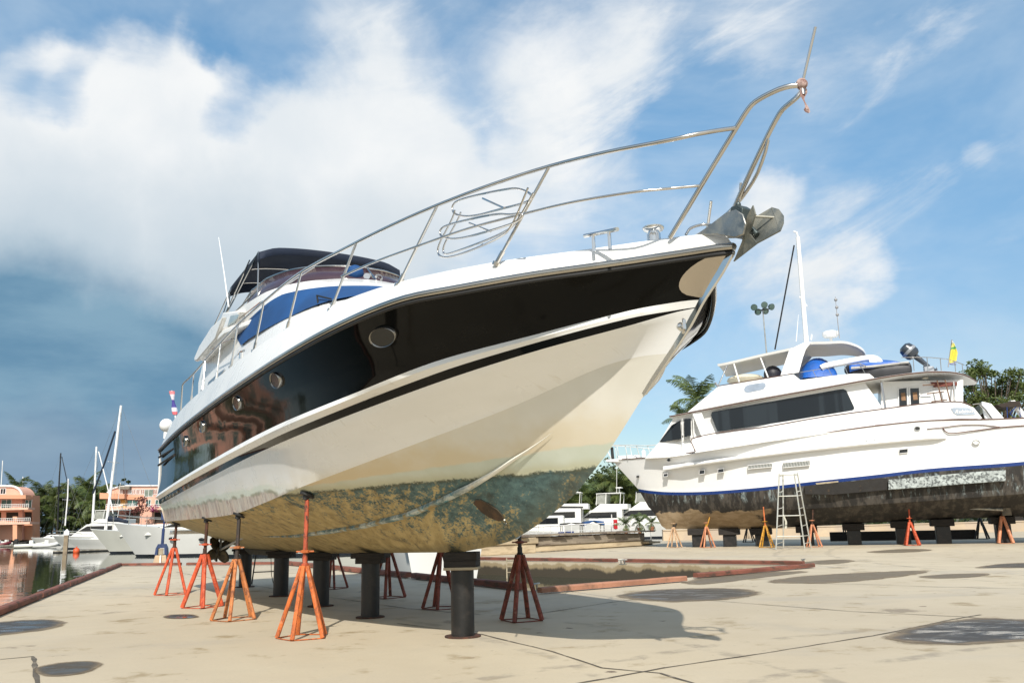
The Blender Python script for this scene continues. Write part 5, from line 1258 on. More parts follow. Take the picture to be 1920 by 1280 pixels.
def fmat(nm, stops):
    m, t = nt(nm); n = N(t); v = n.sep(n.obj()); r = n.new('ShaderNodeValToRGB'); r.color_ramp.interpolation = 'CONSTANT'
    n.lk(n.math('ADD', n.math('MULTIPLY', n.math('SUBTRACT', v[2], min(a.z, c.z)), 1/(abs(c.z-a.z))), n.lin(n.noise(n.obj(), 3, 2), .3, .7, -.08, .08)), r.inputs[0]); e = r.color_ramp.elements
    e[0].position = 0; e[0].color = (*stops[0][1], 1); e[1].position = stops[1][0]; e[1].color = (*stops[1][1], 1)
    for p, k in stops[2:]: q = e.new(p); q.color = (*k, 1)
    n.bsdf(r.outputs[0], .8); return m
FM = fmat('courtesy_cloth', [(0, (.30, .33, .5)), (.22, (.62, .55, .08)), (.62, (.08, .30, .10)), (.70, (.66, .62, .2)), (.84, (.7, .7, .68))])
b = MB(); rows = []
for i in range(16):
    u = i/15; p = c+(a-c)*(.03+.85*u); w_ = .16*min(1, .3+u*1.6)
    rows.append([p+Vector((-w_*f*1.5, .08*math.sin(f*6+u*3), -.10*f)) for f in (0, .25, .5, .75, 1)])
b.grid(rows); b.build('flag_cloth', FM, fg, solid=.006)
# stands, pillars, ladder under the white yacht
def st2(px, py, topx, topy, mat, rod, label, nleg=4, h=.86, rad=.34, rot=.4, legr=.032):
    p = gnd(px, py); tp_ = at(topx, topy, p.y+.15); lean = tp_-p
    return stand(px, py, lean.z, (lean.x, lean.y), mat, rod, label, h=h, rad=rad, nleg=nleg, rot=rot, pad=False, group='steel stands propping the white yacht', legr=legr)
st2(1265, 1026, 1282, 955, TANST, BLKST, 'tan stand furthest forward under the white yacht bow', rot=.2)
st2(1327, 1026, 1335, 950, PALEOR, YELOR, 'pale orange stand with a yellow rod under the tan forefoot', rot=.9)
st2(1438, 1026, 1431, 947, YELOR, ORANGE, 'yellow stand just left of the aluminium ladder', rot=.3)
st2(1527, 1025, 1524, 938, PALEOR, RUST, 'peach coloured stand just right of the aluminium ladder', rot=.7)
st2(1711, 1022, 1702, 930, REDOR, REDOR, 'bright red stand midway under the white yacht', rot=.5, legr=.045)
st2(1886, 1018, 1878, 962, PALEOR, RUST, 'salmon stand under the white yacht shaft strut', rot=.35, h=1.0, legr=.055)
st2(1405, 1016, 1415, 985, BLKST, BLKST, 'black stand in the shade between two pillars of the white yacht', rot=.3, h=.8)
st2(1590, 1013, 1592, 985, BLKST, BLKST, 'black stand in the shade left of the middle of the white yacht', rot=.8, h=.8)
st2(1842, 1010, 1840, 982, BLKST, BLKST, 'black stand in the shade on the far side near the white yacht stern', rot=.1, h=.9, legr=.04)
for i, (px, lb) in enumerate([(1309, 'short black pillar nearest the white yacht bow'), (1367, 'second short black pillar from the white yacht bow'), (1427, 'black pillar hidden beside the yellow stand'), (1512, 'black pillar behind the aluminium ladder'), (1600, 'black pillar under the middle of the white yacht'), (1692, 'black pillar behind the bright red stand'), (1767, 'black pillar right of the bright red stand'), (1880, 'black pillar behind the salmon stand')]):
    s0 = Y(px, 990, 0); p = Q2+F2*s0.x; kz_ = lerp1(sorted([(q[0], q[2]) for q in KE2]), s0.x, 1)
    t_ = thing('keel_support', lb, 'pillar', (p.x, p.y, 0), RZ2, 'black pillars under the white yacht keel')
    b = MB(); b.box(-.26, .26, -.26, .26, 0, kz_-.26); b.build('post', BLKST, t_, smooth=False, bevel=.02); b = MB(); b.box(-.42, .42, -.36, .36, kz_-.26, kz_+.01); b.build('wood_block', WOODD, t_, smooth=False, bevel=.02)
# shadow-side planks stacked under the keel
p = gnd(1690, 1012); t_ = tag(MB().box(-3.1, 3.1, -.15, .15, 0, .42).build('plank_stack', WOODD, None, smooth=False, bevel=.02), 'long dark timber baulk lying in the shade under the white yacht', 'timber'); t_.location = p; t_.rotation_euler = (0, 0, RZ2)
lt = thing('stepladder', 'tall aluminium trestle ladder standing against the white yacht', 'ladder', gnd(1482, 1029), 0)
ALU = pm('aluminium', (.62, .63, .60), .42, .55, col2=(.50, .49, .42), scale=7, var=.1)
base_y = gnd(1482, 1029).y; o3 = gnd(1482, 1029)
g = lambda x, y, dy: at(x, y, base_y+dy)-o3
rails = [((1455, 1030), (1461, 888), -.25, -.12), ((1469, 1026), (1468, 888), .35, .12), ((1509, 1029), (1489, 887), -.25, -.12), ((1521, 1027), (1495, 886), .35, .12)]
for a, c, d0_, d1_ in rails: b = MB(); b.tube([g(*a, d0_), g(*c, d1_)], .026, 6); b.build('rail', ALU, lt)
def onr(k, f): a, c, d0_, d1_ = rails[k]; A, C = g(*a, d0_), g(*c, d1_); return A+(C-A)*f
for k in (0, 2):
    for f in (.07, .30, .53, .75, .97): b = MB(); b.tube([onr(k, f), onr(k+1, f+.01)], .018, 6); b.build('rung', ALU, lt)
for f in (.17, .44, .70): b = MB(); b.tube([onr(0, f), onr(2, f)], .020, 6); b.tube([onr(2, f), onr(3, f)], .020, 6); b.build('spreader', ALU, lt)
b = MB(); b.tube([onr(0, .985), onr(2, .985)], .024, 6); b.tube([onr(1, .985), onr(3, .985)], .024, 6); b.build('top_rail', ALU, lt)
b = MB(); A = onr(1, .44); b.tube([A, A+Vector((.08, 0, -.25)), A+Vector((.05, 0, -.5))], .03, 6, .05); b.build('tied_cloth', pm('pale_cloth', (.6, .58, .48), .9), lt)
# ------------------------------------------------------------------ vegetation
def leafmat(name, a, b, c=None, tr=.25):
    m, t = nt(name); n = N(t); o = n.obj()
    f = n.noise(o, 1.1, 3); g = n.noise(o, 7, 3)
    k = n.mix(n.ss(f, .35, .65), a, b); k = n.mix(n.math('MULTIPLY', n.ss(g, .55, .75), .6), k, c or b)
    p = n.bsdf(k, .55, out=False); d = n.new('ShaderNodeBsdfTranslucent'); n.lk(k, d.inputs[0])
    ms = n.new('ShaderNodeMixShader'); ms.inputs[0].default_value = tr; n.lk(p.outputs[0], ms.inputs[1]); n.lk(d.outputs[0], ms.inputs[2])
    o_ = n.new('ShaderNodeOutputMaterial'); n.lk(ms.outputs[0], o_.inputs[0]); return m
PALML = leafmat('palm_leaf', (.055, .085, .022), (.105, .13, .03), (.22, .18, .04))
PALML2 = leafmat('palm_leaf_green', (.07, .115, .035), (.13, .17, .05), (.24, .22, .06))
TREEL = leafmat('tree_leaf', (.030, .050, .014), (.055, .080, .020), (.09, .11, .025))
TREEL2 = leafmat('feathery_leaf', (.07, .105, .025), (.11, .145, .032), (.16, .17, .04))
BUSHR = leafmat('bougainvillea_leaf', (.10, .035, .03), (.16, .05, .045), (.06, .06, .02))
TRUNK = pm('palm_trunk', (.16, .125, .085), .9, 0, col2=(.09, .07, .05), scale=6, var=.2, bump=.4)
BARK = pm('bark', (.11, .085, .06), .9, 0, col2=(.06, .05, .035), scale=5, var=.2, bump=.4)
def palm_crown(rng, nf=20, Lf=3.0):
    b = MB()
    for k in range(nf):
        az = k*2.399+rng.uniform(-.3, .3); el0 = R(rng.uniform(-5, 85) if k < nf*.75 else rng.uniform(-50, 0)); Lk = Lf*rng.uniform(.8, 1.1); droop = rng.uniform(1.0, 1.9)
        h = Vector((math.cos(az), math.sin(az), 0)); p = Vector((0, 0, 0)); e = el0; n_ = 11; pts = [p.copy()]
        for i in range(n_): p = p+(h*math.cos(e)+Vector((0, 0, math.sin(e))))*Lk/n_; e -= droop/n_*(.5+i/n_); pts.append(p.copy())
        side = Vector((-h.y, h.x, 0))
        b.tube(pts[::2], .035, 4, .012, cap=False)
        m_ = 30
        for i in range(2, m_+1):
            u = i/m_; x = u*n_; a = min(n_-1, int(x)); q = pts[a]+(pts[a+1]-pts[a])*(x-a); d = (pts[a+1]-pts[a]).normalized(); upv = side.cross(d)
            ll = Lk*.30*math.sin(math.pi*(.12+.86*u))**.7+.12
            for sd in (1, -1):
                t_ = (side*sd*.9+d*.55-upv*rng.uniform(.25, .9)*(1 if upv.z > 0 else -1)).normalized(); tip = q+t_*ll+Vector((0, 0, -ll*.25*rng.random())); wv = d*.036
                b.add([q-wv, q+wv, q+(tip-q)*.6+wv*.9, tip, q+(tip-q)*.6-wv*.9], [(0, 1, 2, 3, 4)])
    return b
_pc = []
rng = random.Random(3)
for i in range(4):
    b = palm_crown(rng, 18+i if i < 3 else 13, 3.0+.15*i); o = b.build('crown', PALML if i < 3 else PALML2, None, smooth=False, weld=False, recalc=False); me = o.data; bpy.data.objects.remove(o); _pc.append(me)
def palm(p, zc, label, group, scale=1.0, kind=0, lean=(0, 0), rz=0.0):
    t = thing('palm_tree', label, 'palm tree', p, rz, group)
    b = MB(); top = Vector((lean[0], lean[1], zc-p.z)); b.tube([(0, 0, -.6), top*.35+Vector((lean[0]*-.1, 0, 0)), top*.7, top], .17*scale+.03, 8, .10*scale); b.build('trunk', TRUNK, t)
    c = bpy.data.objects.new('crown', _pc[kind % 4]); COL.objects.link(c); c.parent = t; c.location = top; c.scale = (scale,)*3; c.rotation_euler = (0, 0, rng.uniform(0, 6))
    return t
def leaf_cloud(b, c, r, n_, size, rng, flat=.75):
    for _ in range(n_):
        v = Vector((rng.gauss(0, 1), rng.gauss(0, 1), rng.gauss(0, 1))).normalized()*(rng.random()**.45)
        p = Vector(c)+Vector((v.x*r, v.y*r, v.z*r*flat)); s = size*rng.uniform(.6, 1.3)
        a = Vector((rng.gauss(0, 1), rng.gauss(0, 1), rng.gauss(0, .6))).normalized(); q = a.cross(Vector((rng.gauss(0, 1), rng.gauss(0, 1), rng.gauss(0, 1)))).normalized()
        b.add([p-a*s, p+q*s*.45, p+a*s, p-q*s*.45], [(0, 1, 2, 3)])
def tree(name, label, cat, group, base, clumps, mat, trunk_r=.22, size=.22, dens=26, limbs=True):
    """clumps: (point, radius) in world space"""
    t = thing(name, label, cat, base, 0, group); b = MB(); L_ = MB()
    top = sum((Vector(c) for c, r in clumps), Vector())/len(clumps); fork = base+(top-base)*.55
    L_.tube([Vector((0, 0, -.5)), (fork-base)*.5+Vector((.15, 0, 0)), fork-base], trunk_r, 8, trunk_r*.6)
    for c, r in clumps:
        c = Vector(c); leaf_cloud(b, c-base, r, int(dens*r*r/size/size*.09)+30, size, rng)
        if limbs: m_ = (fork+c)/2+Vector((0, 0, -.2)); L_.tube([fork-base, m_-base, c-base], trunk_r*.45, 6, .03)
    L_.build('trunk', BARK, t); b.build('crown', mat, t, smooth=False, weld=False, recalc=False); return t
# palms on the far bank, left
pl = [(-30, 930, 1.3), (14, 912, 1.2), (36, 905, 1.35), (60, 938, 1.1), (76, 908, 1.45), (91, 925, 1.2), (103, 918, 1.15), (118, 940, 1.25), (131, 926, 1.1), (143, 912, 1.35), (156, 906, 1.4), (168, 926, 1.25), (178, 905, 1.4), (190, 912, 1.3), (199, 930, 1.15), (110, 955, 1.1), (150, 955, 1.2), (185, 950, 1.2), (86, 955, 1.1), (128, 965, 1.0), (168, 965, 1.0)]
plb = ['palm cut by the left frame edge behind the left pink house', 'palm behind the arched roof of the left pink house', 'palm rising over the right end of the left pink arched roof', 'short palm beside the balconies of the left pink house', 'tall palm right of the left pink house, highest of its clump', 'palm between the tall palm and the black mast', 'palm standing just left of the black mast', 'bushy palm right behind the black mast', 'palm near the thin white mast behind the piling', 'broad palm left of the two tall white masts', 'palm just left of the second tallest mast', 'lower palm behind the second tallest mast', 'tall palm between the two tallest white masts', 'palm close to the left end of the right pink house', 'small palm touching the left wall of the right pink house', 'low palm under the black mast', 'low palm left of the flybridge boat', 'low palm behind the flybridge boat', 'low yellowish palm beside the left pink house terrace', 'lowest palm behind the concrete piling', 'lowest palm behind the flybridge boat roof']
for i, ((px, py, sc), lb) in enumerate(zip(pl, plb)):
    Yd = 158+(i*37 % 11)*1.0-(4 if i > 14 else 0); q = at(px, py+16, Yd); palm(Vector((q.x, q.y, .45)), q.z, lb, 'palms on the far bank at the left', sc*.98, i, (rng.uniform(-.8, .8), 0))
# mid background wood and palms
ml = [(1068, 948, 1.0), (1086, 955, .9), (1103, 935, 1.1), (1120, 942, 1.1), (1135, 925, 1.15), (1152, 945, 1.0), (1167, 918, 1.2), (1183, 938, 1.05), (1150, 905, 1.1), (1198, 935, 1.1), (1110, 965, .9), (1140, 968, .9), (1172, 962, .9)]
mlb = ['palm at the left edge of the wood, under the black yacht bow', 'low palm beside the white outrigger pole', 'palm left of centre in the middle wood', 'yellowish palm above the blue awning', 'palm in the middle of the wood behind the marina', 'low palm behind the canopied boat', 'tall palm left of the white yacht bow', 'palm close against the white yacht bow', 'upper palm in the middle of the wood', 'palm half hidden by the white yacht stem', 'lowest palm behind the blue awning', 'lowest palm behind the canopied boat roof', 'lowest palm behind the rounded cruiser']
for i, ((px, py, sc), lb) in enumerate(zip(ml, mlb)):
    q = at(px, py, 112+(i*29 % 7)); palm(Vector((q.x, q.y, .0)), q.z, lb, 'palms behind the middle of the marina', sc*1.05, i+1, (rng.uniform(-.5, .5), 0))
MLAND = sheet([Vector((-14, 104, 0)), Vector((60, 100, 0)), Vector((400, 100, 0)), Vector((400, 158, 0)), Vector((-14, 158, 0))], -2, .02, 'marina_land', [GRASSY]); struct(MLAND)
def wood_tree(px, pys, Yd, label, mat=TREEL, r0=2.4, group='trees behind the middle of the marina', name='leafy_tree', n_=9, spread=24):
    q = at(px, pys, Yd); base = Vector((q.x, q.y, 0)); cl = []
    for k in range(n_):
        a = rng.uniform(0, 6.28); f = rng.random()**.5; cl.append((Vector((q.x+math.cos(a)*f*spread*Yd/1600, q.y+math.sin(a)*f*2, q.z-rng.uniform(.2, .75)*abs(q.z)*.75)), r0*rng.uniform(.55, 1.0)))
    cl.append((Vector((q.x, q.y, q.z-r0*.6)), r0*.9))
    return tree(name, label, 'tree', group, base, cl, mat, .25, .34, 15)
for px, py, Yd, lb in [(1122, 872, 128, 'dark leafy tree at the left of the wood behind the marina'), (1152, 855, 130, 'tallest dark tree in the wood behind the marina'), (1185, 862, 126, 'dark tree next to the white yacht bow rail'), (1212, 868, 130, 'dark tree seen through the white yacht bow rail'), (1100, 912, 122, 'lower dark tree by the black yacht bow'), (1068, 925, 124, 'lowest dark tree at the left end of the wood'), (1240, 880, 128, 'dark tree behind the white yacht pulpit'), (1030, 948, 120, 'small dark tree behind the sport fishing boat')]:
    wood_tree(px, py, Yd, lb)
ug = MB()
for i in range(1250):
    x = rng.uniform(-170, 15); leaf_cloud(ug, (x, 160+rng.uniform(-2, 8), .5+rng.random()**1.3*7.2), 1.2, 15, .46, rng)
for i in range(500):
    x = rng.uniform(0, 70); leaf_cloud(ug, (x, 112+rng.uniform(-2, 18), .3+rng.random()*3.0), .9, 14, .36, rng)
for i in range(240):
    x = rng.uniform(26, 62); leaf_cloud(ug, (x, 66+rng.uniform(-3, 10), .2+rng.random()*1.8), .8, 14, .26, rng)
o = ug.build('undergrowth', TREEL, None, smooth=False, weld=False, recalc=False); tag(o, 'dark green undergrowth beneath the palms along the far banks', 'undergrowth', kind='stuff')
# the palm over the white yacht's wheelhouse, and the feathery tree at the right
q = at(1303, 752, 88); palm(Vector((q.x+.6, q.y, 0)), q.z, 'palm with fanned green fronds rising behind the white yacht wheelhouse', None, 1.15, 3, (-.6, 0), .6)
q = at(1262, 778, 84); palm(Vector((q.x+1.2, q.y, 0)), q.z-.4, 'palm mostly hidden behind the white yacht, one frond drooping past its roof tip', None, .8, 3, (0, 0))
cl = []
for px, py, r in [(1834, 688, .85), (1818, 706, .8), (1845, 700, .7), (1897, 702, .75), (1852, 733, 1.0), (1880, 738, 1.0), (1822, 747, 1.1), (1868, 757, .9), (1806, 722, .8), (1910, 724, .9), (1842, 764, .9), (1925, 748, .9), (1800, 755, .9), (1905, 790, .7), (1880, 716, .6), (1860, 785, .6), (1940, 712, 1.0), (1775, 740, .8)]:
    q = at(px, py, 60+rng.uniform(-2, 2)); cl.append((q, r))
    for _ in range(3): cl.append((q+Vector((rng.uniform(-1, 1), rng.uniform(-1, 1), rng.uniform(-.45, .35)))*r, r*.5))
tree('feathery_tree', 'open feathery green tree behind the white yacht stern', 'tree', None, Vector((at(1868, 900, 60).x, 60, 0)), cl, TREEL2, .18, .11, 55)
# conifers on the roof line of the right pink house
for px, py, r, lb in [(228, 899, 1.1, 'dark conifer sticking up behind the right pink house'), (238, 903, .9, 'smaller conifer right of the taller one behind the right pink house')]:
    q = at(px, py, 176); cl = [(Vector((q.x+rng.uniform(-.5, .5), q.y, q.z-1.1*k)), r*(.45+.16*k)) for k in range(5)]; tree('conifer', lb, 'tree', 'conifers behind the right pink house', Vector((q.x, q.y, .5)), cl, TREEL, .2, .3, 12, False)
# ------------------------------------------------------------------ pink houses
PINK = pm('pink_render', (.72, .40, .30), .85, 0, col2=(.66, .36, .26), scale=.5, var=.08)
ORNG = pm('orange_render', (.66, .33, .20), .85, 0, var=.08, scale=.5)
PALEP = pm('pale_pink_trim', (.70, .45, .34), .8, 0, var=.06)
TEALG = pm('teal_glass', (.05, .13, .12), .15, 0, var=.2)
RAILW = pm('white_railing', (.72, .70, .68), .5)
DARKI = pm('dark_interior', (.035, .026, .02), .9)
class House:
    def __init__(s, label, px, Yd, rz=0.0, dep=12):
        o = at(px, 1000, Yd); s.o = Vector((o.x, Yd, .45)); s.Y = Yd; s.t = thing('pink_house', label, 'house', s.o, rz, 'pink houses across the harbour'); s.dep = dep
    def p(s, x, y, dy=0): q = at(x, y, s.Y)-s.o; return (q.x, q.z)
    def block(s, pts, name, mat, d0, d1): b = MB(); b.prism([s.p(*k) for k in pts], d0, d1); return b.build(name, mat, s.t, smooth=False)
    def win(s, x0, y0, x1, y1, mat=None, d=0.0, frame=True):
        a, c = s.p(x0, y0), s.p(x1, y1); b = MB(); b.box(a[0], c[0], d-.02, d+.05, c[1], a[1]); w = b.build('window', mat or DARKGLASS, s.t, smooth=False)
        if frame:
            b = MB(); f = .09; X = [(a[0]-f, a[0]), (c[0], c[0]+f), ((a[0]+c[0])/2-.04, (a[0]+c[0])/2+.04)]
            for x in X: b.box(x[0], x[1], d-.06, d+.0, c[1]-f, a[1]+f)
            b.box(a[0], c[0], d-.055, d, a[1], a[1]+f); b.box(a[0], c[0], d-.055, d, c[1]-f, c[1]); b.build('frame', RAILW, w, smooth=False)
    def balcony(s, x0, x1, ys, yr, out=2.0, mat=None):
        a, c = s.p(x0, ys), s.p(x1, ys); r = s.p(x0, yr)[1]; b = MB(); b.box(a[0], c[0], -out, .0, a[1]-.35, a[1]); bal = b.build('balcony', mat or PALEP, s.t, smooth=False)
        b = MB(); k = max(3, int((c[0]-a[0])/.35)); b.box(a[0], c[0], -out+.02, -out+.07, r-.07, r)
        for i in range(k+1): x = a[0]+(c[0]-a[0])*i/k; b.box(x-.03, x+.03, -out+.03, -out+.06, a[1], r-.07)
        b.box(a[0], c[0], -out+.02, -out+.07, (a[1]+r)/2-.03, (a[1]+r)/2+.03); b.build('railing', RAILW, bal, smooth=False)
h = House('pink house with a curved roof and two balconies, partly cut by the left frame edge', -20, 150)
arc = [(20+22*math.cos(a), 930-19*math.sin(a)) for a in [math.pi/2*k/8 for k in range(9)]]
h.block([(-90, 1012), (-90, 911)]+[(x, y) for x, y in arc[::-1]]+[(42, 1012)], 'wall', PINK, 0, 4)
h.block([(40, 1012), (40, 928), (57, 928), (57, 1012)], 'side_wall', ORNG, .6, 3)
b = MB(); P = [h.p(x, y) for x, y in [(-90, 910)]+arc[::-1]]; b.tube([(x, -.1, z) for x, z in P], .22, 6); b.build('roof_edge', RAILW, h.t)
h.block([(-90, 935), (-90, 928), (58, 928), (58, 935)], 'parapet', ORNG, -1.6, .3)
h.balcony(-90, 65, 955, 948); h.balcony(-90, 74, 982, 974, 3.0)
for x0, x1 in [(-60, -38), (-28, -8), (4, 20), (45, 55)]: h.win(x0, 937, x1, 953, TEALG, -.02 if x0 < 40 else .55)
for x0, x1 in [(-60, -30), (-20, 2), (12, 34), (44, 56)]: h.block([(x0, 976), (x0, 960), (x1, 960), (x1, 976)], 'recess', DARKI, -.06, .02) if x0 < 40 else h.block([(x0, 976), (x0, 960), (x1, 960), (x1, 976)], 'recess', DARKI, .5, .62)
h.win(2, 916, 10, 925)
b = MB(); h.block([(42, 1012), (42, 968), (50, 968), (50, 1012)], 'stair_pier', ORNG, -2.9, -1.5)
h = House('pink house with a row of square top windows behind the tall white mast', 240, 152)
arc = [(235-36*math.sin(a)*1.0, 931-19.5*math.cos(a)) for a in [math.pi/2*k/8 for k in range(9)]]
h.block([(470, 1012), (470, 910.5), (240, 910.5)]+arc+[(199, 1012)], 'wall', PINK, 0, 5)
b = MB(); P = [h.p(x, y) for x, y in [(470, 910), (236, 910.5)]+arc[:7]]; b.tube([(x, -.1, z) for x, z in P], .16, 6); b.build('roof_edge', RAILW, h.t)
h.block([(194, 935), (194, 924), (240, 926), (240, 935)], 'parapet', ORNG, -1.4, .2); h.block([(240, 936), (240, 930), (268, 930), (268, 936)], 'sill_band', ORNG, -.3, .1)
h.block([(225, 917), (225, 911.5), (247, 911.5), (247, 917)], 'shade_box', pm('grey_tile', (.22, .19, .15), .8), -.9, .1)
for x0, x1, y0, y1 in [(231, 239, 918, 926), (248.5, 253, 918, 925), (256.5, 261.5, 917.5, 925), (265, 270, 917.5, 925), (288, 294, 917.5, 926)]: h.win(x0, y0, x1, y1, pm('curtained_glass', (.40, .22, .17), .4, var=.1))
for x0, x1 in [(225, 231), (241, 247)]: h.block([(x0, 926), (x0, 917.5), (x1, 917.5), (x1, 926)], 'shutter', RAILW, -.1, .02)
h.win(272, 918, 286, 930, pm('grey_glass', (.20, .24, .20), .2))
for x0, x1 in [(208, 226), (239, 258), (275, 282), (292, 302), (320, 340)]: h.win(x0, 937, x1, 948, TEALG)
h.balcony(207, 262, 952, 945, 1.8); h.balcony(285, 330, 952, 945, 1.4)
h.block([(228, 951), (228, 936), (238, 936), (238, 951)], 'pier', pm('yellow_render', (.62, .36, .10), .85), -.5, .1)
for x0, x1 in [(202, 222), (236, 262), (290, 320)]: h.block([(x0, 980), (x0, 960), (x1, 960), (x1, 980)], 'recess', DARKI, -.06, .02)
for x, y, r, lb in [(262, 941, 1.6, 0), (266, 950, 1.9, 0), (250, 957, 1.5, 0), (258, 960, 1.8, 0), (240, 960, 1.2, 0)]: pass
cl = [(at(x, y, 148), r) for x, y, r in [(262, 938, .9), (266, 946, 1.1), (270, 954, 1.1), (252, 957, 1.0), (260, 958, 1.2), (243, 960, 1.0), (235, 963, 1.0), (270, 935, .8)]]
tree('flowering_creeper', 'dark red creeper spilling over the right pink house balcony', 'plant', None, Vector((at(262, 975, 148).x, 148, .4)), cl, BUSHR, .1, .22, 14)
cl = [(at(x, y, 146), r) for x, y, r in [(291, 952, .9), (286, 955, .6)]]; tree('flowering_bush', 'small magenta flowering bush by the right pink house', 'plant', None, Vector((at(290, 975, 146).x, 146, .4)), cl, leafmat('magenta_leaf', (.25, .03, .10), (.35, .05, .16)), .08, .2, 14)
# one more house of the row, outside the frame; the black hull mirrors it
h = House('pink house of the same row beyond the left frame edge', -430, 112); h.t.location = (-118, 122, .2); h.t.rotation_euler = (0, 0, R(38)); h.t['label'] = 'pink house beyond the left frame edge, mirrored in the black hull'
b = MB(); b.box(-22, 22, 0, 10, 0, 9.2); b.box(-15, 8, 1, 10, 9.2, 12); b.build('wall', PINK, h.t, smooth=False)
for z in (3.0, 6.2): 
    b = MB(); b.box(-22.5, 22.5, -1.8, .0, z-.3, z); b.box(-22.5, 22.5, -1.8, -1.7, z+.8, z+.95); b.build('balcony', PALEP, h.t, smooth=False)
    for i in range(7): b = MB(); b.box(-20+i*6, -16.2+i*6, -.06, .03, z+.1, z+2.2); b.build('window', TEALG, h.t, smooth=False)
for i, (x, y, s_) in enumerate([(-150, 142, 1.6), (-141, 146, 1.8), (-130, 150, 1.6), (-120, 154, 1.8), (-110, 156, 1.6), (-150, 112, 1.6), (-146, 95, 1.5), (-104, 138, 1.5)]):
    palm(Vector((x, y, .3)), 9.5+(i % 3)*1.4, 'palm added beyond the left frame edge to darken the black hull reflection', 'palms added out of view to darken the hull reflection', s_, i)  # unseen palms, added for a dark reflection in the black hull
mb = MB(); mb.obox((-122, 100), (.79, .61), 40, 22, -2, .15); struct(mb.build('near_bank', GRASSY, None, smooth=False))
# ------------------------------------------------------------------ boats in the marina
GREYH = pm('pale_hull', (.62, .62, .56), .35, 0, var=.06, scale=.6)
BOOT = pm('boot_stripe', (.02, .025, .035), .5)
def loft_hull(t, L_, B, fb, fa, mat, rake=.9, boot=BOOT, sheer=.25):
    """hull along +x from stern -L/2 to bow +L/2, waterline z=0"""
    b = MB(); n_ = 22
    for sd in (1, -1):
        rows = []
        for i in range(n_+1):
            u = i/n_; w = B/2*(1-max(0, (u-.45)/.55)**2.4); zt_ = fa+(fb-fa)*u**1.6; x0 = -L_/2+L_*u
            xr = lambda f: x0-rake*(1-f)*max(0, (u-.35)/.65)**1.5*1.15
            rows.append([(xr(1), sd*w, zt_), (xr(.6), sd*w*.93*(1-.12*u), zt_*.55), (xr(.15), sd*w*(.86-.3*u), .14), (xr(.1), sd*w*(.84-.3*u), .0), (xr(0), sd*w*(.5-.2*u), -.35), (xr(0)-.0, 0, -.5)])
        b.mat(0); b.grid([r[:3] for r in rows]); b.mat(1); b.grid([r[2:] for r in rows])
    u0 = fa; b.mat(0); b.add([(-L_/2, B/2, fa), (-L_/2, -B/2, fa), (-L_/2, -B*.42, 0), (-L_/2, B*.42, 0)], [(0, 1, 2, 3)])
    b.build('hull', [mat, boot], t, angle=30)
    b = MB(); rows = []
    for i in range(n_+1):
        u = i/n_; w = B/2*(1-max(0, (u-.45)/.55)**2.4)*.97; zt_ = fa+(fb-fa)*u**1.6-.04; rows.append([(-L_/2+L_*u, k*w, zt_+.06*(1-k*k)) for k in (1, .5, 0, -.5, -1)])
    b.grid(rows); b.build('deck', OFFW, t)
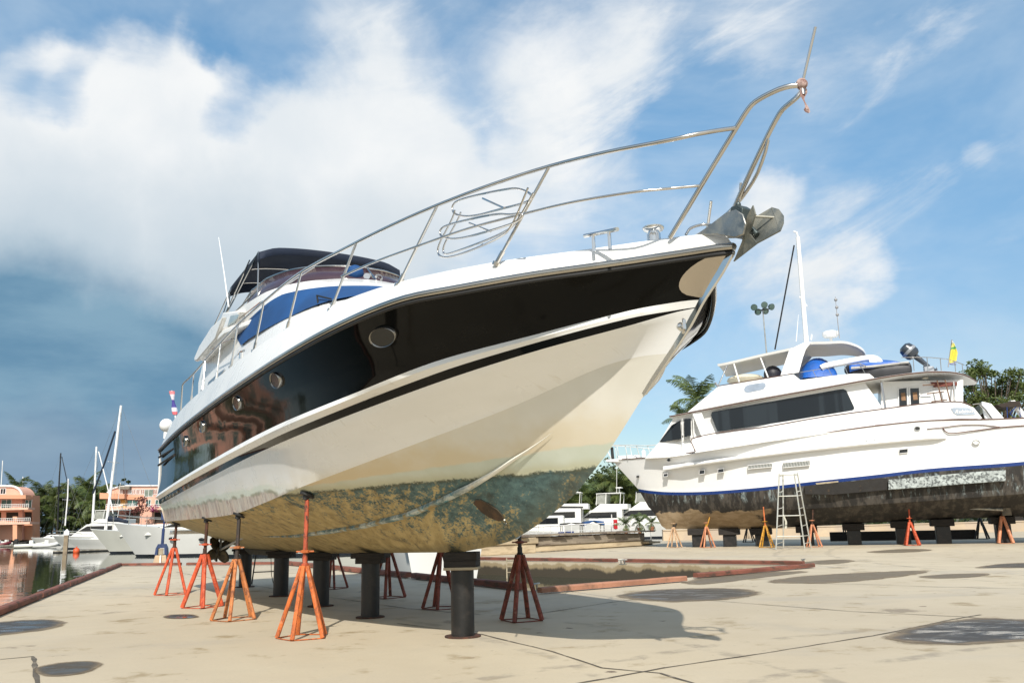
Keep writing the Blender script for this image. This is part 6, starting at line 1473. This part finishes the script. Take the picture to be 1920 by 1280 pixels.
def boat(name, label, cat, px, py, rz, L_=11, B=3.6, fb=1.9, fa=1.3, style='cruiser', mat=None, group='motor boats moored in the marina', canopy=None, dz=0.0, Yd=None):
    p = gnd(px, py, -.45) if Yd is None else at(px, py, Yd); p.z = -.45+dz
    t = thing(name, label, cat, p, R(rz), group); mat = mat or OFFW; loft_hull(t, L_, B, fb, fa, mat, rake=.14*L_)
    k = L_/11
    if style in ('cruiser', 'fly', 'sport'):
        z0 = fa+.1; hgt = {'cruiser': 1.15, 'fly': 1.35, 'sport': .75}[style]
        P = [(-2.6*k, z0-.2), (-2.6*k, z0+hgt), (.9*k, z0+hgt), (2.5*k, z0+.15), (2.9*k, z0-.2)]
        w = B*.36; b = MB(); b.prism(P, -w, w); b.build('cabin', OFFW, t, smooth=False, bevel=.06)
        for sd in (1, -1):
            b = MB(); q = [(-2.0*k, z0+hgt*.45), (-2.0*k, z0+hgt*.85), (.8*k, z0+hgt*.85), (1.75*k, z0+hgt*.45)]; b.prism(q, sd*(w+.0), sd*(w+.03)); b.build('side_window', DARKGLASS, t, smooth=False)
        b = MB(); b.add([(.98*k, -w*.92, z0+hgt*.96), (.98*k, w*.92, z0+hgt*.96), (2.1*k, w*.92, z0+.45*hgt), (2.1*k, -w*.92, z0+.45*hgt)], [(0, 1, 2, 3)]); b.build('windscreen', DARKGLASS, t, smooth=False, solid=.02)
        if style == 'fly':
            z1 = z0+hgt; b = MB(); b.prism([(-3.2*k, z1), (-3.2*k, z1+.5), (-.2*k, z1+.55), (.7*k, z1)], -w*.95, w*.95); b.build('flybridge', OFFW, t, smooth=False, bevel=.05)
            b = MB(); b.prism([(-2.6*k, z1+1.5), (-2.6*k, z1+1.58), (.2*k, z1+1.55), (.2*k, z1+1.48)], -w*.9, w*.9); b.build('hard_top', canopy or OFFW, t, smooth=False, bevel=.02)
            for x in (-2.5*k, -.9*k, .1*k):
                for sd in (1, -1): b = MB(); b.tube([(x+.1, sd*w*.9, z1+.45), (x, sd*w*.86, z1+1.5)], .035, 6); b.build('post', OFFW, t)
            b = MB(); b.prism([(-.9*k, z1+.55), (-1.0*k, z1+1.4), (.0, z1+1.4), (.35*k, z1+.55)], -w*.85, w*.85); b.build('enclosure_glass', pm('clear_vinyl', (.30, .31, .28), .15, 0, var=.1), t, smooth=False)
            b = MB(); b.tube([(-2.2*k, 0, z1+1.55), (-2.2*k, 0, z1+2.0)], .06, 6); b.box(-2.5*k, -1.9*k, -.5, .5, z1+2.0, z1+2.1); b.build('radar', OFFW, t)
            b = MB(); b.tube([(-2.0*k, .7, z1+1.5), (-2.2*k, .75, z1+4.6)], .025, 5); b.build('whip_aerial', OFFW, t)
        if style == 'cruiser' and canopy:
            b = MB(); b.prism([(-4.6*k, z0+hgt+.55), (-4.6*k, z0+hgt+.65), (-1.4*k, z0+hgt+.75), (-1.4*k, z0+hgt+.6)], -w*1.1, w*1.1); b.build('canopy', canopy, t, smooth=False, bevel=.03)
            for sd in (1, -1): b = MB(); b.tube([(-4.4*k, sd*w*1.05, fa), (-4.4*k, sd*w*1.05, z0+hgt+.6)], .03, 5); b.build('post', STEEL, t)
    b = MB()
    for sd in (1, -1):
        T_ = []
        for i in range(9): u = .5+.5*i/8; w2 = B/2*(1-max(0, (u-.45)/.55)**2.4)*.92; T_.append((-L_/2+L_*u-.08*L_*0, sd*w2, fa+(fb-fa)*u**1.6+.55))
        b.tube(T_, .022, 5)
        for q in T_[::2]: b.tube([q, (q[0], q[1], q[2]-.58)], .018, 5)
    b.build('bow_rail', STEEL, t)
    for sd in (1, -1):
        for u in (.45, .62): w2 = B/2*(1-max(0, (u-.45)/.55)**2.4); b = MB(); zq = (fa+(fb-fa)*u**1.6)*.62; b.sphere((-L_/2+L_*u-.03*L_, sd*w2*.955, zq), .15, 8, 1.4, .35, .7); b.build('porthole', DARKGLASS, t)
    return t
def tubeat(pts, Yd, r, r1=None): return [at(x, y, Yd) for x, y in pts]
def sail(label, px, py, mast, L_=10, rz=170, Yd=None, mastmat=None, stays=(), cover=None, group='sailing boats moored in the marina', fb=1.2, cat2=False, r=.10):
    p = gnd(px, py, -.45); p.z = -.45; Yd = p.y
    t = thing('sailing_boat', label, 'sailing boat', p, R(rz), group); loft_hull(t, L_, L_*.30, fb, fb*.8, OFFW, rake=.12*L_)
    inv = Matrix.Rotation(-R(rz), 4, 'Z')
    loc = lambda x, y, dy=0: inv @ (at(x, y, Yd+dy)-p)
    b = MB(); b.prism([(-L_*.25, fb*.7), (-L_*.25, fb+.35), (L_*.1, fb+.4), (L_*.24, fb*.9)], -L_*.09, L_*.09); b.build('cabin', OFFW, t, smooth=False, bevel=.06)
    for sd in (1, -1): b = MB(); b.box(-L_*.2, L_*.08, sd*L_*.09-.01, sd*L_*.09+.01, fb+.05, fb+.24); b.build('cabin_window', DARKGLASS, t, smooth=False)
    b = MB(); b.tube([loc(*q) for q in mast], r, 8, r*.75); A = loc(*mast[0]); Z_ = loc(*mast[-1]); b.build('mast', mastmat or WHITE2, t)
    S_ = A+(Z_-A)*.55; b = MB(); b.tube([S_+Vector((0, -1.1, 0)), S_, S_+Vector((0, 1.1, 0))], .035, 5); b.build('spreader', mastmat or WHITE2, t)
    b = MB()
    for e in ((L_*.47, 0, fb), (-L_*.48, 0, fb*.8), (0, L_*.14, fb*.9), (0, -L_*.14, fb*.9)): b.tube([Z_, e], .012, 4)
    b.build('rigging', GALV, t)
    for pts, m_, rr in stays: b = MB(); b.tube([loc(*q) for q in pts], rr, 6); b.build('furled_sail', m_, t)
    if cover:
        b = MB(); P = [loc(*q) for q in cover]; b.tube(P, .30, 8, .14); b.build('sail_cover', NAVYCAN, t)
    return t
BLKS = pm('black_sock', (.008, .010, .012), .7); NVY = pm('navy_sock', (.006, .014, .03), .7)
boat('motor_cruiser', 'big white motor cruiser whose bow points left behind the blue post', 'motor boat', 372, 1040, 177, 12.5, 4.2, 2.35, 1.5, 'sport')
boat('motor_cruiser', 'grey white cruiser with a raked bow behind the big white one', 'motor boat', 305, 1034, 184, 12.0, 3.8, 2.0, 1.4, 'sport', GREYH)
boat('flybridge_boat', 'white flybridge boat with an enclosed upper deck left of the tallest mast', 'motor boat', 187, 1027, 176, 11.5, 4.0, 1.5, 1.2, 'fly')
boat('motor_cruiser', 'low white cruiser with a dark navy cover behind the piling', 'motor boat', 142, 1022, 150, 8.5, 3.0, 1.1, .9, 'sport', canopy=NAVYCAN)
boat('motor_cruiser', 'pale cruiser lying behind the keel pillars of the black yacht', 'motor boat', 560, 1040, 178, 13, 4.2, 2.2, 1.5, 'cruiser', GREYH)
boat('motor_cruiser', 'sleek white cruiser with dark windows under the black mast', 'motor boat', 92, 1015, 165, 9.5, 3.2, 1.4, 1.1, 'sport')
boat('motor_cruiser', 'white day boat beneath the left pink house', 'motor boat', 25, 1014, 20, 9, 3.0, 1.3, 1.0, 'sport')
boat('motor_cruiser', 'white boat with a pale awning far left under the balconies', 'motor boat', 52, 1013, 160, 8.5, 3.0, 1.2, 1.0, 'cruiser', canopy=OFFW)
boat('motor_cruiser', 'white boat moored in the slip right behind the concrete mooring pile', 'motor boat', 762, 1081, 118, 6.5, 2.4, 1.15, .9, 'none', Yd=None)
sail('white sailing boat with the tallest mast and a navy sail cover', 222, 1030, [(197, 1000), (205, 940), (216, 850), (227, 760)], 11, 176, stays=[([(216, 808), (196, 868), (174, 925)], NVY, .09), ([(185, 846), (196, 890), (207, 935), (212, 962)], WHITE2, .055)], cover=[(204, 972), (222, 974), (240, 978)], r=.15)
sail('white sailing boat with the second tallest mast, behind the flybridge boat', 178, 1026, [(173, 990), (177, 920), (181, 837)], 10, 180, r=.14)
sail('sailing boat with the black mast left of the piling', 108, 1020, [(108, 990), (110, 920), (114, 849)], 10, 172, mastmat=BLKS, stays=[([(116, 856), (128, 912)], NVY, .07)], r=.14)
sail('sailing boat with a slim white mast just left of the piling', 120, 1021, [(122, 985), (127, 930), (128, 897)], 9, 175, r=.11)
sail('white sailing boat in front of the left pink house', 40, 1017, [(40, 1000), (42, 930), (43, 893)], 9, 178, stays=[([(44, 985), (49, 912)], WHITE2, .08)], r=.11)
sail('sailing boat whose mast stands at the left frame edge', -4, 1016, [(-2, 1000), (1, 930), (5, 863)], 11, 175, r=.13)
def rib(label, px, py, rz, L_=3.2, col_=None, motor=False):
    p = gnd(px, py, -.45); p.z = -.45; t = thing('inflatable_dinghy', label, 'dinghy', p, R(rz), 'dinghies moored by the left pontoon')
    pts = [(-L_/2, .65, .25), (L_*.1, .66, .28), (L_*.38, .45, .42), (L_*.5, 0, .55), (L_*.38, -.45, .42), (L_*.1, -.66, .28), (-L_/2, -.65, .25)]
    b = MB(); b.tube([Vector(cr(pts, i/24)) for i in range(25)], .24, 10); b.build('inflatable_tube', col_ or OFFW, t)
    b = MB(); b.prism([(-L_/2, .1), (-L_/2, .35), (L_*.3, .3), (L_*.42, .1)], -.5, .5); b.build('floor', GREYH, t, smooth=False)
    b = MB(); b.box(-.2, .25, -.25, .25, .3, .95); b.build('console', OFFW, t, bevel=.04)
    if motor: b = MB(); b.prism([(-L_/2-.35, .55), (-L_/2-.3, 1.15), (-L_/2+.1, 1.2), (-L_/2+.15, .6), (-L_/2-.05, -.2), (-L_/2-.2, -.2)], -.2, .2); b.build('outboard', BLACKRUB, t, bevel=.06)
for a in [('pale dinghy with a black outboard lying in front of the others', 58, 1026, 10, 3.6, GREYH, True), ('small white dinghy at the outer end of the row by the piling', 86, 1026, 30, 3.0, None, False), ('white dinghy at the far left beside the pontoon', 12, 1022, 160, 3.4, None, True), ('white inflatable with its nose raised beneath the slim mast', 34, 1021, 20, 3.8, None, False), ('grey dinghy between the black mast and the pale dinghy', 75, 1020, 150, 3.2, GREYH, True), ('short dinghy with dark red tubes near the left frame edge', -3, 1024, 10, 3.2, pm('maroon', (.15, .02, .03), .5), False)]: rib(*a)
# pontoons, piling, buoy
PONT = pm('pontoon_grey', (.30, .27, .21), .85, 0, col2=(.45, .42, .36), scale=2, var=.15)
def pontoon(a, c, w, label):
    d = c-a; t = thing('pontoon', label, 'pontoon', (a+c)/2, math.atan2(d.y, d.x), 'floating pontoons'); L_ = d.length/2
    b = MB(); b.box(-L_, L_, -w, w, -.08, .10); b.build('float', BLACKRUB, t, smooth=False); b = MB(); b.box(-L_, L_, -w-.03, w+.03, .10, .20); b.build('deck', PONT, t, smooth=False)
pontoon(gnd(104, 1036, -.45), gnd(250, 1030, -.45), .5, 'thin pontoon reaching right from the concrete piling'); pontoon(gnd(-40, 1025, -.45), gnd(46, 1024, -.45), .45, 'thin pontoon at the left frame edge below the dinghies')
p = gnd(122, 1037, -.45); t = thing('mooring_pile', 'weathered concrete piling with a white cap at the pontoon end', 'pile', p, .3)
b = MB(); b.box(-.17, .17, -.17, .17, -1.5, 1.55); b.build('post', pm('pile_concrete', (.34, .27, .18), .9, 0, col2=(.22, .17, .12), scale=2.5, var=.15), t, smooth=False, bevel=.02); b = MB(); b.box(-.2, .2, -.2, .2, 1.55, 1.85); b.lathe([(.22, 1.85), (0, 2.1)], (0, 0, 0), 12); b.build('cap', WHITE2, t, smooth=False)
b = MB(); b.sphere((0, 0, 0), .28, 12, 1, 1, 1.15); b.tube([(0, 0, .25), (0, 0, .42)], .05, 6); o = b.build('mooring_buoy', pm('buoy_orange', (.65, .10, .03), .5), None); tag(o, 'orange mooring buoy floating beside the pontoon', 'buoy'); o.location = gnd(143, 1036, -.45)+Vector((0, 0, .15))
p = gnd(743, 1084, -.45); t = thing('mooring_pile', 'square concrete pile with a white cap beside the basin', 'pile', p, .4); b = MB(); b.box(-.12, .12, -.12, .12, -1.5, .62); b.build('post', PALEW, t, smooth=False, bevel=.01); b = MB(); b.box(-.14, .14, -.14, .14, .62, .74); b.build('cap', WHITE2, t, smooth=False)
# blue post on its concrete block, at the back edge of the quay
p = gnd(302, 1059); t = thing('davit_post', 'blue steel post with a plate at its top, standing on a concrete block', 'post', p, .1); s_ = p.y/1600
NAVY = pm('navy_steel', (.012, .035, .13), .45, 0, col2=(.03, .05, .12), scale=5, var=.15)
b = MB(); v = [(-.26, -.2, 0), (.26, -.2, 0), (.26, .2, 0), (-.26, .2, 0), (-.19, -.15, .36), (.19, -.15, .36), (.19, .15, .36), (-.19, .15, .36)]; b.add(v, [(0, 1, 2, 3), (4, 5, 6, 7), (0, 1, 5, 4), (1, 2, 6, 5), (2, 3, 7, 6), (3, 0, 4, 7)]); b.build('block', pm('block_concrete', (.55, .40, .25), .9, 0, col2=(.42, .33, .24), scale=4, var=.12), t, smooth=False, bevel=.02)
b = MB(); b.prism([(-.22, .36), (-.19, .62), (-.12, .76), (.12, .76), (.19, .62), (.22, .36), (.13, .36), (.11, .62), (-.11, .62), (-.13, .36)], -.12, .12); b.build('foot', NAVY, t, smooth=False)
b = MB(); b.box(-.08, .08, -.13, -.10, .38, .60); b.build('foot_plate', PALEW, t, smooth=False); b = MB(); b.tube([(0, 0, .7), (.01, 0, 1.3)], .055, 8); b.tube([(.01, 0, 1.2), (.03, 0, 2.0)], .03, 8); b.build('pole', NAVY, t)
b = MB(); b.prism([(-.10, 1.62), (-.07, 2.2), (.05, 2.22), (.09, 1.64)], -.02, .02); b.build('plate', NAVY, t, smooth=False)
b = MB(); b.tube([(.02, -.2, .36), (.03, -.24, .15), (.06, -.3, .01)], .025, 6); b.build('hose', WHITE2, t)
# boats behind the float, mid picture
sp = boat('sport_fishing_boat', 'white sport fishing boat with a dark wheelhouse window band and tall outriggers', 'motor boat', 1040, 1005, 172, 11.5, 4.0, 1.9, 1.3, 'fly', Yd=82)
b = MB(); b.tube([(-1.0, 1.0, 3.4), (-2.4, 1.8, 7.4)], .03, 5); b.build('outrigger', WHITE2, sp); b = MB(); b.tube([(-1.0, -1.0, 3.4), (-.6, -1.2, 6.6)], .03, 5); b.build('outrigger', WHITE2, sp)
boat('flybridge_boat', 'white flybridge boat with a canopy on posts behind the blue awning', 'motor boat', 1128, 1003, 165, 9.5, 3.6, 1.6, 1.2, 'fly', Yd=83)
boat('flybridge_boat', 'rounded white cruiser behind the potted plants', 'motor boat', 1205, 1002, 158, 10.5, 3.8, 1.7, 1.3, 'fly', Yd=83, canopy=NAVYCAN)
boat('motor_cruiser', 'low white cruiser with a black folded cover left of the fishing boat', 'motor boat', 1012, 1008, 175, 8.5, 2.9, 1.2, .9, 'cruiser', Yd=70, canopy=BLACKRUB)
def awning(label, px0, px1, y0, y1, mat, Yd):
    a, c = at(px0, y1, Yd), at(px1, y1, Yd); t = thing('awning', label, 'awning', (a+c)/2, 0, 'awnings on the marina dock'); w = (c.x-a.x)/2; hh = at(px0, y0, Yd).z-a.z
    b = MB(); b.prism([(-w, 0), (-w*.9, hh*.75), (0, hh), (w*.9, hh*.8), (w, 0), (w*.97, 0), (0, hh*.9), (-w*.97, 0)], -1.2, 1.2); b.build('cloth', mat, t, smooth=False)
    for x in (-w*.9, w*.9):
        for y in (-1.1, 1.1): b = MB(); b.tube([(x, y, hh*.2), (x, y, -((a+c)/2).z-.3)], .035, 6); b.build('post', STEEL, t)
awning('blue awning in front of the canopied flybridge boat', 1092, 1131, 975, 985, BLUECAN, 54); awning('dark awning left of the blue one', 1050, 1092, 979, 985, BLACKRUB, 54)
# timber float, gangway with railings, pots, cabinet on the far quay
WEATH = pm('weathered_wood', (.30, .25, .19), .9, 0, col2=(.13, .10, .08), scale=2.2, lo=.48, hi=.64, var=.22, bump=.3, bscale=14, stretch=(.5, 3, 3))
WEATH2 = pm('pale_weathered_wood', (.52, .42, .28), .9, 0, col2=(.36, .28, .18), scale=2.2, lo=.5, hi=.66, var=.18, bump=.3, bscale=14, stretch=(.5, 3, 3))
fa_, fb_ = gnd(893, 1042), gnd(1222, 1022); d = fb_-fa_; t = thing('timber_float', 'long weathered timber float lying on the far quay', 'float', fa_, math.atan2(d.y, d.x)); LL = d.length
b = MB(); b.box(0, LL*.27, -.25, 1.5, 0, .36); b.build('end_baulk', WEATH2, t, smooth=False, bevel=.03)
b = MB(); b.box(.05, LL*.28, -.3, 1.5, .365, .62); b.build('end_baulk', WEATH2, t, smooth=False, bevel=.03)
b = MB(); b.box(LL*.275, LL*.99, -.15, 1.4, 0.03, .26); b.build('lower_baulk', WEATH2, t, smooth=False, bevel=.03); b = MB(); b.box(LL*.285, LL*.93, -.2, 1.4, .265, .60); b.build('upper_baulk', WEATH, t, smooth=False, bevel=.03)
rr2 = random.Random(5)
for i in range(22):
    x = LL*(.10+.9*i/22); b = MB(); b.box(x, x+LL*.036, -.35+rr2.uniform(-.1, .1), 1.7, .635+rr2.uniform(0, .02), .69+rr2.uniform(0, .03)); b.build('deck_plank', WEATH, t, smooth=False)
b = MB(); b.box(LL*.92, LL*1.0, -.5, .9, .12, .20); b.build('broken_plank', WEATH2, t, smooth=False)
ga = thing('gangway', 'white railed gangway sloping up onto the far dock', 'gangway', (0, 0, 0)); Yg = 47.5
g0, g1 = at(905, 1036, 43), at(992, 1003, Yg); ga.location = g0; dv = g1-g0; b = MB(); sdv = Vector((-dv.y, dv.x, 0)).normalized()*.6
b.add([Vector(), dv, dv+sdv, sdv]+[q-Vector((0, 0, .12)) for q in (Vector(), dv, dv+sdv, sdv)], [(0, 1, 2, 3), (4, 5, 6, 7), (0, 1, 5, 4), (1, 2, 6, 5), (2, 3, 7, 6), (3, 0, 4, 7)]); b.build('ramp', pm('ramp_grey', (.5, .5, .48), .5, .3), ga, smooth=False)
b = MB()
for o_ in (Vector(), sdv):
    b.tube([o_+Vector((0, 0, .35)), dv+o_+Vector((0, 0, .75))], .03, 5); b.tube([o_+Vector((0, 0, .15)), dv+o_+Vector((0, 0, .4))], .02, 5)
    for i in range(9): q = dv*(i/8)+o_; b.tube([q, q+Vector((0, 0, .35+.4*i/8))], .022, 5)
b.build('railing', RAILW, ga)
rl = thing('dock_railing', 'white tubular railing along the far dock in front of the boats', 'railing', at(992, 1010, 48)); o3 = Vector(rl.location)
lo = [(992, 1012), (1206, 998)]; hi = [(992, 988), (1206, 976)]
A0, A1, B0, B1 = at(*lo[0], 48)-o3, at(*lo[1], 52)-o3, at(*hi[0], 48)-o3, at(*hi[1], 52)-o3
b = MB(); b.tube([B0, B1], .03, 6); b.tube([A0, A1], .04, 6); b.tube([(A0+B0)/2, (A1+B1)/2], .02, 6); b.build('rail', RAILW, rl)
for i in range(18): b = MB(); f = i/17; b.tube([A0+(A1-A0)*f, B0+(B1-B0)*f], .028, 6); b.build('post', RAILW, rl)
mb = MB(); q = at(1110, 1012, 52); mb.box(q.x-4.6, 14.5, 50.0, 58, -1.5, -.15); o = mb.build('marina_dock', PONT, None, smooth=False); struct(o)
for i, (px, py, lb) in enumerate([(1053, 1004, 'blue plastic crate on the far dock beside the white drum'), (1068, 1003, 'blue plastic crate standing further from the white drum')]):
    t = thing('plastic_crate', lb, 'crate', at(px, py, 51), .2*i, 'blue crates on the far dock'); b = MB(); b.box(-.2, .2, -.2, .2, 0, .04); b.build('base', BLUEPAINT, t, smooth=False)
    b = MB()
    for s_ in (-1, 1): b.box(-.2, .2, s_*.2-.015, s_*.2+.015, .04, .26); b.box(s_*.2-.015, s_*.2+.015, -.185, .185, .04, .25)
    b.build('side', BLUEPAINT, t, smooth=False)
t = thing('drum', 'white drum behind the dock railing left of the blue crates', 'drum', at(1041, 1010, 51)); b = MB(); b.lathe([(.2, 0), (.21, .02), (.2, .2), (.21, .21), (.2, .38), (.21, .4), (.0, .4)], (0, 0, 0), 16); b.build('body', WHITE2, t); b = MB(); b.lathe([(0, .40), (.05, .405), (.05, .43), (0, .43)], (.08, 0, 0), 10); b.build('cap', BLUEPAINT, t)
q = at(1155, 1002, 50); t = thing('hose_cabinet', 'red hose cabinet on a post on the far dock', 'cabinet', q); b = MB(); b.box(-.11, .11, -.08, .08, .32, .86); b.build('box', pm('red_enamel', (.50, .02, .03), .35), t, smooth=False, bevel=.02); b = MB(); b.tube([(0, 0, -.1), (0, 0, .32)], .04, 6); b.build('post', RAILW, t); b = MB(); b.box(-.07, .07, -.09, -.082, .58, .64); b.build('notice', WHITE2, t, smooth=False); b = MB(); b.tube([(-.2, 0, -.2), (-.2, 0, 1.15)], .03, 6); b.build('pole', RAILW, t)
POTM = pm('terracotta', (.40, .17, .09), .85, 0, var=.12)
for i, (px, py, hh, lb) in enumerate([(1174, 1000, 1.0, 'bushy potted palm beside the red cabinet'), (1200, 998, 1.15, 'tallest potted palm, between the other two pots'), (1222, 996, .85, 'potted plant nearest the white yacht stem')]):
    q = at(px, py, 47.5); t = thing('potted_palm', lb, 'potted plant', q, 0, 'potted palms on the far dock'); b = MB(); b.lathe([(.10, -.02), (.15, .22), (.165, .24), (.15, .26), (0, .24)], (0, 0, 0), 14); b.build('pot', POTM, t)
    c = bpy.data.objects.new('fronds', _pc[3]); COL.objects.link(c); c.parent = t; c.location = (0, 0, .25+.25*hh); c.scale = (.19*hh,)*3; c.rotation_euler = (0, 0, i*1.3)
    b = MB(); b.tube([(0, 0, .2), (0, 0, .27+.25*hh)], .03, 6); b.build('stem', TRUNK, t)
q = gnd(960, 1055); t = thing('quay_ladder', 'short pale ladder hooked over the far basin edge', 'ladder', (q.x, q.y-.25, 0), .0)
for x in (-.16, .16): b = MB(); b.tube([(x, .2, .12), (x, 0, .16), (x, -.05, -.5)], .02, 6); b.build('rail', PALEW, t)
for z in (.1, -.08, -.26): b = MB(); b.tube([(-.16, -.02, z), (.16, -.02, z)], .016, 6); b.build('rung', PALEW, t)
# floodlight mast beyond the white yacht
Yf = 66; q = at(1445, 980, Yf); top = at(1430, 578, Yf); t = thing('floodlight_mast', 'tall slim lamp mast with three floodlights above the white yacht', 'street lamp', (top.x, Yf, 0)); zt_3 = top.z
b = MB(); b.tube([(0, 0, 0), (0, 0, zt_3)], .10, 8, .05); b.build('pole', pm('mast_grey', (.34, .36, .36), .5, .3), t)
b = MB(); b.tube([(-.62, 0, zt_3-.05), (0, 0, zt_3-.15), (.62, 0, zt_3-.05)], .04, 6); b.tube([(0, -.5, zt_3-.1), (0, .5, zt_3-.1)], .04, 6); b.build('crossarm', BLKST, t)
FL = pm('lamp_housing', (.02, .05, .05), .4, .2); LENS = pm('lamp_lens', (.10, .16, .15), .12)
for (x, y, zz) in [(-.66, 0, .12), (.66, 0, .12), (0, -.4, .2), (-.28, .45, -.15), (.3, .45, -.1)]:
    b = MB(); b.lathe([(.1, -.14), (.2, -.1), (.26, .10), (.27, .14)], (x, y, zt_3+zz), 12, (x*.5, -.8, -.35)); ho = b.build('floodlight', FL, t); b = MB(); ax_ = Vector((x*.5, -.8, -.35)).normalized(); b.lathe([(0, .141), (.25, .142), (0, .15)], (x, y, zt_3+zz), 12, tuple(ax_)); b.build('lens', LENS, ho)
# another hauled-out yacht just showing at the right edge
Ye = 56; o3 = at(1905, 900, Ye); o3.z = 0; t = thing('hauled_yacht', 'dark hulled boat with an awning showing past the white yacht stern', 'yacht', o3)
pz = lambda pts: [((lambda q: (q.x, q.z))(at(x, y, Ye)-o3)) for x, y in pts]
b = MB(); b.prism(pz([(1886, 806), (1893, 799), (2090, 792), (2070, 900), (1930, 930), (1896, 850)]), 0, 4); b.build('hull', pm('navy_hull', (.012, .018, .03), .2), t, smooth=False)
b = MB(); b.prism(pz([(1895, 799), (1900, 793), (2090, 785), (2090, 792)]), -.05, 4.05); b.build('gunwale', WHITE2, t, smooth=False)
b = MB(); b.prism(pz([(1870, 759), (1896, 752), (1912, 752), (1916, 762), (1878, 763)]), 0, 3); b.build('awning', pm('awning_dark', (.03, .02, .015), .8), t, smooth=False)
b = MB(); b.prism(pz([(1898, 750), (1906, 749), (1926, 775), (1940, 790), (1928, 790)]), .2, .5); b.build('radar_arch', WHITE2, t, smooth=False)
b = MB()
for a, c in [((1888, 763), (1890, 799)), ((1905, 763), (1893, 775)), ((1893, 775), (1906, 785)), ((1912, 763), (1914, 797))]: A, C = at(*a, Ye)-o3, at(*c, Ye)-o3; b.tube([A, C], .03, 5)
b.build('awning_frame', BLUEPAINT, t)
for x in (1925, 1990): b = MB(); q = at(x, 900, Ye)-o3; b.box(q.x-.3, q.x+.3, 1.5, 2.5, 0, 2.6); b.build('keel_block', WOODD, t, smooth=False)
# ------------------------------------------------------------------ sun, camera, view
sun = bpy.data.lights.new('sun', 'SUN'); sun.energy = 4.7; sun.angle = R(.6); sun.color = (1.0, .945, .86)
so = bpy.data.objects.new('sun', sun); COL.objects.link(so)
az = R(SUN_AZ); el = R(SUN_EL)
sd = Vector((math.sin(az)*math.cos(el), math.cos(az)*math.cos(el), math.sin(el)))
so.rotation_euler = sd.to_track_quat('Z', 'Y').to_euler(); so.location = (0, -20, 30)
cam = bpy.data.cameras.new('camera'); co = bpy.data.objects.new('camera', cam); COL.objects.link(co)
cam.sensor_width = 36; cam.lens = CF/1920*36; cam.clip_end = 6000; cam.clip_start = .05
M = Matrix((RT, UP, -FW)).transposed().to_4x4(); M.translation = EYE
co.matrix_world = M; S.camera = co
S.view_settings.view_transform = 'Standard'; S.view_settings.look = 'None'; S.view_settings.exposure = EXPO if 'EXPO' in globals() else 0.2; S.view_settings.gamma = 1
S.cycles.max_bounces = 8; S.cycles.transparent_max_bounces = 12
